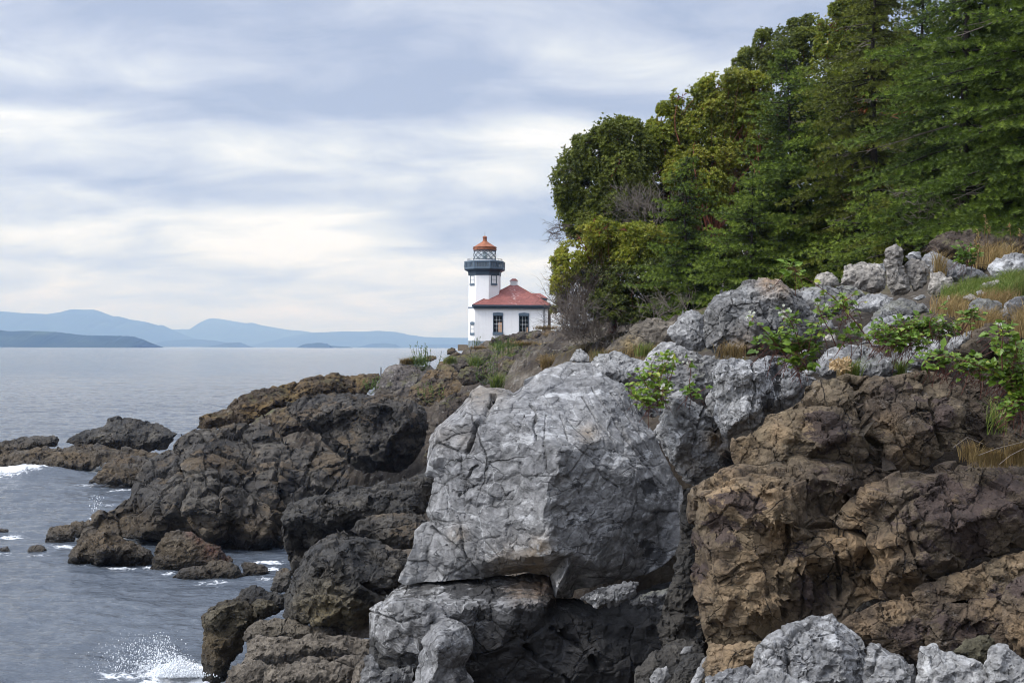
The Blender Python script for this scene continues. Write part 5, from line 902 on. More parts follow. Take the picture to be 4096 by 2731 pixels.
rock('5', [(165, 745), (180, 710), (235, 685), (330, 640), (440, 620), (520, 595), (600, 580), (800, 590), (960, 605), (1060, 650), (1000, 695), (880, 765), (790, 840), (840, 890), (970, 910), (990, 1050), (1010, 1190), (890, 1270), (830, 1320), (700, 1310), (560, 1350), (500, 1405), (380, 1415), (260, 1405), (230, 1350), (190, 1200), (178, 1100), (210, 1040), (190, 940), (168, 820)], 9.9, BROWN, 'large tawny face of the cliff with broken steps, right of the black gap', 'outcrop', 'rock', GB, tilt=.3, bulge=.07, seed=137, spacing=.12,
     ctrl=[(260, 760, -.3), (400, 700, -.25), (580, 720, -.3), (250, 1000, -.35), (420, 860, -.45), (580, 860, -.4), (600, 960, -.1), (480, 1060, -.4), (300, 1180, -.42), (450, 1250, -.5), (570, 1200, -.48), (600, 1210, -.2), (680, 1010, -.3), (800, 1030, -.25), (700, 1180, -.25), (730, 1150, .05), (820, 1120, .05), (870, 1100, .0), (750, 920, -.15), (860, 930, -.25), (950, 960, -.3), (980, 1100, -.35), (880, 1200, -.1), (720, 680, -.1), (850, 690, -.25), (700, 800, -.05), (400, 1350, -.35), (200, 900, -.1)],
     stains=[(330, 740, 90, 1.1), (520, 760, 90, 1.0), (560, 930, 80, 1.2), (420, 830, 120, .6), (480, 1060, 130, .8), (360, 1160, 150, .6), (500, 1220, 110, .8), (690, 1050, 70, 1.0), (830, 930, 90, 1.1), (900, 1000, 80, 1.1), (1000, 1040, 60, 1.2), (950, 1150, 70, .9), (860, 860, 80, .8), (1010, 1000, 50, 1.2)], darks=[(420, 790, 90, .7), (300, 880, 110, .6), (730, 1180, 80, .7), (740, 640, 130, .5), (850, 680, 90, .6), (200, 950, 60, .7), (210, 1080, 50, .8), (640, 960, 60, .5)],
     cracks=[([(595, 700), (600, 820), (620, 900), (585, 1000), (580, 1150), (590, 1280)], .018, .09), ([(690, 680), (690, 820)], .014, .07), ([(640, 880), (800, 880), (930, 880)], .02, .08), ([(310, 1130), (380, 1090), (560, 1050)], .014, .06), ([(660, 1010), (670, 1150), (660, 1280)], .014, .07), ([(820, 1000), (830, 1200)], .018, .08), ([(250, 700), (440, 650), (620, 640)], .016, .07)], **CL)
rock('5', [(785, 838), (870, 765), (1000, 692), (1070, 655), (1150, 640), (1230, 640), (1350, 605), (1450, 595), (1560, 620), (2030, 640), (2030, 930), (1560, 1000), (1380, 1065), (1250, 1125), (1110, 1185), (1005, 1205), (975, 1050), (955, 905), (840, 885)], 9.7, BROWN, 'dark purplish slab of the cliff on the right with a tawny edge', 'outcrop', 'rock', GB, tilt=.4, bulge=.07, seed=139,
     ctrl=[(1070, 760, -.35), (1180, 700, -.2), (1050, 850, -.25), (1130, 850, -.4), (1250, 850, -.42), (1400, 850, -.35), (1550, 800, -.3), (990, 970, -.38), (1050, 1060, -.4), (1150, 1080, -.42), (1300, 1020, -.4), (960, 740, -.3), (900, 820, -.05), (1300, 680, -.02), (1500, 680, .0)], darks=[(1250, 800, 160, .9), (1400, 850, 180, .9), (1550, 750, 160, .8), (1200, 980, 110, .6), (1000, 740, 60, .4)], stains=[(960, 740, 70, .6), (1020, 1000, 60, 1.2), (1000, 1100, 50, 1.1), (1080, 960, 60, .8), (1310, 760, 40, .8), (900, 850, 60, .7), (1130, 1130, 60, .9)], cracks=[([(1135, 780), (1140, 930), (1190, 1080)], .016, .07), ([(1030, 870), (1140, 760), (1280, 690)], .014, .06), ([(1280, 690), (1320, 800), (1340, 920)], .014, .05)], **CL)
rock('5', [(840, 1310), (900, 1265), (1005, 1210), (1110, 1190), (1250, 1130), (1385, 1070), (1560, 1005), (2030, 935), (2030, 1160), (1600, 1130), (1450, 1200), (1250, 1240), (1230, 1300), (1250, 1420), (1200, 1480), (1100, 1470), (1030, 1450), (930, 1390)], 9.4, BROWN, 'sloping brown ledge under the long diagonal crack of the cliff', 'outcrop', 'rock', GB, tilt=.3, bulge=.07, stains=[(1080, 1250, 90, .8), (1400, 1120, 90, .6), (1600, 1020, 80, .7), (930, 1330, 60, .6)], darks=[(1100, 1380, 110, .7)], **CL)
rock('5', [(1215, 1300), (1240, 1235), (1450, 1195), (1560, 1120), (2030, 1100), (2030, 1500), (1560, 1440), (1420, 1400), (1250, 1480), (1210, 1420)], 9.3, BROWN, 'blackish lower block of the cliff above the pale foreground rocks', 'outcrop', 'rock', GB, tilt=.25, bulge=.07, darks=[(1400, 1300, 250, .6)], stains=[(1500, 1250, 100, .5)], **CL)
rock('5', [(1540, 1200), (1560, 1140), (1590, 1105), (1650, 1070), (2030, 1040), (2030, 1540), (1600, 1460), (1560, 1330)], 8.4, BROWN, 'reddish-purple brown rock cut by the right edge low down', 'boulder', 'rock', GB, tilt=.3, darks=[(1620, 1150, 90, .8)], stains=[(1620, 1350, 90, .9)], **CL)
rock('5', [(220, 1600), (235, 1480), (262, 1400), (380, 1390), (515, 1385), (485, 1440), (450, 1510), (380, 1600)], 9.4, BROWN, 'olive-brown foot of the cliff beside the pale rounded boulder', 'outcrop', 'rock', GB, tilt=.3, stains=[(350, 1450, 120, .8)], **CL)
rock('5', [(80, 1600), (110, 1500), (150, 1440), (240, 1430), (250, 1500), (180, 1600)], 9.7, BLACK, 'dark brown rock in the gap at the bottom under the cliff', 'boulder', 'rock', GF)
rock('5', [(60, 1250), (110, 1060), (130, 900), (140, 720), (205, 700), (215, 1000), (215, 1250), (225, 1440), (60, 1440), (20, 1330)], 12.0, BLACK, 'rock wall painted black for the shade deep in the gap between the huge boulder and the cliff', 'outcrop', 'rock', None, tilt=.1, bulge=.1)  # added behind the gap; its black stands in for the shade inside
rock('5', [(-90, 1660), (-60, 1510), (10, 1430), (110, 1380), (240, 1385), (260, 1660)], 10.5, BLACK, 'rock floor painted black for the shade at the bottom of the gap under small pale stones', 'outcrop', 'rock', None, tilt=.6, bulge=.15)  # added floor, coloured black so the hole looks unlit
# foreground
rock('5', [(1320, 1430), (1390, 1370), (1480, 1353), (1525, 1400), (1485, 1490), (1400, 1480)], 8.6, rockmat('green_brown_rock', [(.03, .027, .018), (.065, .058, .038), (.11, .10, .066), (.19, .175, .12)], 1.2, .3, (1, 1, 1), (2, .6), pale=.3, bump=.03), 'small olive-brown rock behind the two jagged grey rocks', 'boulder', 'rock', GF)
rock('5', [(1165, 1545), (1180, 1460), (1188, 1405), (1240, 1398), (1300, 1430), (1370, 1440), (1440, 1470), (1495, 1520), (1505, 1640), (1165, 1640)], 7.9, GREYP, 'jagged pale grey rock with rough furrows, left of the two at lower right', 'boulder', 'rock', GF, tilt=.4, bulge=.25)
rock('5', [(1465, 1520), (1490, 1405), (1530, 1388), (1590, 1430), (1639, 1470), (2030, 1490), (2030, 1640), (1490, 1640)], 7.7, GREY, 'smooth grey rock in the bottom right corner', 'boulder', 'rock', GF, tilt=.4, bulge=.25)
rock('5', [(925, 1500), (945, 1410), (970, 1385), (1010, 1400), (1090, 1440), (1165, 1500), (1175, 1640), (920, 1640)], 8.0, GREY, 'grey split rock right of the large rounded boulder', 'boulder', 'rock', GF, tilt=.4, cracks=[([(1010, 1400), (990, 1480), (940, 1540)], .012, .05)])
rock('5', [(450, 1460), (470, 1410), (500, 1375), (560, 1330), (640, 1295), (740, 1270), (800, 1262), (838, 1300), (900, 1340), (945, 1400), (962, 1480), (930, 1560), (900, 1660), (450, 1660), (447, 1520)], 8.0, GREY, 'large rounded pale grey boulder in the foreground at the bottom', 'boulder', 'rock', GF, tilt=.5, bulge=.28, seed=151, px=1.6, cracks=[([(735, 1275), (640, 1330), (610, 1400), (605, 1480), (610, 1560)], .016, .07), ([(720, 1290), (800, 1275), (835, 1300)], .012, .05), ([(480, 1400), (560, 1420), (600, 1400)], .008, .03)])
rock('5', [(215, 1640), (240, 1550), (330, 1508), (420, 1483), (465, 1510), (460, 1640)], 7.8, GREY, 'low pale grey rock left of the large rounded foreground boulder', 'boulder', 'rock', GF, tilt=.6)
rock('5', [(395, 1640), (430, 1540), (480, 1510), (560, 1493), (620, 1540), (720, 1560), (800, 1580), (820, 1640)], 7.4, GREYP, 'furrowed grey rock at the bottom edge before the rounded boulder', 'boulder', 'rock', GF, tilt=.6)
rock('5', [(-5, 1540), (30, 1500), (80, 1493), (92, 1540), (60, 1580), (5, 1580)], 9.9, GREY, 'small white-grey stone at the bottom in the dark gap', 'stone', 'rock', GF)
rock('5', [(130, 1440), (150, 1405), (187, 1404), (190, 1432), (160, 1448)], 10.3, GREYP, 'small pale stone topmost in the dark gap', 'stone', 'rock', GF)
rock('5', [(150, 1620), (200, 1520), (230, 1460), (266, 1428), (262, 1480), (240, 1560), (210, 1620)], 9.2, GREYP, 'pale leaning stone sliver against the cliff foot', 'stone', 'rock', GF)
# ------------------------------------------------------------------ trees
rt = np.random.default_rng(77)
BARK = plain('fir_bark', (.036, .029, .024), .9, .5, 6, bumps=.03)
REDBARK = plain('red_peeling_bark', (.20, .065, .035), .6, .45, 5, bumps=.01)
DEADT = plain('bare_grey_twig', (.185, .155, .13), .85, .4, 4)
DEADB = plain('bare_brown_twig', (.10, .075, .06), .85, .4, 4)
MAD = leafmat('broad_leaf', [(0, (.040, .055, .010)), (.35, (.10, .128, .018)), (.62, (.21, .245, .028)), (.84, (.36, .375, .05)), (.90, (.36, .28, .04)), (.94, (.28, .115, .03)), (1, (.19, .06, .03))], .36, .38, .45)
MADD = leafmat('dull_broad_leaf', [(0, (.038, .050, .012)), (.4, (.090, .112, .021)), (.7, (.18, .21, .034)), (.93, (.30, .32, .065)), (1, (.24, .17, .05))], .42, .38, .4)
FIR = leafmat('fir_needle', [(0, (.018, .028, .006)), (.4, (.055, .086, .014)), (.7, (.13, .185, .025)), (1, (.22, .28, .04))], .5, .28, .25)
FIRB = leafmat('bright_fir_needle', [(0, (.022, .038, .008)), (.4, (.060, .096, .014)), (.7, (.128, .182, .024)), (1, (.25, .32, .042))], .5, .30, .25)
FIRO = leafmat('olive_fir_needle', [(0, (.032, .038, .008)), (.4, (.078, .092, .015)), (.7, (.140, .160, .024)), (1, (.22, .235, .04))], .5, .30, .25)
def unit(v): return v / (np.linalg.norm(v, axis=-1, keepdims=True) + 1e-9)
def rosettes(g, C, A, n, ln, wd, tint, spread=.95):
    """n leaves round each growing tip C with axis A"""
    k = len(C); A = unit(A); ref = unit(rt.normal(size=(k, 3))); u = unit(np.cross(A, ref)); v = np.cross(A, u)
    ph = (np.arange(n)[None] / n * 2 * math.pi + rt.uniform(0, 6.28, (k, 1)) + rt.uniform(-.35, .35, (k, n)))
    el = spread * rt.uniform(.55, 1.25, (k, n))
    rad = np.cos(ph)[..., None] * u[:, None] + np.sin(ph)[..., None] * v[:, None]
    ax = np.cos(el)[..., None] * A[:, None] + np.sin(el)[..., None] * rad
    nr = A[:, None] + rt.normal(0, .25, (k, n, 3)); L_ = ln * rt.uniform(.7, 1.2, (k, n))
    t_ = np.clip(tint[:, None] + rt.normal(0, .10, (k, n)), 0, .86); red = rt.random((k, n)); t_ = np.where(red < .025, rt.uniform(.88, 1, (k, n)), t_)
    g.leaves(np.repeat(C, n, 0), ax.reshape(-1, 3), nr.reshape(-1, 3), L_.ravel(), (L_ * wd).ravel(), t_.ravel(), .18)
def branching(g, base, tips, r0, r1, jit=.12, sides=5, n=7):
    for tp in tips:
        tp = np.asarray(tp); s_ = np.linspace(0, 1, n)[:, None]; L_ = np.linalg.norm(tp - base)
        p = base + (tp - base) * s_ + np.array((0, 0, 1.0)) * (np.sin(s_ * math.pi) * -.08 * L_) * 0
        p = p + np.cumsum(rt.normal(0, jit * L_ / n, (n, 3)), 0) * np.sin(s_ * math.pi)
        g.tube(p, np.linspace(r0, r1, n), sides)
def broad(fr, lobes, d, label, mat=MAD, base=None, dens=150, leaf=.125, nl=7, red=.0, bright=.45, group='broad-leaved evergreens of the wood', bark=REDBARK, name='madrone_tree', trunk_r=.13, depth=1.0, bare=.0, fill=.45):
    """crown of leafy lobes (pixel centres and radii at the tree's own distance) on a branching trunk"""
    sc_ = FR[fr][2]; L3 = []
    for i, q in enumerate(lobes):
        x, y, rx, ry = q[:4]; dd = d + (q[4] if len(q) > 4 else rt.uniform(-.7, .7)); c = PF(fr, x, y, dd); R3 = np.array((rx, (rx + ry) / 2 * depth, ry)) / sc_ * dd / FPX; L3.append((c, R3))
    cs = np.array([c for c, _ in L3]); main = len(L3)
    for c, R3 in list(L3):                                        # smaller bunches standing out of each lobe
        for _ in range(3):
            v = unit(rt.normal(size=3) + (0, -.5, .35)); L3.append((c + v * R3 * rt.uniform(.75, 1.0), R3 * rt.uniform(.26, .44)))
    if base is None: bx, by = cs[:, 0].mean(), cs[:, 1].mean() + .5
    else: q = PF(fr, base, 0, d); bx, by = q[0], d + .4
    B = np.array((bx, by, gz(bx, by) - .15))
    T = thing(name, label, 'tree', B, group)
    g = Geo(); tw = Geo(); bk = Geo()
    top = np.array((cs[:, 0].mean(), cs[:, 1].mean(), min(cs[:, 2].mean(), cs[:, 2].min() + .6))); top = B + (top - B) * .75
    n = 9; s_ = np.linspace(0, 1, n)[:, None]; tp = B + (top - B) * s_ + np.cumsum(rt.normal(0, .06, (n, 3)), 0) * np.sin(s_ * math.pi); bk.tube(tp, np.linspace(trunk_r, trunk_r * .6, n), 7)
    for i_, (c, R3) in enumerate(L3):
        st = tp[rt.integers(4, n)]
        if i_ < main: branching(bk, st, [c], trunk_r * .34, trunk_r * .10, .34, n=9)
        ar = 4 * math.pi * ((R3[0] * R3[1]) ** 1.6 / 3 + (R3[0] * R3[2]) ** 1.6 / 3 + (R3[1] * R3[2]) ** 1.6 / 3) ** (1 / 1.6)
        m_ = int(ar * dens * 1.7); dirs = unit(rt.normal(size=(m_, 3))); lump = .26 * fbm(dirs * 2.6 + c, 3, .6, 4) + .20 * fbm(dirs * 6.5 + c, 2, .6, 6)
        rr = 1 + lump + np.where(rt.random(m_) < fill, -rt.random(m_) ** 1.3 * .5, np.where(rt.random(m_) < .14, rt.uniform(0, .30, m_), rt.uniform(-.12, .06, m_))); pts = c + dirs * R3 * rr[:, None]
        keep = fbm(pts * 1.3, 3, .6, 15) > -.22 + bare
        for c2, R2 in L3:                                         # leave the inside of the neighbouring lobes thin
            if c2 is not c: keep &= (np.linalg.norm((pts - c2) / R2, axis=1) > .62) | (rt.random(m_) < .12)
        pts, dirs = pts[keep], dirs[keep]
        A = unit(dirs * (1, 1, .8) + (0, 0, .75) + rt.normal(0, .3, dirs.shape))
        tint = bright + .32 * fbm(pts * .8, 3, .6, 22) + rt.normal(0, .09, len(pts)) + .05 * A[:, 2]
        rosettes(g, pts, A, nl, leaf * .86, .40, tint + .04)
        tw.tube([tp[5], c], .006, 3); k = max(9 if i_ < main else 3, int(ar * 2.2)); dd_ = unit(rt.normal(size=(k, 3)))
        branching(tw, c, c + dd_ * R3 * rt.uniform(.75, 1.04, (k, 1)), .022, .006, .22, 3, 6)
    tw.tube([B - (0, 0, .1), tp[5]], .01, 4); bk.build('trunk', bark, T, B); g.build('crown', mat, T, B); tw.build('twigs', bark if rt.random() < .6 else DEADB, T, B)
    return T
def fir(fr, x, ytop, d, label, mat=FIR, lmax=3.0, xtop=None, crown0=.05, dens=1.0, tuft=.105, droop=.25, bright=.45, group='firs of the wood', base_dz=-.2, azr=None, dead=.0, name='fir_tree', sparse=0.0, nper=6, ybase=None, tw_gap=.15):
    xb = PF(fr, x, 0, d)[0]; B = np.array((xb, d, gz(xb, d) + base_dz)); tz = PF(fr, x if xtop is None else xtop, ytop, d); Ht = tz[2] - B[2]
    T = thing(name, label, 'tree', B, group); bk = Geo(); g = Geo(); DT = []
    n = 12; s_ = np.linspace(0, 1, n)[:, None]; tp = B + (tz - B) * s_ + np.cumsum(rt.normal(0, .015 * Ht / n * 3, (n, 3)), 0) * np.sin(s_ * math.pi); r0 = .011 * Ht + .025
    bk.tube(tp, r0 * (1 - .93 * s_[:, 0]), 8)
    nb = int(Ht / .30 * nper * 1.05); SC, SA, ST = [], [], []
    for i in range(nb):
        t_ = crown0 + (1 - crown0) * ((i + rt.random()) / nb); az_ = rt.uniform(0, 2 * math.pi)
        if azr is not None and rt.random() < .75: az_ = rt.uniform(*azr)
        p0 = np.array([np.interp(t_, s_[:, 0], tp[:, k]) for k in range(3)])
        L_ = lmax * (1 - t_) ** .75 * rt.uniform(.5, 1.15) + .18
        m_ = max(4, int(L_ / .16)); u_ = np.linspace(0, 1, m_); hd = np.array((math.sin(az_), math.cos(az_), 0)); up0 = .35 * (t_ - .3)
        path = p0 + hd * (u_ * L_)[:, None] + np.array((0, 0, 1.0)) * (L_ * (up0 * u_ - droop * u_ ** 1.7 + .12 * u_ ** 4))[:, None] + np.cumsum(rt.normal(0, .018 * L_ / m_ * 3, (m_, 3)), 0)
        isdead = rt.random() < dead * (1.4 - t_); dt = Geo()
        (dt if isdead else bk).tube(path, np.linspace(.012 + .006 * L_, .004, m_), 4)
        sd = unit(np.cross(hd, (0, 0, 1.0))); tg = unit(np.gradient(path, axis=0))
        nt_ = max(3, int(L_ / tw_gap)); pos = np.linspace(.05, 1, nt_)
        for sg in (-1, 1):
            for uu in pos:
                if not isdead and rt.random() < sparse: continue
                pb = np.array([np.interp(uu, u_, path[:, k]) for k in range(3)]); tl = (.10 + .34 * L_ * (1 - uu) ** .8 * min(1, uu * 3.5 + .65)) * rt.uniform(.6, 1.2)
                dr = unit(hd * rt.uniform(.5, .9) + sd * sg * rt.uniform(.6, 1.0) + np.array((0, 0, rt.uniform(-.25, .18)))); k = max(2, int(tl / (tuft * .75)))
                q = pb + dr * (np.linspace(.12, 1, k) * tl)[:, None] + np.array((0, 0, -1.0)) * (.22 * droop * 2 * tl * np.linspace(0, 1, k) ** 2)[:, None]
                if isdead:
                    if rt.random() < .55: dt.tube(np.concatenate([pb[None], q]), .005, 3)
                    continue
                SC.append(q); SA.append(np.broadcast_to(dr, q.shape)); ST.append(np.linspace(-.10, .16, k) + (uu - .5) * .22)
        if isdead: DT.append(dt)
        if not isdead: SC.append(path[m_ // 2:]); SA.append(tg[m_ // 2:]); ST.append(np.full(m_ - m_ // 2, .1))
    C = np.concatenate(SC); A = np.concatenate(SA); tt = np.concatenate(ST); C = C + rt.normal(0, .02, C.shape)
    tint = bright + tt * 1.5 + .30 * fbm(C * 1.1, 3, .6, 33)
    k = len(C); nn = 9; Au = unit(A + rt.normal(0, .18, A.shape)); ref = unit(rt.normal(size=(k, 3))); u = unit(np.cross(Au, ref)); v = np.cross(Au, u)
    ph = np.arange(nn)[None] / nn * 6.283 + rt.uniform(0, 6.28, (k, 1)); el = rt.uniform(.35, .95, (k, nn)); rad = np.cos(ph)[..., None] * u[:, None] + np.sin(ph)[..., None] * v[:, None]
    ax = np.cos(el)[..., None] * Au[:, None] + np.sin(el)[..., None] * rad
    ln = tuft * rt.uniform(.75, 1.25, (k, nn))
    g.leaves(np.repeat(C, nn, 0), ax.reshape(-1, 3), rad.reshape(-1, 3), ln.ravel(), (ln * .17).ravel(), np.clip(np.repeat(tint, nn) + rt.normal(0, .06, k * nn), 0, 1), .1)
    bk.build('trunk', BARK, T, B); g.build('crown', mat, T, B)
    for dt in DT[:90]: dt.build('dead_branch', DEADT, T, B)
    return T
def twigs(g, p, dr, L_, lev, r=.02, spread=.55):
    """a bare branch that forks"""
    n = 6; s_ = np.linspace(0, 1, n)[:, None]; q = p + dr * L_ * s_ + np.cumsum(rt.normal(0, .09 * L_ / n * 2.0, (n, 3)), 0); g.tube(q, np.linspace(r, r * .5, n), 4 if r > .012 else 3)
    if lev:
        for _ in range(rt.integers(2, 5)):
            k = rt.integers(1, n); d2 = unit(dr + rt.normal(0, spread, 3)); twigs(g, q[k], d2, L_ * rt.uniform(.45, .8), lev - 1, r * .62, spread)

# the left edge of the wood: evergreen broad-leaved trees
broad('7', [(110, 900, 95, 150), (210, 790, 110, 110), (300, 700, 95, 100), (390, 690, 80, 80), (345, 640, 42, 60), (250, 690, 50, 55), (230, 950, 150, 150), (360, 850, 120, 120), (310, 1050, 130, 110), (110, 1030, 70, 90), (160, 1120, 90, 70), (440, 770, 90, 110), (230, 1120, 100, 80), (420, 940, 100, 110), (380, 1060, 100, 90), (500, 720, 70, 80)], 46, 'rounded olive-green tree at the left edge of the wood, above the lighthouse roof', MADD, base=330, dens=105, leaf=.13, bright=.54)
broad('7', [(180, 1235, 110, 75), (310, 1190, 110, 75), (430, 1180, 110, 70), (90, 1330, 75, 80), (50, 1420, 45, 55), (170, 1340, 110, 70), (300, 1310, 120, 70), (60, 1500, 26, 36), (22, 1545, 16, 24), (240, 1150, 110, 60), (520, 1200, 100, 70), (420, 1270, 110, 70), (560, 1280, 90, 60)], 42, 'yellow-green bushy tree with a red trunk leaning over bare twigs, nearest the lighthouse', MAD, base=345, dens=120, leaf=.13, bright=.66, trunk_r=.16)
broad('7', [(640, 480, 36, 40), (570, 545, 36, 36), (600, 610, 75, 60), (560, 690, 80, 70), (690, 560, 62, 55), (650, 700, 80, 60), (760, 450, 55, 50), (520, 640, 40, 40)], 47, 'open tree showing reddish branches between small leaf clusters on the skyline', MAD, base=640, dens=130, leaf=.135, bright=.56, bare=.0, trunk_r=.12, fill=.4)
broad('7', [(830, 440, 85, 62), (930, 400, 70, 55), (930, 480, 100, 70), (850, 540, 100, 70), (1010, 450, 80, 80), (1010, 550, 80, 70), (730, 640, 85, 70), (800, 700, 90, 70), (740, 800, 80, 70), (690, 870, 80, 70), (900, 640, 90, 70), (780, 910, 90, 80), (860, 780, 90, 80), (820, 1000, 90, 80), (960, 700, 90, 80), (620, 790, 80, 80), (640, 880, 80, 70)], 46, 'bright green broad-leaved tree in the middle of the skyline', MAD, base=850, dens=105, leaf=.135, bright=.60, trunk_r=.14)
broad('7', [(945, 330, 40, 42), (1000, 290, 60, 50), (1050, 220, 40, 60), (1075, 180, 28, 34), (1120, 270, 70, 70), (1180, 200, 70, 60), (1240, 140, 60, 48), (1300, 130, 60, 50), (1260, 230, 90, 80), (1200, 320, 100, 80), (1080, 350, 80, 60)], 53, 'small-leaved olive tree on the skyline left of the tall firs', MADD, base=1150, dens=85, leaf=.14, bright=.56)
broad('7', [(1390, 130, 60, 55), (1450, 70, 60, 70), (1500, 10, 70, 60), (1400, 220, 80, 70), (1490, 170, 90, 80), (1560, 80, 80, 80), (1620, 20, 80, 80), (1560, 220, 100, 80), (1440, 280, 90, 60)], 50, 'tree with pale flower tips and dark red twigs at the top of the skyline', MAD, base=1480, dens=90, leaf=.14, bright=.50, bare=.05)
# fill behind
BKG = 'shaded trees at the back of the wood'
broad('7', [(560, 800, 110, 90), (500, 900, 120, 110), (640, 920, 130, 120), (420, 1000, 110, 110), (540, 1040, 130, 110), (700, 1060, 130, 110), (450, 1150, 120, 90), (600, 1180, 130, 90), (760, 1180, 120, 90)], 48, 'shaded tree behind the grey bare twigs, left part of the wood', MADD, base=560, dens=75, leaf=.16, bright=.36, group=BKG)
broad('7', [(1000, 700, 150, 120), (880, 820, 150, 120), (1050, 880, 150, 130), (930, 980, 150, 130), (1120, 620, 130, 110), (800, 950, 130, 120), (850, 1120, 140, 110), (1020, 1120, 140, 110), (1180, 1000, 140, 130), (1180, 1180, 120, 90)], 50, 'shaded tree behind the dark conical fir', MADD, base=980, dens=65, leaf=.16, bright=.36, group=BKG)
broad('7', [(1330, 430, 120, 110), (1400, 560, 140, 120), (1330, 720, 150, 130), (1480, 700, 140, 120), (1450, 860, 150, 130), (1560, 450, 130, 120), (1500, 1020, 150, 110)], 48, 'shaded tree in the gap right of the dark conical fir, near the orange trunk', MAD, base=1420, dens=60, leaf=.15, bright=.40, group=BKG)
broad('7', [(1720, 300, 150, 150), (1780, 520, 160, 150), (1680, 700, 150, 140), (1820, 800, 170, 150), (1900, 980, 170, 120), (1720, 940, 150, 130)], 46, 'shaded tree behind the drooping olive fir', MADD, base=1760, dens=50, leaf=.16, bright=.28, group=BKG)
broad('7', [(2050, 200, 170, 180), (2150, 450, 180, 170), (2300, 250, 170, 180), (2330, 600, 170, 180), (2120, 720, 170, 150), (2320, 880, 160, 140), (2150, 960, 160, 110)], 42, 'shaded tree at the back of the wood by the right edge', MADD, base=2200, dens=50, leaf=.16, bright=.26, group=BKG)
UND = 'bushes along the foot of the wood'
broad('6', [(250, 330, 90, 55), (370, 330, 110, 60), (490, 330, 100, 60), (320, 400, 110, 60), (300, 470, 110, 70), (420, 430, 110, 80), (520, 450, 100, 70), (420, 520, 90, 40)], 41, 'shaded bush at the foot of the wood behind the bare thicket', MADD, base=420, dens=70, leaf=.14, bright=.26, group=UND, trunk_r=.05, name='bush')
broad('6', [(580, 300, 100, 60), (690, 290, 110, 60), (800, 290, 100, 60), (640, 370, 110, 60), (620, 440, 110, 80), (740, 430, 110, 80), (840, 380, 110, 80), (700, 490, 90, 40)], 40, 'dark bush behind the lumpy light grey rock and the small fir', MADD, base=720, dens=70, leaf=.14, bright=.24, group=UND, trunk_r=.05, name='bush')
broad('6', [(880, 225, 110, 70), (1000, 200, 110, 70), (1290, 180, 110, 70), (960, 300, 120, 80), (1080, 270, 120, 80), (1200, 300, 120, 80), (1150, 370, 100, 50)], 38, 'dark bush behind the buff crest of the broad slab', MADD, base=1080, dens=70, leaf=.14, bright=.26, group=UND, trunk_r=.05, name='bush')
broad('6', [(1320, 230, 110, 70), (1450, 190, 120, 70), (1580, 180, 120, 80), (1500, 260, 110, 50), (1400, 290, 80, 40)], 34, 'bush with red-brown leaves behind the buff rocks of the upper row', MAD, base=1460, dens=80, leaf=.13, bright=.42, group=UND, trunk_r=.05, name='bush')
broad('6', [(1750, 130, 120, 70), (1880, 90, 120, 80), (2020, 50, 120, 70), (2180, 30, 130, 80), (2320, 30, 110, 80), (1900, 170, 100, 40)], 30, 'dark bush behind the brown bank at the right edge', MADD, base=1980, dens=75, leaf=.13, bright=.24, group=UND, trunk_r=.05, name='bush')
# firs
fir('7', 1235, 262, 33, 'dark conical fir in the middle, branches down to the grey rocks', FIR, lmax=2.9, xtop=1165, bright=.46, tuft=.10, droop=.20, nper=7)
fir('7', 700, 780, 37, 'small dark fir between the yellow-green bush and the conical fir', FIR, lmax=2.1, xtop=680, bright=.45, tuft=.10, nper=6, droop=.18)
fir('7', 1000, 880, 31.5, 'low young fir in front of the conical fir on its left side', FIR, lmax=1.9, bright=.52, tuft=.095, droop=.15, nper=6)
fir('7', 1620, -420, 31, 'tall olive fir with drooping foliage and grey dead branches', FIRO, lmax=3.0, bright=.42, tuft=.10, droop=.42, dead=.14, sparse=.12, nper=5)
fir('7', 1420, 330, 37, 'thin olive fir behind, right of the conical fir top', FIRO, lmax=2.0, bright=.46, tuft=.105, droop=.35, dead=.3, nper=4)
fir('7', 2060, -900, 25.5, 'big bright green fir reaching out of the top of the photo', FIRB, lmax=3.3, bright=.38, tuft=.095, droop=.30, dead=.10, nper=5, crown0=.10)
fir('7', 2420, -1100, 22.5, 'bright fir with long boughs at the right edge', FIRB, lmax=3.1, bright=.36, tuft=.09, droop=.30, dead=.07, nper=5, crown0=.10)
fir('7', 1560, 960, 28, 'low young fir with flat boughs above the buff rocks', FIR, lmax=1.5, bright=.60, tuft=.085, droop=.12, nper=6)
fir('7', 1760, 900, 27, 'small fir tangled with dead branches above the upright pillar rock', FIRO, lmax=1.7, bright=.44, tuft=.09, droop=.3, dead=.25, nper=5)
fir('7', 2260, 700, 24, 'small bright fir above the brown bank at the right edge', FIRB, lmax=1.7, bright=.46, tuft=.085, droop=.2, dead=.1, nper=6)
fir('7', 1850, -300, 40, 'tall dark fir standing behind the drooping olive fir', FIR, lmax=3.0, bright=.34, tuft=.14, nper=4, tw_gap=.24)
fir('7', 2250, -300, 36, 'tall dark fir behind the bright firs at the right', FIR, lmax=3.2, bright=.32, tuft=.14, nper=4, tw_gap=.24)
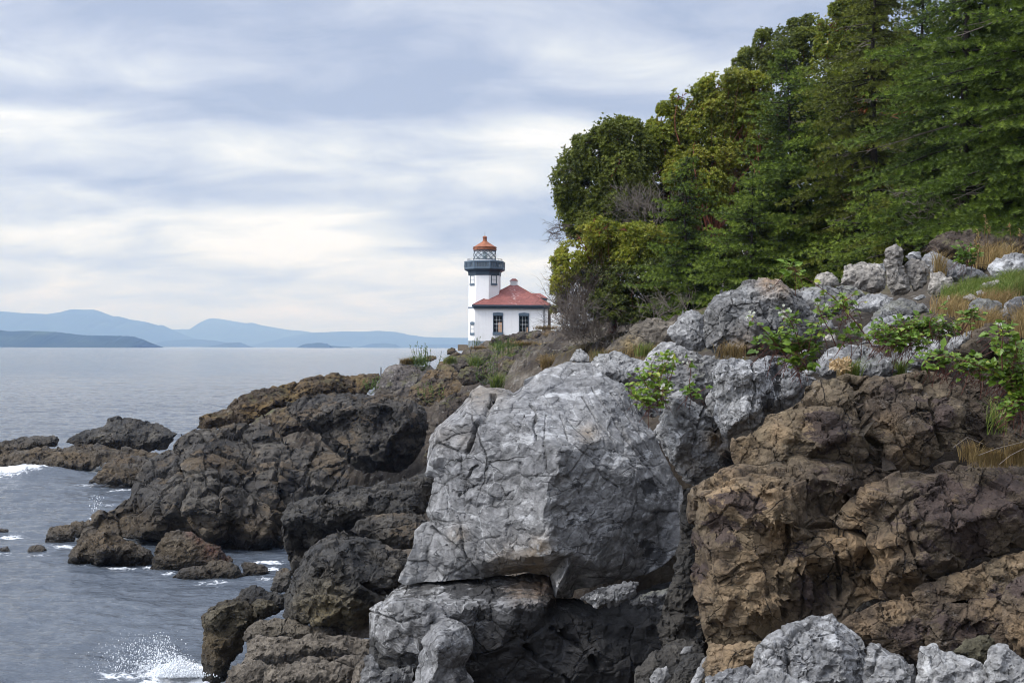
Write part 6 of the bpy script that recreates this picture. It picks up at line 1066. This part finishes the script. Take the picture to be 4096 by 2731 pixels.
# bare grey tangles
def tangle(fr, spots, d, label, mat, n, L_, lev, up=.5, base=None, name='bare_shrub', r=.018, out=0):
    q = src(fr, np.array([(a, b) for a, b in spots])); Pp = P(q[:, 0], q[:, 1], d + rt.uniform(-.5, .5, len(q))); g = Geo()
    for p in Pp:
        for _ in range(n):
            dr = unit(np.array((rt.normal(0, .6) + out, rt.normal(0, .35) - .15, up + rt.normal(0, .35)))); twigs(g, p + rt.normal(0, .12, 3), dr, L_ * rt.uniform(.6, 1.2), lev, r)
    c = Pp.mean(0); c = np.array((c[0], c[1], Pp[:, 2].min()))
    return tag(g.build(name, mat, None, c), label, 'shrub', 'bare tangles of twigs')
tangle('6', [(90, 600), (130, 640), (180, 650), (240, 640), (300, 610), (120, 560), (200, 570)], 40.5, 'dense bare grey-brown thicket under the yellow-green bushy tree', DEADT, 13, .8, 3, .9, r=.012, out=-.15)
tangle('6', [(110, 620), (170, 600), (240, 560), (320, 560), (380, 560), (280, 500), (180, 510), (110, 540), (130, 480), (170, 450), (220, 450), (90, 500)], 41.6, 'dark brown bare thicket behind the grey-brown one', DEADB, 14, 1.0, 3, .9, r=.014)
tangle('7', [(420, 1080), (460, 1110), (520, 1110), (480, 1050)], 43, 'bare grey branches between the rounded tree and the small dark fir', DEADT, 7, .95, 3, .75, r=.016, out=-.3)
tangle('6', [(540, 520), (600, 510), (660, 490), (500, 530)], 32, 'low bare grey branches under the small dark fir beside the brown hump', DEADT, 6, .5, 2, .6, r=.010)
tangle('7', [(1420, 560), (1500, 620), (1560, 700), (1480, 540)], 35, 'bare pale branches in the middle of the wood near the orange trunk', DEADT, 6, .8, 3, .2, r=.013, out=.1)
tangle('7', [(1830, 1060), (1900, 1080), (1980, 1070), (2080, 1060)], 24.5, 'spiky grey dead boughs above the upright pillar rock', DEADT, 6, .55, 2, .35, r=.008)
tangle('7', [(60, 1150), (90, 1120), (110, 1190)], 45, 'dark bare twigs poking out at the left edge of the rounded tree', DEADB, 6, .6, 3, .1, r=.012, out=-1.2)
tangle('6', [(40, 330), (30, 400)], 42, 'few thin bare twigs in the air right of the signal house roof', DEADT, 3, .45, 2, .1, r=.007, out=-1.0)
# orange trunks showing in the wood, red trunk at the edge
ORB = plain('orange_bark', (.34, .12, .035), .6, .4, 4, bumps=.01)
for pts, d, r, lab in (([(1660, 930), (1620, 860), (1590, 790), (1560, 700), (1545, 600)], 33.5, .085, 'bare orange trunk leaning left in the middle of the wood'), ([(1625, 880), (1600, 800), (1612, 690), (1605, 560)], 34, .05, 'thin orange trunk beside the leaning orange one'), ([(1530, 1200), (1522, 1100), (1490, 1020)], 32, .06, 'short orange trunk low behind the young fir')):
    q = src('7', np.array(pts)); W = P(q[:, 0], q[:, 1], np.full(len(q), d)); W = np.concatenate([[[W[0][0] + .3, W[0][1] + .2, gz(W[0][0], W[0][1])]], W]); g = Geo()
    g.tube(W + rt.normal(0, .02, W.shape), np.linspace(r * 1.15, r * .6, len(W)), 7)
    T = thing('madrone_tree', lab, 'tree', W[0], 'orange trunks in the wood'); g.build('trunk', ORB, T, W[0]); g = Geo()
    branching(g, W[-1], W[-1] + unit(rt.normal(size=(5, 3)) + (0, 0, .8)) * 1.2, r * .5, r * .15, .2); g.build('twigs', ORB, T, W[0])
    g = Geo(); C = W[-1] + rt.normal(0, .6, (260, 3)) + (0, 0, .9); rosettes(g, C, rt.normal(0, .4, C.shape) + (0, 0, 1), 7, .13, .4, np.full(len(C), .5)); g.build('crown', MAD, T, W[0])
# ------------------------------------------------------------------ brambles, grass, weeds, spray
BRL = leafmat('bramble_leaf', [(0, (.04, .075, .012)), (.35, (.085, .15, .018)), (.65, (.145, .235, .027)), (.85, (.25, .33, .045)), (.95, (.42, .40, .05)), (1, (.34, .14, .03))], .42, .3, .4)
CANE = plain('red_bramble_cane', (.15, .06, .045), .6, .3, 8)
FLW = plain('bramble_blossom', (.62, .63, .52), .7, .1, 8)
def leaf6(g, c, ax, nr, ln, wd, a):
    """pointed leaves folded along the midrib, six outline points"""
    ax = unit(ax); sd = unit(np.cross(ax, nr)); up = np.cross(sd, ax); n = len(c); ln = ln[:, None]; wd = wd[:, None]; V = []
    for t_, w_, z_ in ((0, 0, 0), (.28, .42, .10), (.62, .40, .09), (1, 0, -.14)): V.append((t_, w_, z_))
    mid = [c, c + ax * ln * .28 - up * wd * .05, c + ax * ln * .62 - up * wd * .07, c + ax * ln - up * ln * .10]
    Lf = [c + ax * ln * .25 + sd * wd * .5 + up * wd * .14, c + ax * ln * .60 + sd * wd * .42 + up * wd * .08]; Rt = [c + ax * ln * .25 - sd * wd * .5 + up * wd * .14, c + ax * ln * .60 - sd * wd * .42 + up * wd * .08]
    VV = np.stack(mid + Lf + Rt, 1).reshape(-1, 3); b = np.arange(n)[:, None] * 8
    g.add(VV, np.concatenate([b + np.array([[1, 4, 5, 2]]), b + np.array([[1, 2, 7, 6]])]), np.repeat(a, 8)); off = g.n - len(VV)
    g.F[3].append(np.concatenate([b + np.array([[0, 4, 1]]), b + np.array([[0, 1, 6]]), b + np.array([[2, 5, 3]]), b + np.array([[2, 3, 7]])]) + off)
def bramble(label, canes, patches=(), d=11, leaf=.065, bright=.5, flowers=()):
    """canes: (frame, polyline, depth, leaves on it); patches: (frame, x, y, rx, ry, depth, number of leaf sprays)"""
    st, lf, fl = Geo(), Geo(), Geo(); first = None
    def spray(p, dr, s_=1.0, b_=None):
        n = 3 if rt.random() < .75 else 5; side = unit(np.cross(dr, (0, 0, 1.0)) + 1e-3); pet = .05 * s_; q = p + dr * pet; st.tube([p, q], .0016, 3)
        ang = np.array([0, 1.1, -1.1, 2.0, -2.0][:n]); ax = unit(np.cos(ang)[:, None] * dr + np.sin(ang)[:, None] * side + np.array((0, 0, -.12)) + rt.normal(0, .12, (n, 3)))
        nr = unit(np.array((0, -.55, 1.0)) + rt.normal(0, .35, (n, 3))); ln = leaf * .86 * s_ * rt.uniform(.6, 1.2, n) * np.array([1.2, 1, 1, .8, .8][:n])
        leaf6(lf, np.repeat(q[None], n, 0), ax, nr, ln, ln * .72, np.clip((bright if b_ is None else b_) + rt.normal(0, .16, n), 0, .9) + (rt.random(n) < .03) * .1)
    for fr, pl, dd, nl in canes:
        q = src(fr, np.array(pl, float)); W = P(q[:, 0], q[:, 1], np.linspace(dd, dd - .25, len(q))); m_ = 16; u = np.linspace(0, 1, m_); W = np.stack([np.interp(u, np.linspace(0, 1, len(W)), W[:, k]) for k in range(3)], -1)
        for _ in range(2): W[1:-1] = (W[:-2] + 2 * W[1:-1] + W[2:]) / 4
        first = W[0] if first is None else first; st.tube(W, np.linspace(.0055, .002, m_), 5)
        for u_ in np.linspace(.12, 1, nl):
            p = np.array([np.interp(u_, u, W[:, k]) for k in range(3)]); dr = unit(rt.normal(size=3) * (1, .6, .5) + (0, -.25, .25)); spray(p, dr, rt.uniform(.75, 1.15) * (1 - .25 * u_))
        spray(W[-1], unit(W[-1] - W[-2]), .8)
    for fr, x, y, rx, ry, dd, n in patches:
        c = PF(fr, x, y, dd); s_ = dd / FPX / FR[fr][2]; first = c if first is None else first
        for _ in range(int(n * 2.1)):
            r_ = math.sqrt(rt.random()); a = rt.uniform(0, 6.28); p = c + np.array((math.cos(a) * r_ * rx * s_, rt.normal(0, .5 * min(rx, 1.5 * ry) * s_), math.sin(a) * r_ * ry * s_)); dr = unit(rt.normal(size=3) * (1, .6, .4) + (0, -.3, .2)); spray(p, dr, rt.uniform(.7, 1.15))
            if rt.random() < .5: st.tube([p, p - dr * .07 + (0, .03, -.06), p - dr * .12 + (0, .10, -.12)], .0024, 4)
    for fr, x, y, dd, n in flowers:
        c = PF(fr, x, y, dd)
        for _ in range(n):
            p = c + rt.normal(0, .028, 3); nn = 5; ph = np.arange(nn) * 1.2566 + rt.random(); ax = np.stack([np.cos(ph), np.full(nn, -.25), np.sin(ph)], -1); fl.leaves(np.repeat(p[None], nn, 0), ax, np.tile((0, -1.0, .3), (nn, 1)), .016, .014, .5); st.tube([p, c - (0, 0, .08)], .0013, 3)
    T = thing('bramble', label, 'bramble', first, 'brambles among the grey rocks'); lf.build('leaves', BRL, T, first); st.build('canes', CANE, T, first)
    if fl.n: fl.build('blossom', FLW, T, first)
    return T
bramble('yellowing bramble in the hollow between the huge boulder and the streaked rock', [('6', [(560, 960), (500, 900), (470, 840), (440, 790)], 11.6, 8), ('6', [(560, 960), (540, 860), (560, 780), (590, 720)], 11.5, 9), ('6', [(540, 970), (520, 850), (500, 760), (520, 720)], 11.7, 8), ('6', [(560, 960), (450, 940), (400, 890)], 11.5, 7), ('6', [(540, 940), (580, 860), (620, 760)], 11.6, 7)], [('6', 500, 850, 95, 90, 11.6, 42), ('6', 500, 920, 70, 50, 11.5, 22), ('6', 560, 740, 50, 35, 11.6, 9)], bright=.62, flowers=[('6', 560, 870, 11.3, 6), ('6', 610, 740, 11.4, 5)])
bramble('thin bramble shoot with few leaves left of the streaked rock', [('6', [(700, 920), (690, 850), (700, 790), (685, 735)], 11.4, 9), ('6', [(700, 920), (740, 890), (775, 870)], 11.4, 4)], [('6', 700, 890, 30, 20, 11.4, 7)], flowers=[('6', 685, 745, 11.3, 4)])
bramble('tall arching bramble cane with pale tip leaves against the dark firs', [('6', [(1600, 665), (1560, 600), (1500, 520), (1440, 450), (1370, 390), (1290, 340), (1230, 300), (1190, 265)], 9.6, 20), ('6', [(1420, 665), (1390, 590), (1350, 520), (1330, 460)], 9.7, 10), ('6', [(1480, 500), (1450, 450), (1500, 410)], 9.6, 6)], [('6', 1360, 540, 50, 70, 9.7, 11), ('6', 1470, 470, 70, 60, 9.6, 13), ('6', 1200, 275, 35, 25, 9.5, 6), ('6', 1510, 620, 60, 30, 9.6, 10)], leaf=.062, bright=.60, flowers=[('6', 1330, 450, 9.5, 6)])
bramble('leafy bramble in front of the broad dark slab, with white blossom at its tips', [('6', [(1190, 740), (1130, 660), (1070, 590), (1010, 530)], 9.9, 12), ('6', [(1250, 700), (1220, 600), (1190, 530), (1150, 490)], 9.8, 11), ('6', [(1280, 700), (1290, 640), (1300, 600)], 9.8, 6)], [('6', 1130, 650, 90, 45, 9.9, 24), ('6', 1250, 660, 70, 60, 9.8, 24), ('6', 1220, 730, 80, 35, 9.8, 16), ('6', 1200, 540, 45, 30, 9.8, 7)], leaf=.068, bright=.56, flowers=[('6', 1000, 515, 9.7, 9), ('6', 1160, 490, 9.7, 8)])
bramble('wide low bramble patch among the grey slabs in the middle of the slope', [('6', [(1750, 660), (1700, 570), (1640, 540)], 11, 6), ('6', [(1900, 640), (1880, 540), (1940, 470)], 11, 8), ('6', [(2040, 600), (2080, 540), (2100, 480)], 11, 7)], [('6', 1680, 610, 90, 55, 11, 50), ('6', 1800, 580, 100, 50, 11.1, 55), ('6', 1920, 570, 90, 50, 11.1, 46), ('6', 1760, 650, 130, 25, 10.9, 34), ('6', 2080, 520, 45, 35, 11.1, 16)], leaf=.06, bright=.52)
bramble('bramble spreading over the edge of the brown cliff at the right', [('6', [(2340, 860), (2200, 790), (2050, 730), (1870, 700)], 9.4, 18), ('6', [(2352, 800), (2240, 720), (2200, 640)], 9.3, 12), ('6', [(2352, 900), (2300, 960), (2260, 960)], 9.2, 8)], [('6', 1930, 730, 75, 40, 9.6, 24), ('6', 2080, 760, 80, 45, 9.5, 34), ('6', 2220, 790, 80, 50, 9.4, 48), ('6', 2320, 830, 60, 60, 9.3, 44), ('6', 2300, 960, 50, 50, 9.2, 22), ('6', 2340, 900, 40, 60, 9.2, 20), ('6', 2280, 700, 60, 40, 9.4, 14)], leaf=.06, bright=.52, flowers=[('6', 2235, 560, 9.2, 8)])
bramble('upright bramble shoot before the dark brown rock at the right edge', [('6', [(2245, 780), (2240, 680), (2250, 600), (2235, 560)], 9.1, 9), ('6', [(2300, 740), (2320, 690), (2310, 640)], 9.1, 6)], [('6', 2240, 600, 40, 25, 9.1, 7), ('6', 2310, 680, 40, 30, 9.1, 9)], leaf=.07, bright=.58)
bramble('small dark-leaved bramble below the brown bank in the upper right', [('6', [(2080, 270), (2060, 200), (2030, 150)], 16, 8), ('6', [(2090, 270), (2110, 210), (2120, 180)], 16, 6)], [('6', 2070, 220, 50, 45, 16, 26)], leaf=.08, bright=.40)
# grass: blades rooted on the slope
GRN = leafmat('green_grass', [(0, (.06, .09, .018)), (.5, (.13, .19, .035)), (.8, (.23, .25, .06)), (1, (.36, .30, .12))], .5, .3, .3)
DRY = leafmat('dry_grass', [(0, (.13, .085, .035)), (.5, (.27, .19, .08)), (.8, (.38, .29, .14)), (1, (.30, .15, .06))], .6, .3, .2)
def grass(name, label, mat, patches, kind='stuff', cat='grass', tip=0):
    g = Geo()
    for fr, x, y, rx, ry, d, slope, n, ht in patches:
        n = int(n * 1.5)
        X_ = x + rx * rt.uniform(-1, 1, n) * np.sqrt(rt.random(n)); Y_ = y + ry * rt.uniform(-1, 1, n); dd = d - slope * (Y_ - y); p = PF(fr, X_, Y_, dd); hh = ht * rt.uniform(.45, 1.25, n)
        lean = rt.normal(0, .62, (n, 2)) + (.15, 0); a = rt.uniform(0, 6.28, n); w_ = np.stack([np.cos(a), np.sin(a), 0 * a], -1) * (hh * .007 + .0012 * d / 10)[:, None]
        def at(t_): return p + np.stack([lean[:, 0] * t_ ** 2 * hh, lean[:, 1] * t_ ** 2 * hh, hh * (t_ - .2 * t_ ** 2)], -1)
        V = np.stack([p - w_ - (0, 0, .05), p + w_ - (0, 0, .05), at(.5) + w_ * .8, at(.5) - w_ * .8, at(1.0)], 1).reshape(-1, 3); b = np.arange(n)[:, None] * 5; tn = np.clip(rt.normal(.5, .22, n), 0, 1)
        g.add(V, b + np.array([[0, 1, 2, 3]]), np.repeat(tn, 5)); g.F[3].append(b + np.array([[3, 2, 4]]) + g.n - len(V))
    return tag(g.build(name, mat), label if kind is None else None, cat if kind is None else None, None, kind)
grass('green_grass', None, GRN, [('6', 2180, 400, 170, 40, 14.6, .012, 2600, .17), ('6', 2300, 370, 80, 40, 14.4, .012, 1400, .2), ('6', 2000, 420, 70, 30, 14.6, .01, 500, .16), ('6', 1740, 790, 40, 10, 11.4, 0, 90, .16), ('6', 1510, 800, 40, 20, 10.9, 0, 120, .18), ('5', 1520, 420, 60, 40, 10.4, 0, 60, .22), ('8', 1350, 580, 60, 20, 55, 0, 150, .8), ('8', 1440, 260, 160, 8, 92, .02, 200, .3), ('8', 1500, 350, 220, 8, 78, .05, 260, .3), ('8', 1750, 330, 150, 8, 74, .05, 220, .3), ('8', 1350, 285, 60, 20, 90, .1, 80, .5), ('8', 1650, 390, 60, 20, 62, 0, 160, .7), ('8', 980, 390, 60, 12, 78, 0, 160, .5), ('8', 1170, 430, 40, 25, 66, 0, 180, .8), ('8', 720, 400, 90, 12, 72, 0, 220, .6), ('6', 260, 740, 60, 12, 19, 0, 120, .2), ('6', 470, 690, 60, 10, 17, 0, 90, .18)])
grass('dry_grass', None, DRY, [('6', 2000, 470, 120, 30, 13.4, .012, 500, .15), ('6', 2220, 440, 120, 22, 13.6, .01, 450, .16), ('6', 2150, 560, 150, 30, 11.9, .01, 500, .22), ('6', 2352, 560, 60, 40, 11.3, .01, 250, .25), ('5', 1500, 580, 110, 20, 9.6, 0, 500, .07), ('5', 1620, 565, 70, 30, 9.5, 0, 420, .08), ('5', 1400, 560, 50, 16, 9.65, 0, 90, .12), ('6', 900, 700, 90, 12, 12.6, 0, 160, .16), ('6', 1460, 800, 40, 14, 10.9, 0, 90, .14), ('6', 2200, 240, 150, 30, 18.5, .02, 420, .35), ('6', 1930, 300, 40, 60, 15.6, 0, 160, .25), ('8', 1740, 128, 120, 6, 100, 0, 260, .4), ('8', 1800, 260, 160, 10, 88, .1, 320, .3), ('8', 1550, 255, 150, 10, 92, 0, 400, .4), ('8', 1200, 280, 90, 8, 110, 0, 200, .3), ('8', 640, 395, 60, 8, 72, 0, 300, .4), ('8', 1740, 420, 60, 25, 56, 0, 160, .7), ('8', 1980, 330, 60, 30, 46, 0, 200, .35), ('6', 300, 720, 120, 20, 19, 0, 300, .16), ('6', 470, 700, 120, 15, 17.5, 0, 200, .15), ('6', 560, 690, 60, 12, 17, 0, 120, .15)])
# tall dry stalks by the brown bank, pale dead stalks over the cliff edge
g = Geo()
for x, y0, y1 in ((2150, 250, 10), (2130, 240, 90), (2175, 240, 60), (2290, 170, 60), (2330, 200, 90), (2120, 230, 130)):
    a, b_ = PF('6', x, y0, 15.6), PF('6', x + rt.uniform(-14, 14), y1, 15.6); g.tube(np.linspace(a, b_, 6) + rt.normal(0, .008, (6, 3)), np.linspace(.006, .003, 6), 4)
    for k in range(14): q = a + (b_ - a) * (1 - .35 * rt.random()); g.leaves(q[None], rt.normal(size=(1, 3)) + (0, 0, .8), np.array([(0, -1.0, 0)]), .05, .014, rt.random())
g.tube(PF('6', np.array([2110, 2180, 2260, 2340]), np.array([262, 258, 225, 215]), 15.6), .004, 4)
for x, y0 in ((2150, 250), (2130, 240), (2175, 240), (2290, 170), (2330, 200), (2120, 230)): g.tube([PF('6', x, y0, 15.6), PF('6', x, 250 - (x - 2110) * .17, 15.6)], .004, 3)
tag(g.build('dry_stalks', DRY), 'tall dry flower stalks in the grass below the brown bank', 'plant')
g = Geo()
for p_ in ([(1530, 610), (1580, 570), (1639, 540)], [(1555, 450), (1600, 470), (1660, 500)], [(1440, 570), (1520, 540), (1660, 505)], [(1330, 535), (1390, 490), (1460, 520)]):
    q = src('5', np.array(p_, float)); g.tube(P(q[:, 0], q[:, 1], np.full(3, 9.2)), .0026, 4)
tag(g.build('dead_stalks', DEADT), 'pale bent dead stalks lying over the dry grass at the cliff edge', 'plant')
# leafy weeds on the headland skyline and a dry leaf heap
WEED = leafmat('weed_leaf', [(0, (.05, .08, .02)), (.5, (.11, .17, .04)), (1, (.22, .27, .08))], .5, .3, .3)
for fr, x, y, d, n, ht, lab in (('8', 760, 420, 71, 26, 1.5, 'tall leafy weed standing on the headland skyline against the sea'), ('8', 1255, 520, 56, 16, 1.4, 'slender weed behind the buff top of the huge boulder'), ('8', 1350, 300, 84, 18, 1.2, 'bushy green weeds below the first signal house window'), ('8', 1460, 330, 80, 22, 1.3, 'green weeds on the terrace right of the bushy ones'), ('8', 1190, 270, 114, 14, 1.1, 'thin weeds at the foot of the lighthouse plinth'), ('8', 800, 660, 58, 8, .8, 'small green tuft on the reddish slope'), ('8', 360, 600, 66, 14, .8, 'yellow-flowering weed on the seaward rocks')):
    b0 = PF(fr, x, y, d); g = Geo(); s_ = Geo()
    for _ in range(n):
        p = b0 + np.array((rt.normal(0, .32), rt.normal(0, .3), 0)); h_ = ht * rt.uniform(.4, 1.0); tp_ = p + np.array((rt.normal(0, .16) * h_, rt.normal(0, .16) * h_, h_)); s_.tube([b0 - (0, 0, .3), p, (p + tp_) / 2, tp_], .009, 3)
        k = 16; u = rt.random((k, 1)); g.leaves(p + (tp_ - p) * u, rt.normal(size=(k, 3)) + (0, 0, .5), rt.normal(size=(k, 3)) + (0, -.5, 1), .11 * rt.uniform(.6, 1.3, k), .05, np.clip(rt.normal(.55, .2, k), 0, 1))
    T = thing('weed', lab, 'plant', b0, 'weeds on the headland'); g.build('leaves', WEED, T, b0); s_.build('stems', WEED, T, b0)
g = Geo(); c = PF('6', 1440, 752, 10.75); k = 160; p = c + np.clip(rt.normal(0, 1, (k, 3)), -1.6, 1.6) * (.055, .05, .030)
leaf6(g, p, rt.normal(size=(k, 3)) + (0, -.3, -.1), rt.normal(size=(k, 3)) * .6 + (0, -.8, .8), rt.uniform(.03, .05, k), rt.uniform(.016, .026, k), rt.uniform(.45, .85, k))
tag(g.build('dry_leaf_heap', leafmat('dry_tan_leaf', [(0, (.25, .16, .08)), (.5, (.42, .29, .15)), (1, (.56, .42, .26))], .6, .2), None, c), 'small heap of dry tan leaves on the smooth grey slab', 'leaf heap')
g = Geo(); a = PF('8', 438, 470, 72); g.tube([a - (0, 0, .3), PF('8', 439, 428, 72)], .035, 5)
tag(g.build('stake', plain('dark_stake', (.03, .025, .02), .8), None, a), 'thin dark upright stick on the headland skyline', 'stick')
# spray thrown up where waves strike
SPRAY = plain('white_spray', (.86, .88, .90), .5, .05, 5, spec=.4)
_t = np.array([(0, 0, 1), (.894, 0, .447), (.276, .851, .447), (-.724, .526, .447), (-.724, -.526, .447), (.276, -.851, .447), (.724, .526, -.447), (-.276, .851, -.447), (-.894, 0, -.447), (-.276, -.851, -.447), (.724, -.526, -.447), (0, 0, -1)])
_f = np.array([(0, 1, 2), (0, 2, 3), (0, 3, 4), (0, 4, 5), (0, 5, 1), (1, 6, 2), (2, 7, 3), (3, 8, 4), (4, 9, 5), (5, 10, 1), (2, 6, 7), (3, 7, 8), (4, 8, 9), (5, 9, 10), (1, 10, 6), (6, 11, 7), (7, 11, 8), (8, 11, 9), (9, 11, 10), (10, 11, 6)])
def drops(g, X_, Y_, d, r):
    r = np.clip(r * .45, .004, .026)
    p = P(X_, Y_, d); n = len(p); st = rt.uniform(.7, 1.8, (n, 1)); s_ = np.stack([r * .8, r * .8, r], -1); s_[:, 2] *= st[:, 0]
    V = (p[:, None] + _t[None] * s_[:, None]).reshape(-1, 3); F = (np.arange(n)[:, None, None] * 12 + _f[None]).reshape(-1, 3); g.add(V, F)
g = Geo(); n = 3200; t_ = rt.random(n) ** 1.1; an = rt.uniform(-.2, 1.0, n); q = src('3', np.stack([1000 - t_ * 560 * np.cos(an * 1.1) * rt.uniform(.3, 1.1, n) + 40 * rt.normal(size=n), 1520 - t_ * 250 * np.sin(np.clip(an, 0, 1)) * 1.0 - rt.random(n) * 40], -1))
drops(g, q[:, 0], q[:, 1], 26.2 + rt.normal(0, .5, n), rt.gamma(2.0, .0095, n) * (1.15 - .5 * t_))
n = 8000; a_ = rt.normal(0, 1, n); q = src('3', np.stack([965 + a_ * 75 - 20 * rt.random(n), 1535 - np.abs(rt.normal(0, 1, n)) * 34 * np.exp(-(a_ * .55) ** 2)], -1)); drops(g, q[:, 0], q[:, 1], 26.1 + rt.normal(0, .4, n), rt.gamma(3, .0095, n))
n = 130; q = src('3', np.stack([512 + rt.normal(0, 16, n), 660 - rt.random(n) ** 1.6 * 90], -1)); drops(g, q[:, 0], q[:, 1], 52 + rt.normal(0, .3, n), rt.gamma(2, .018, n))
n = 260; q = src('3', np.stack([rt.uniform(40, 260, n), 455 - rt.random(n) ** 2 * 14], -1)); drops(g, q[:, 0], q[:, 1], 66.5 + rt.normal(0, .3, n), rt.gamma(2, .022, n))
tag(g.build('spray', SPRAY, smooth=True), kind='stuff')
print('built in %.1f s' % (time.time() - T0), len(bpy.data.objects), sum(len(m.polygons) for m in bpy.data.meshes))
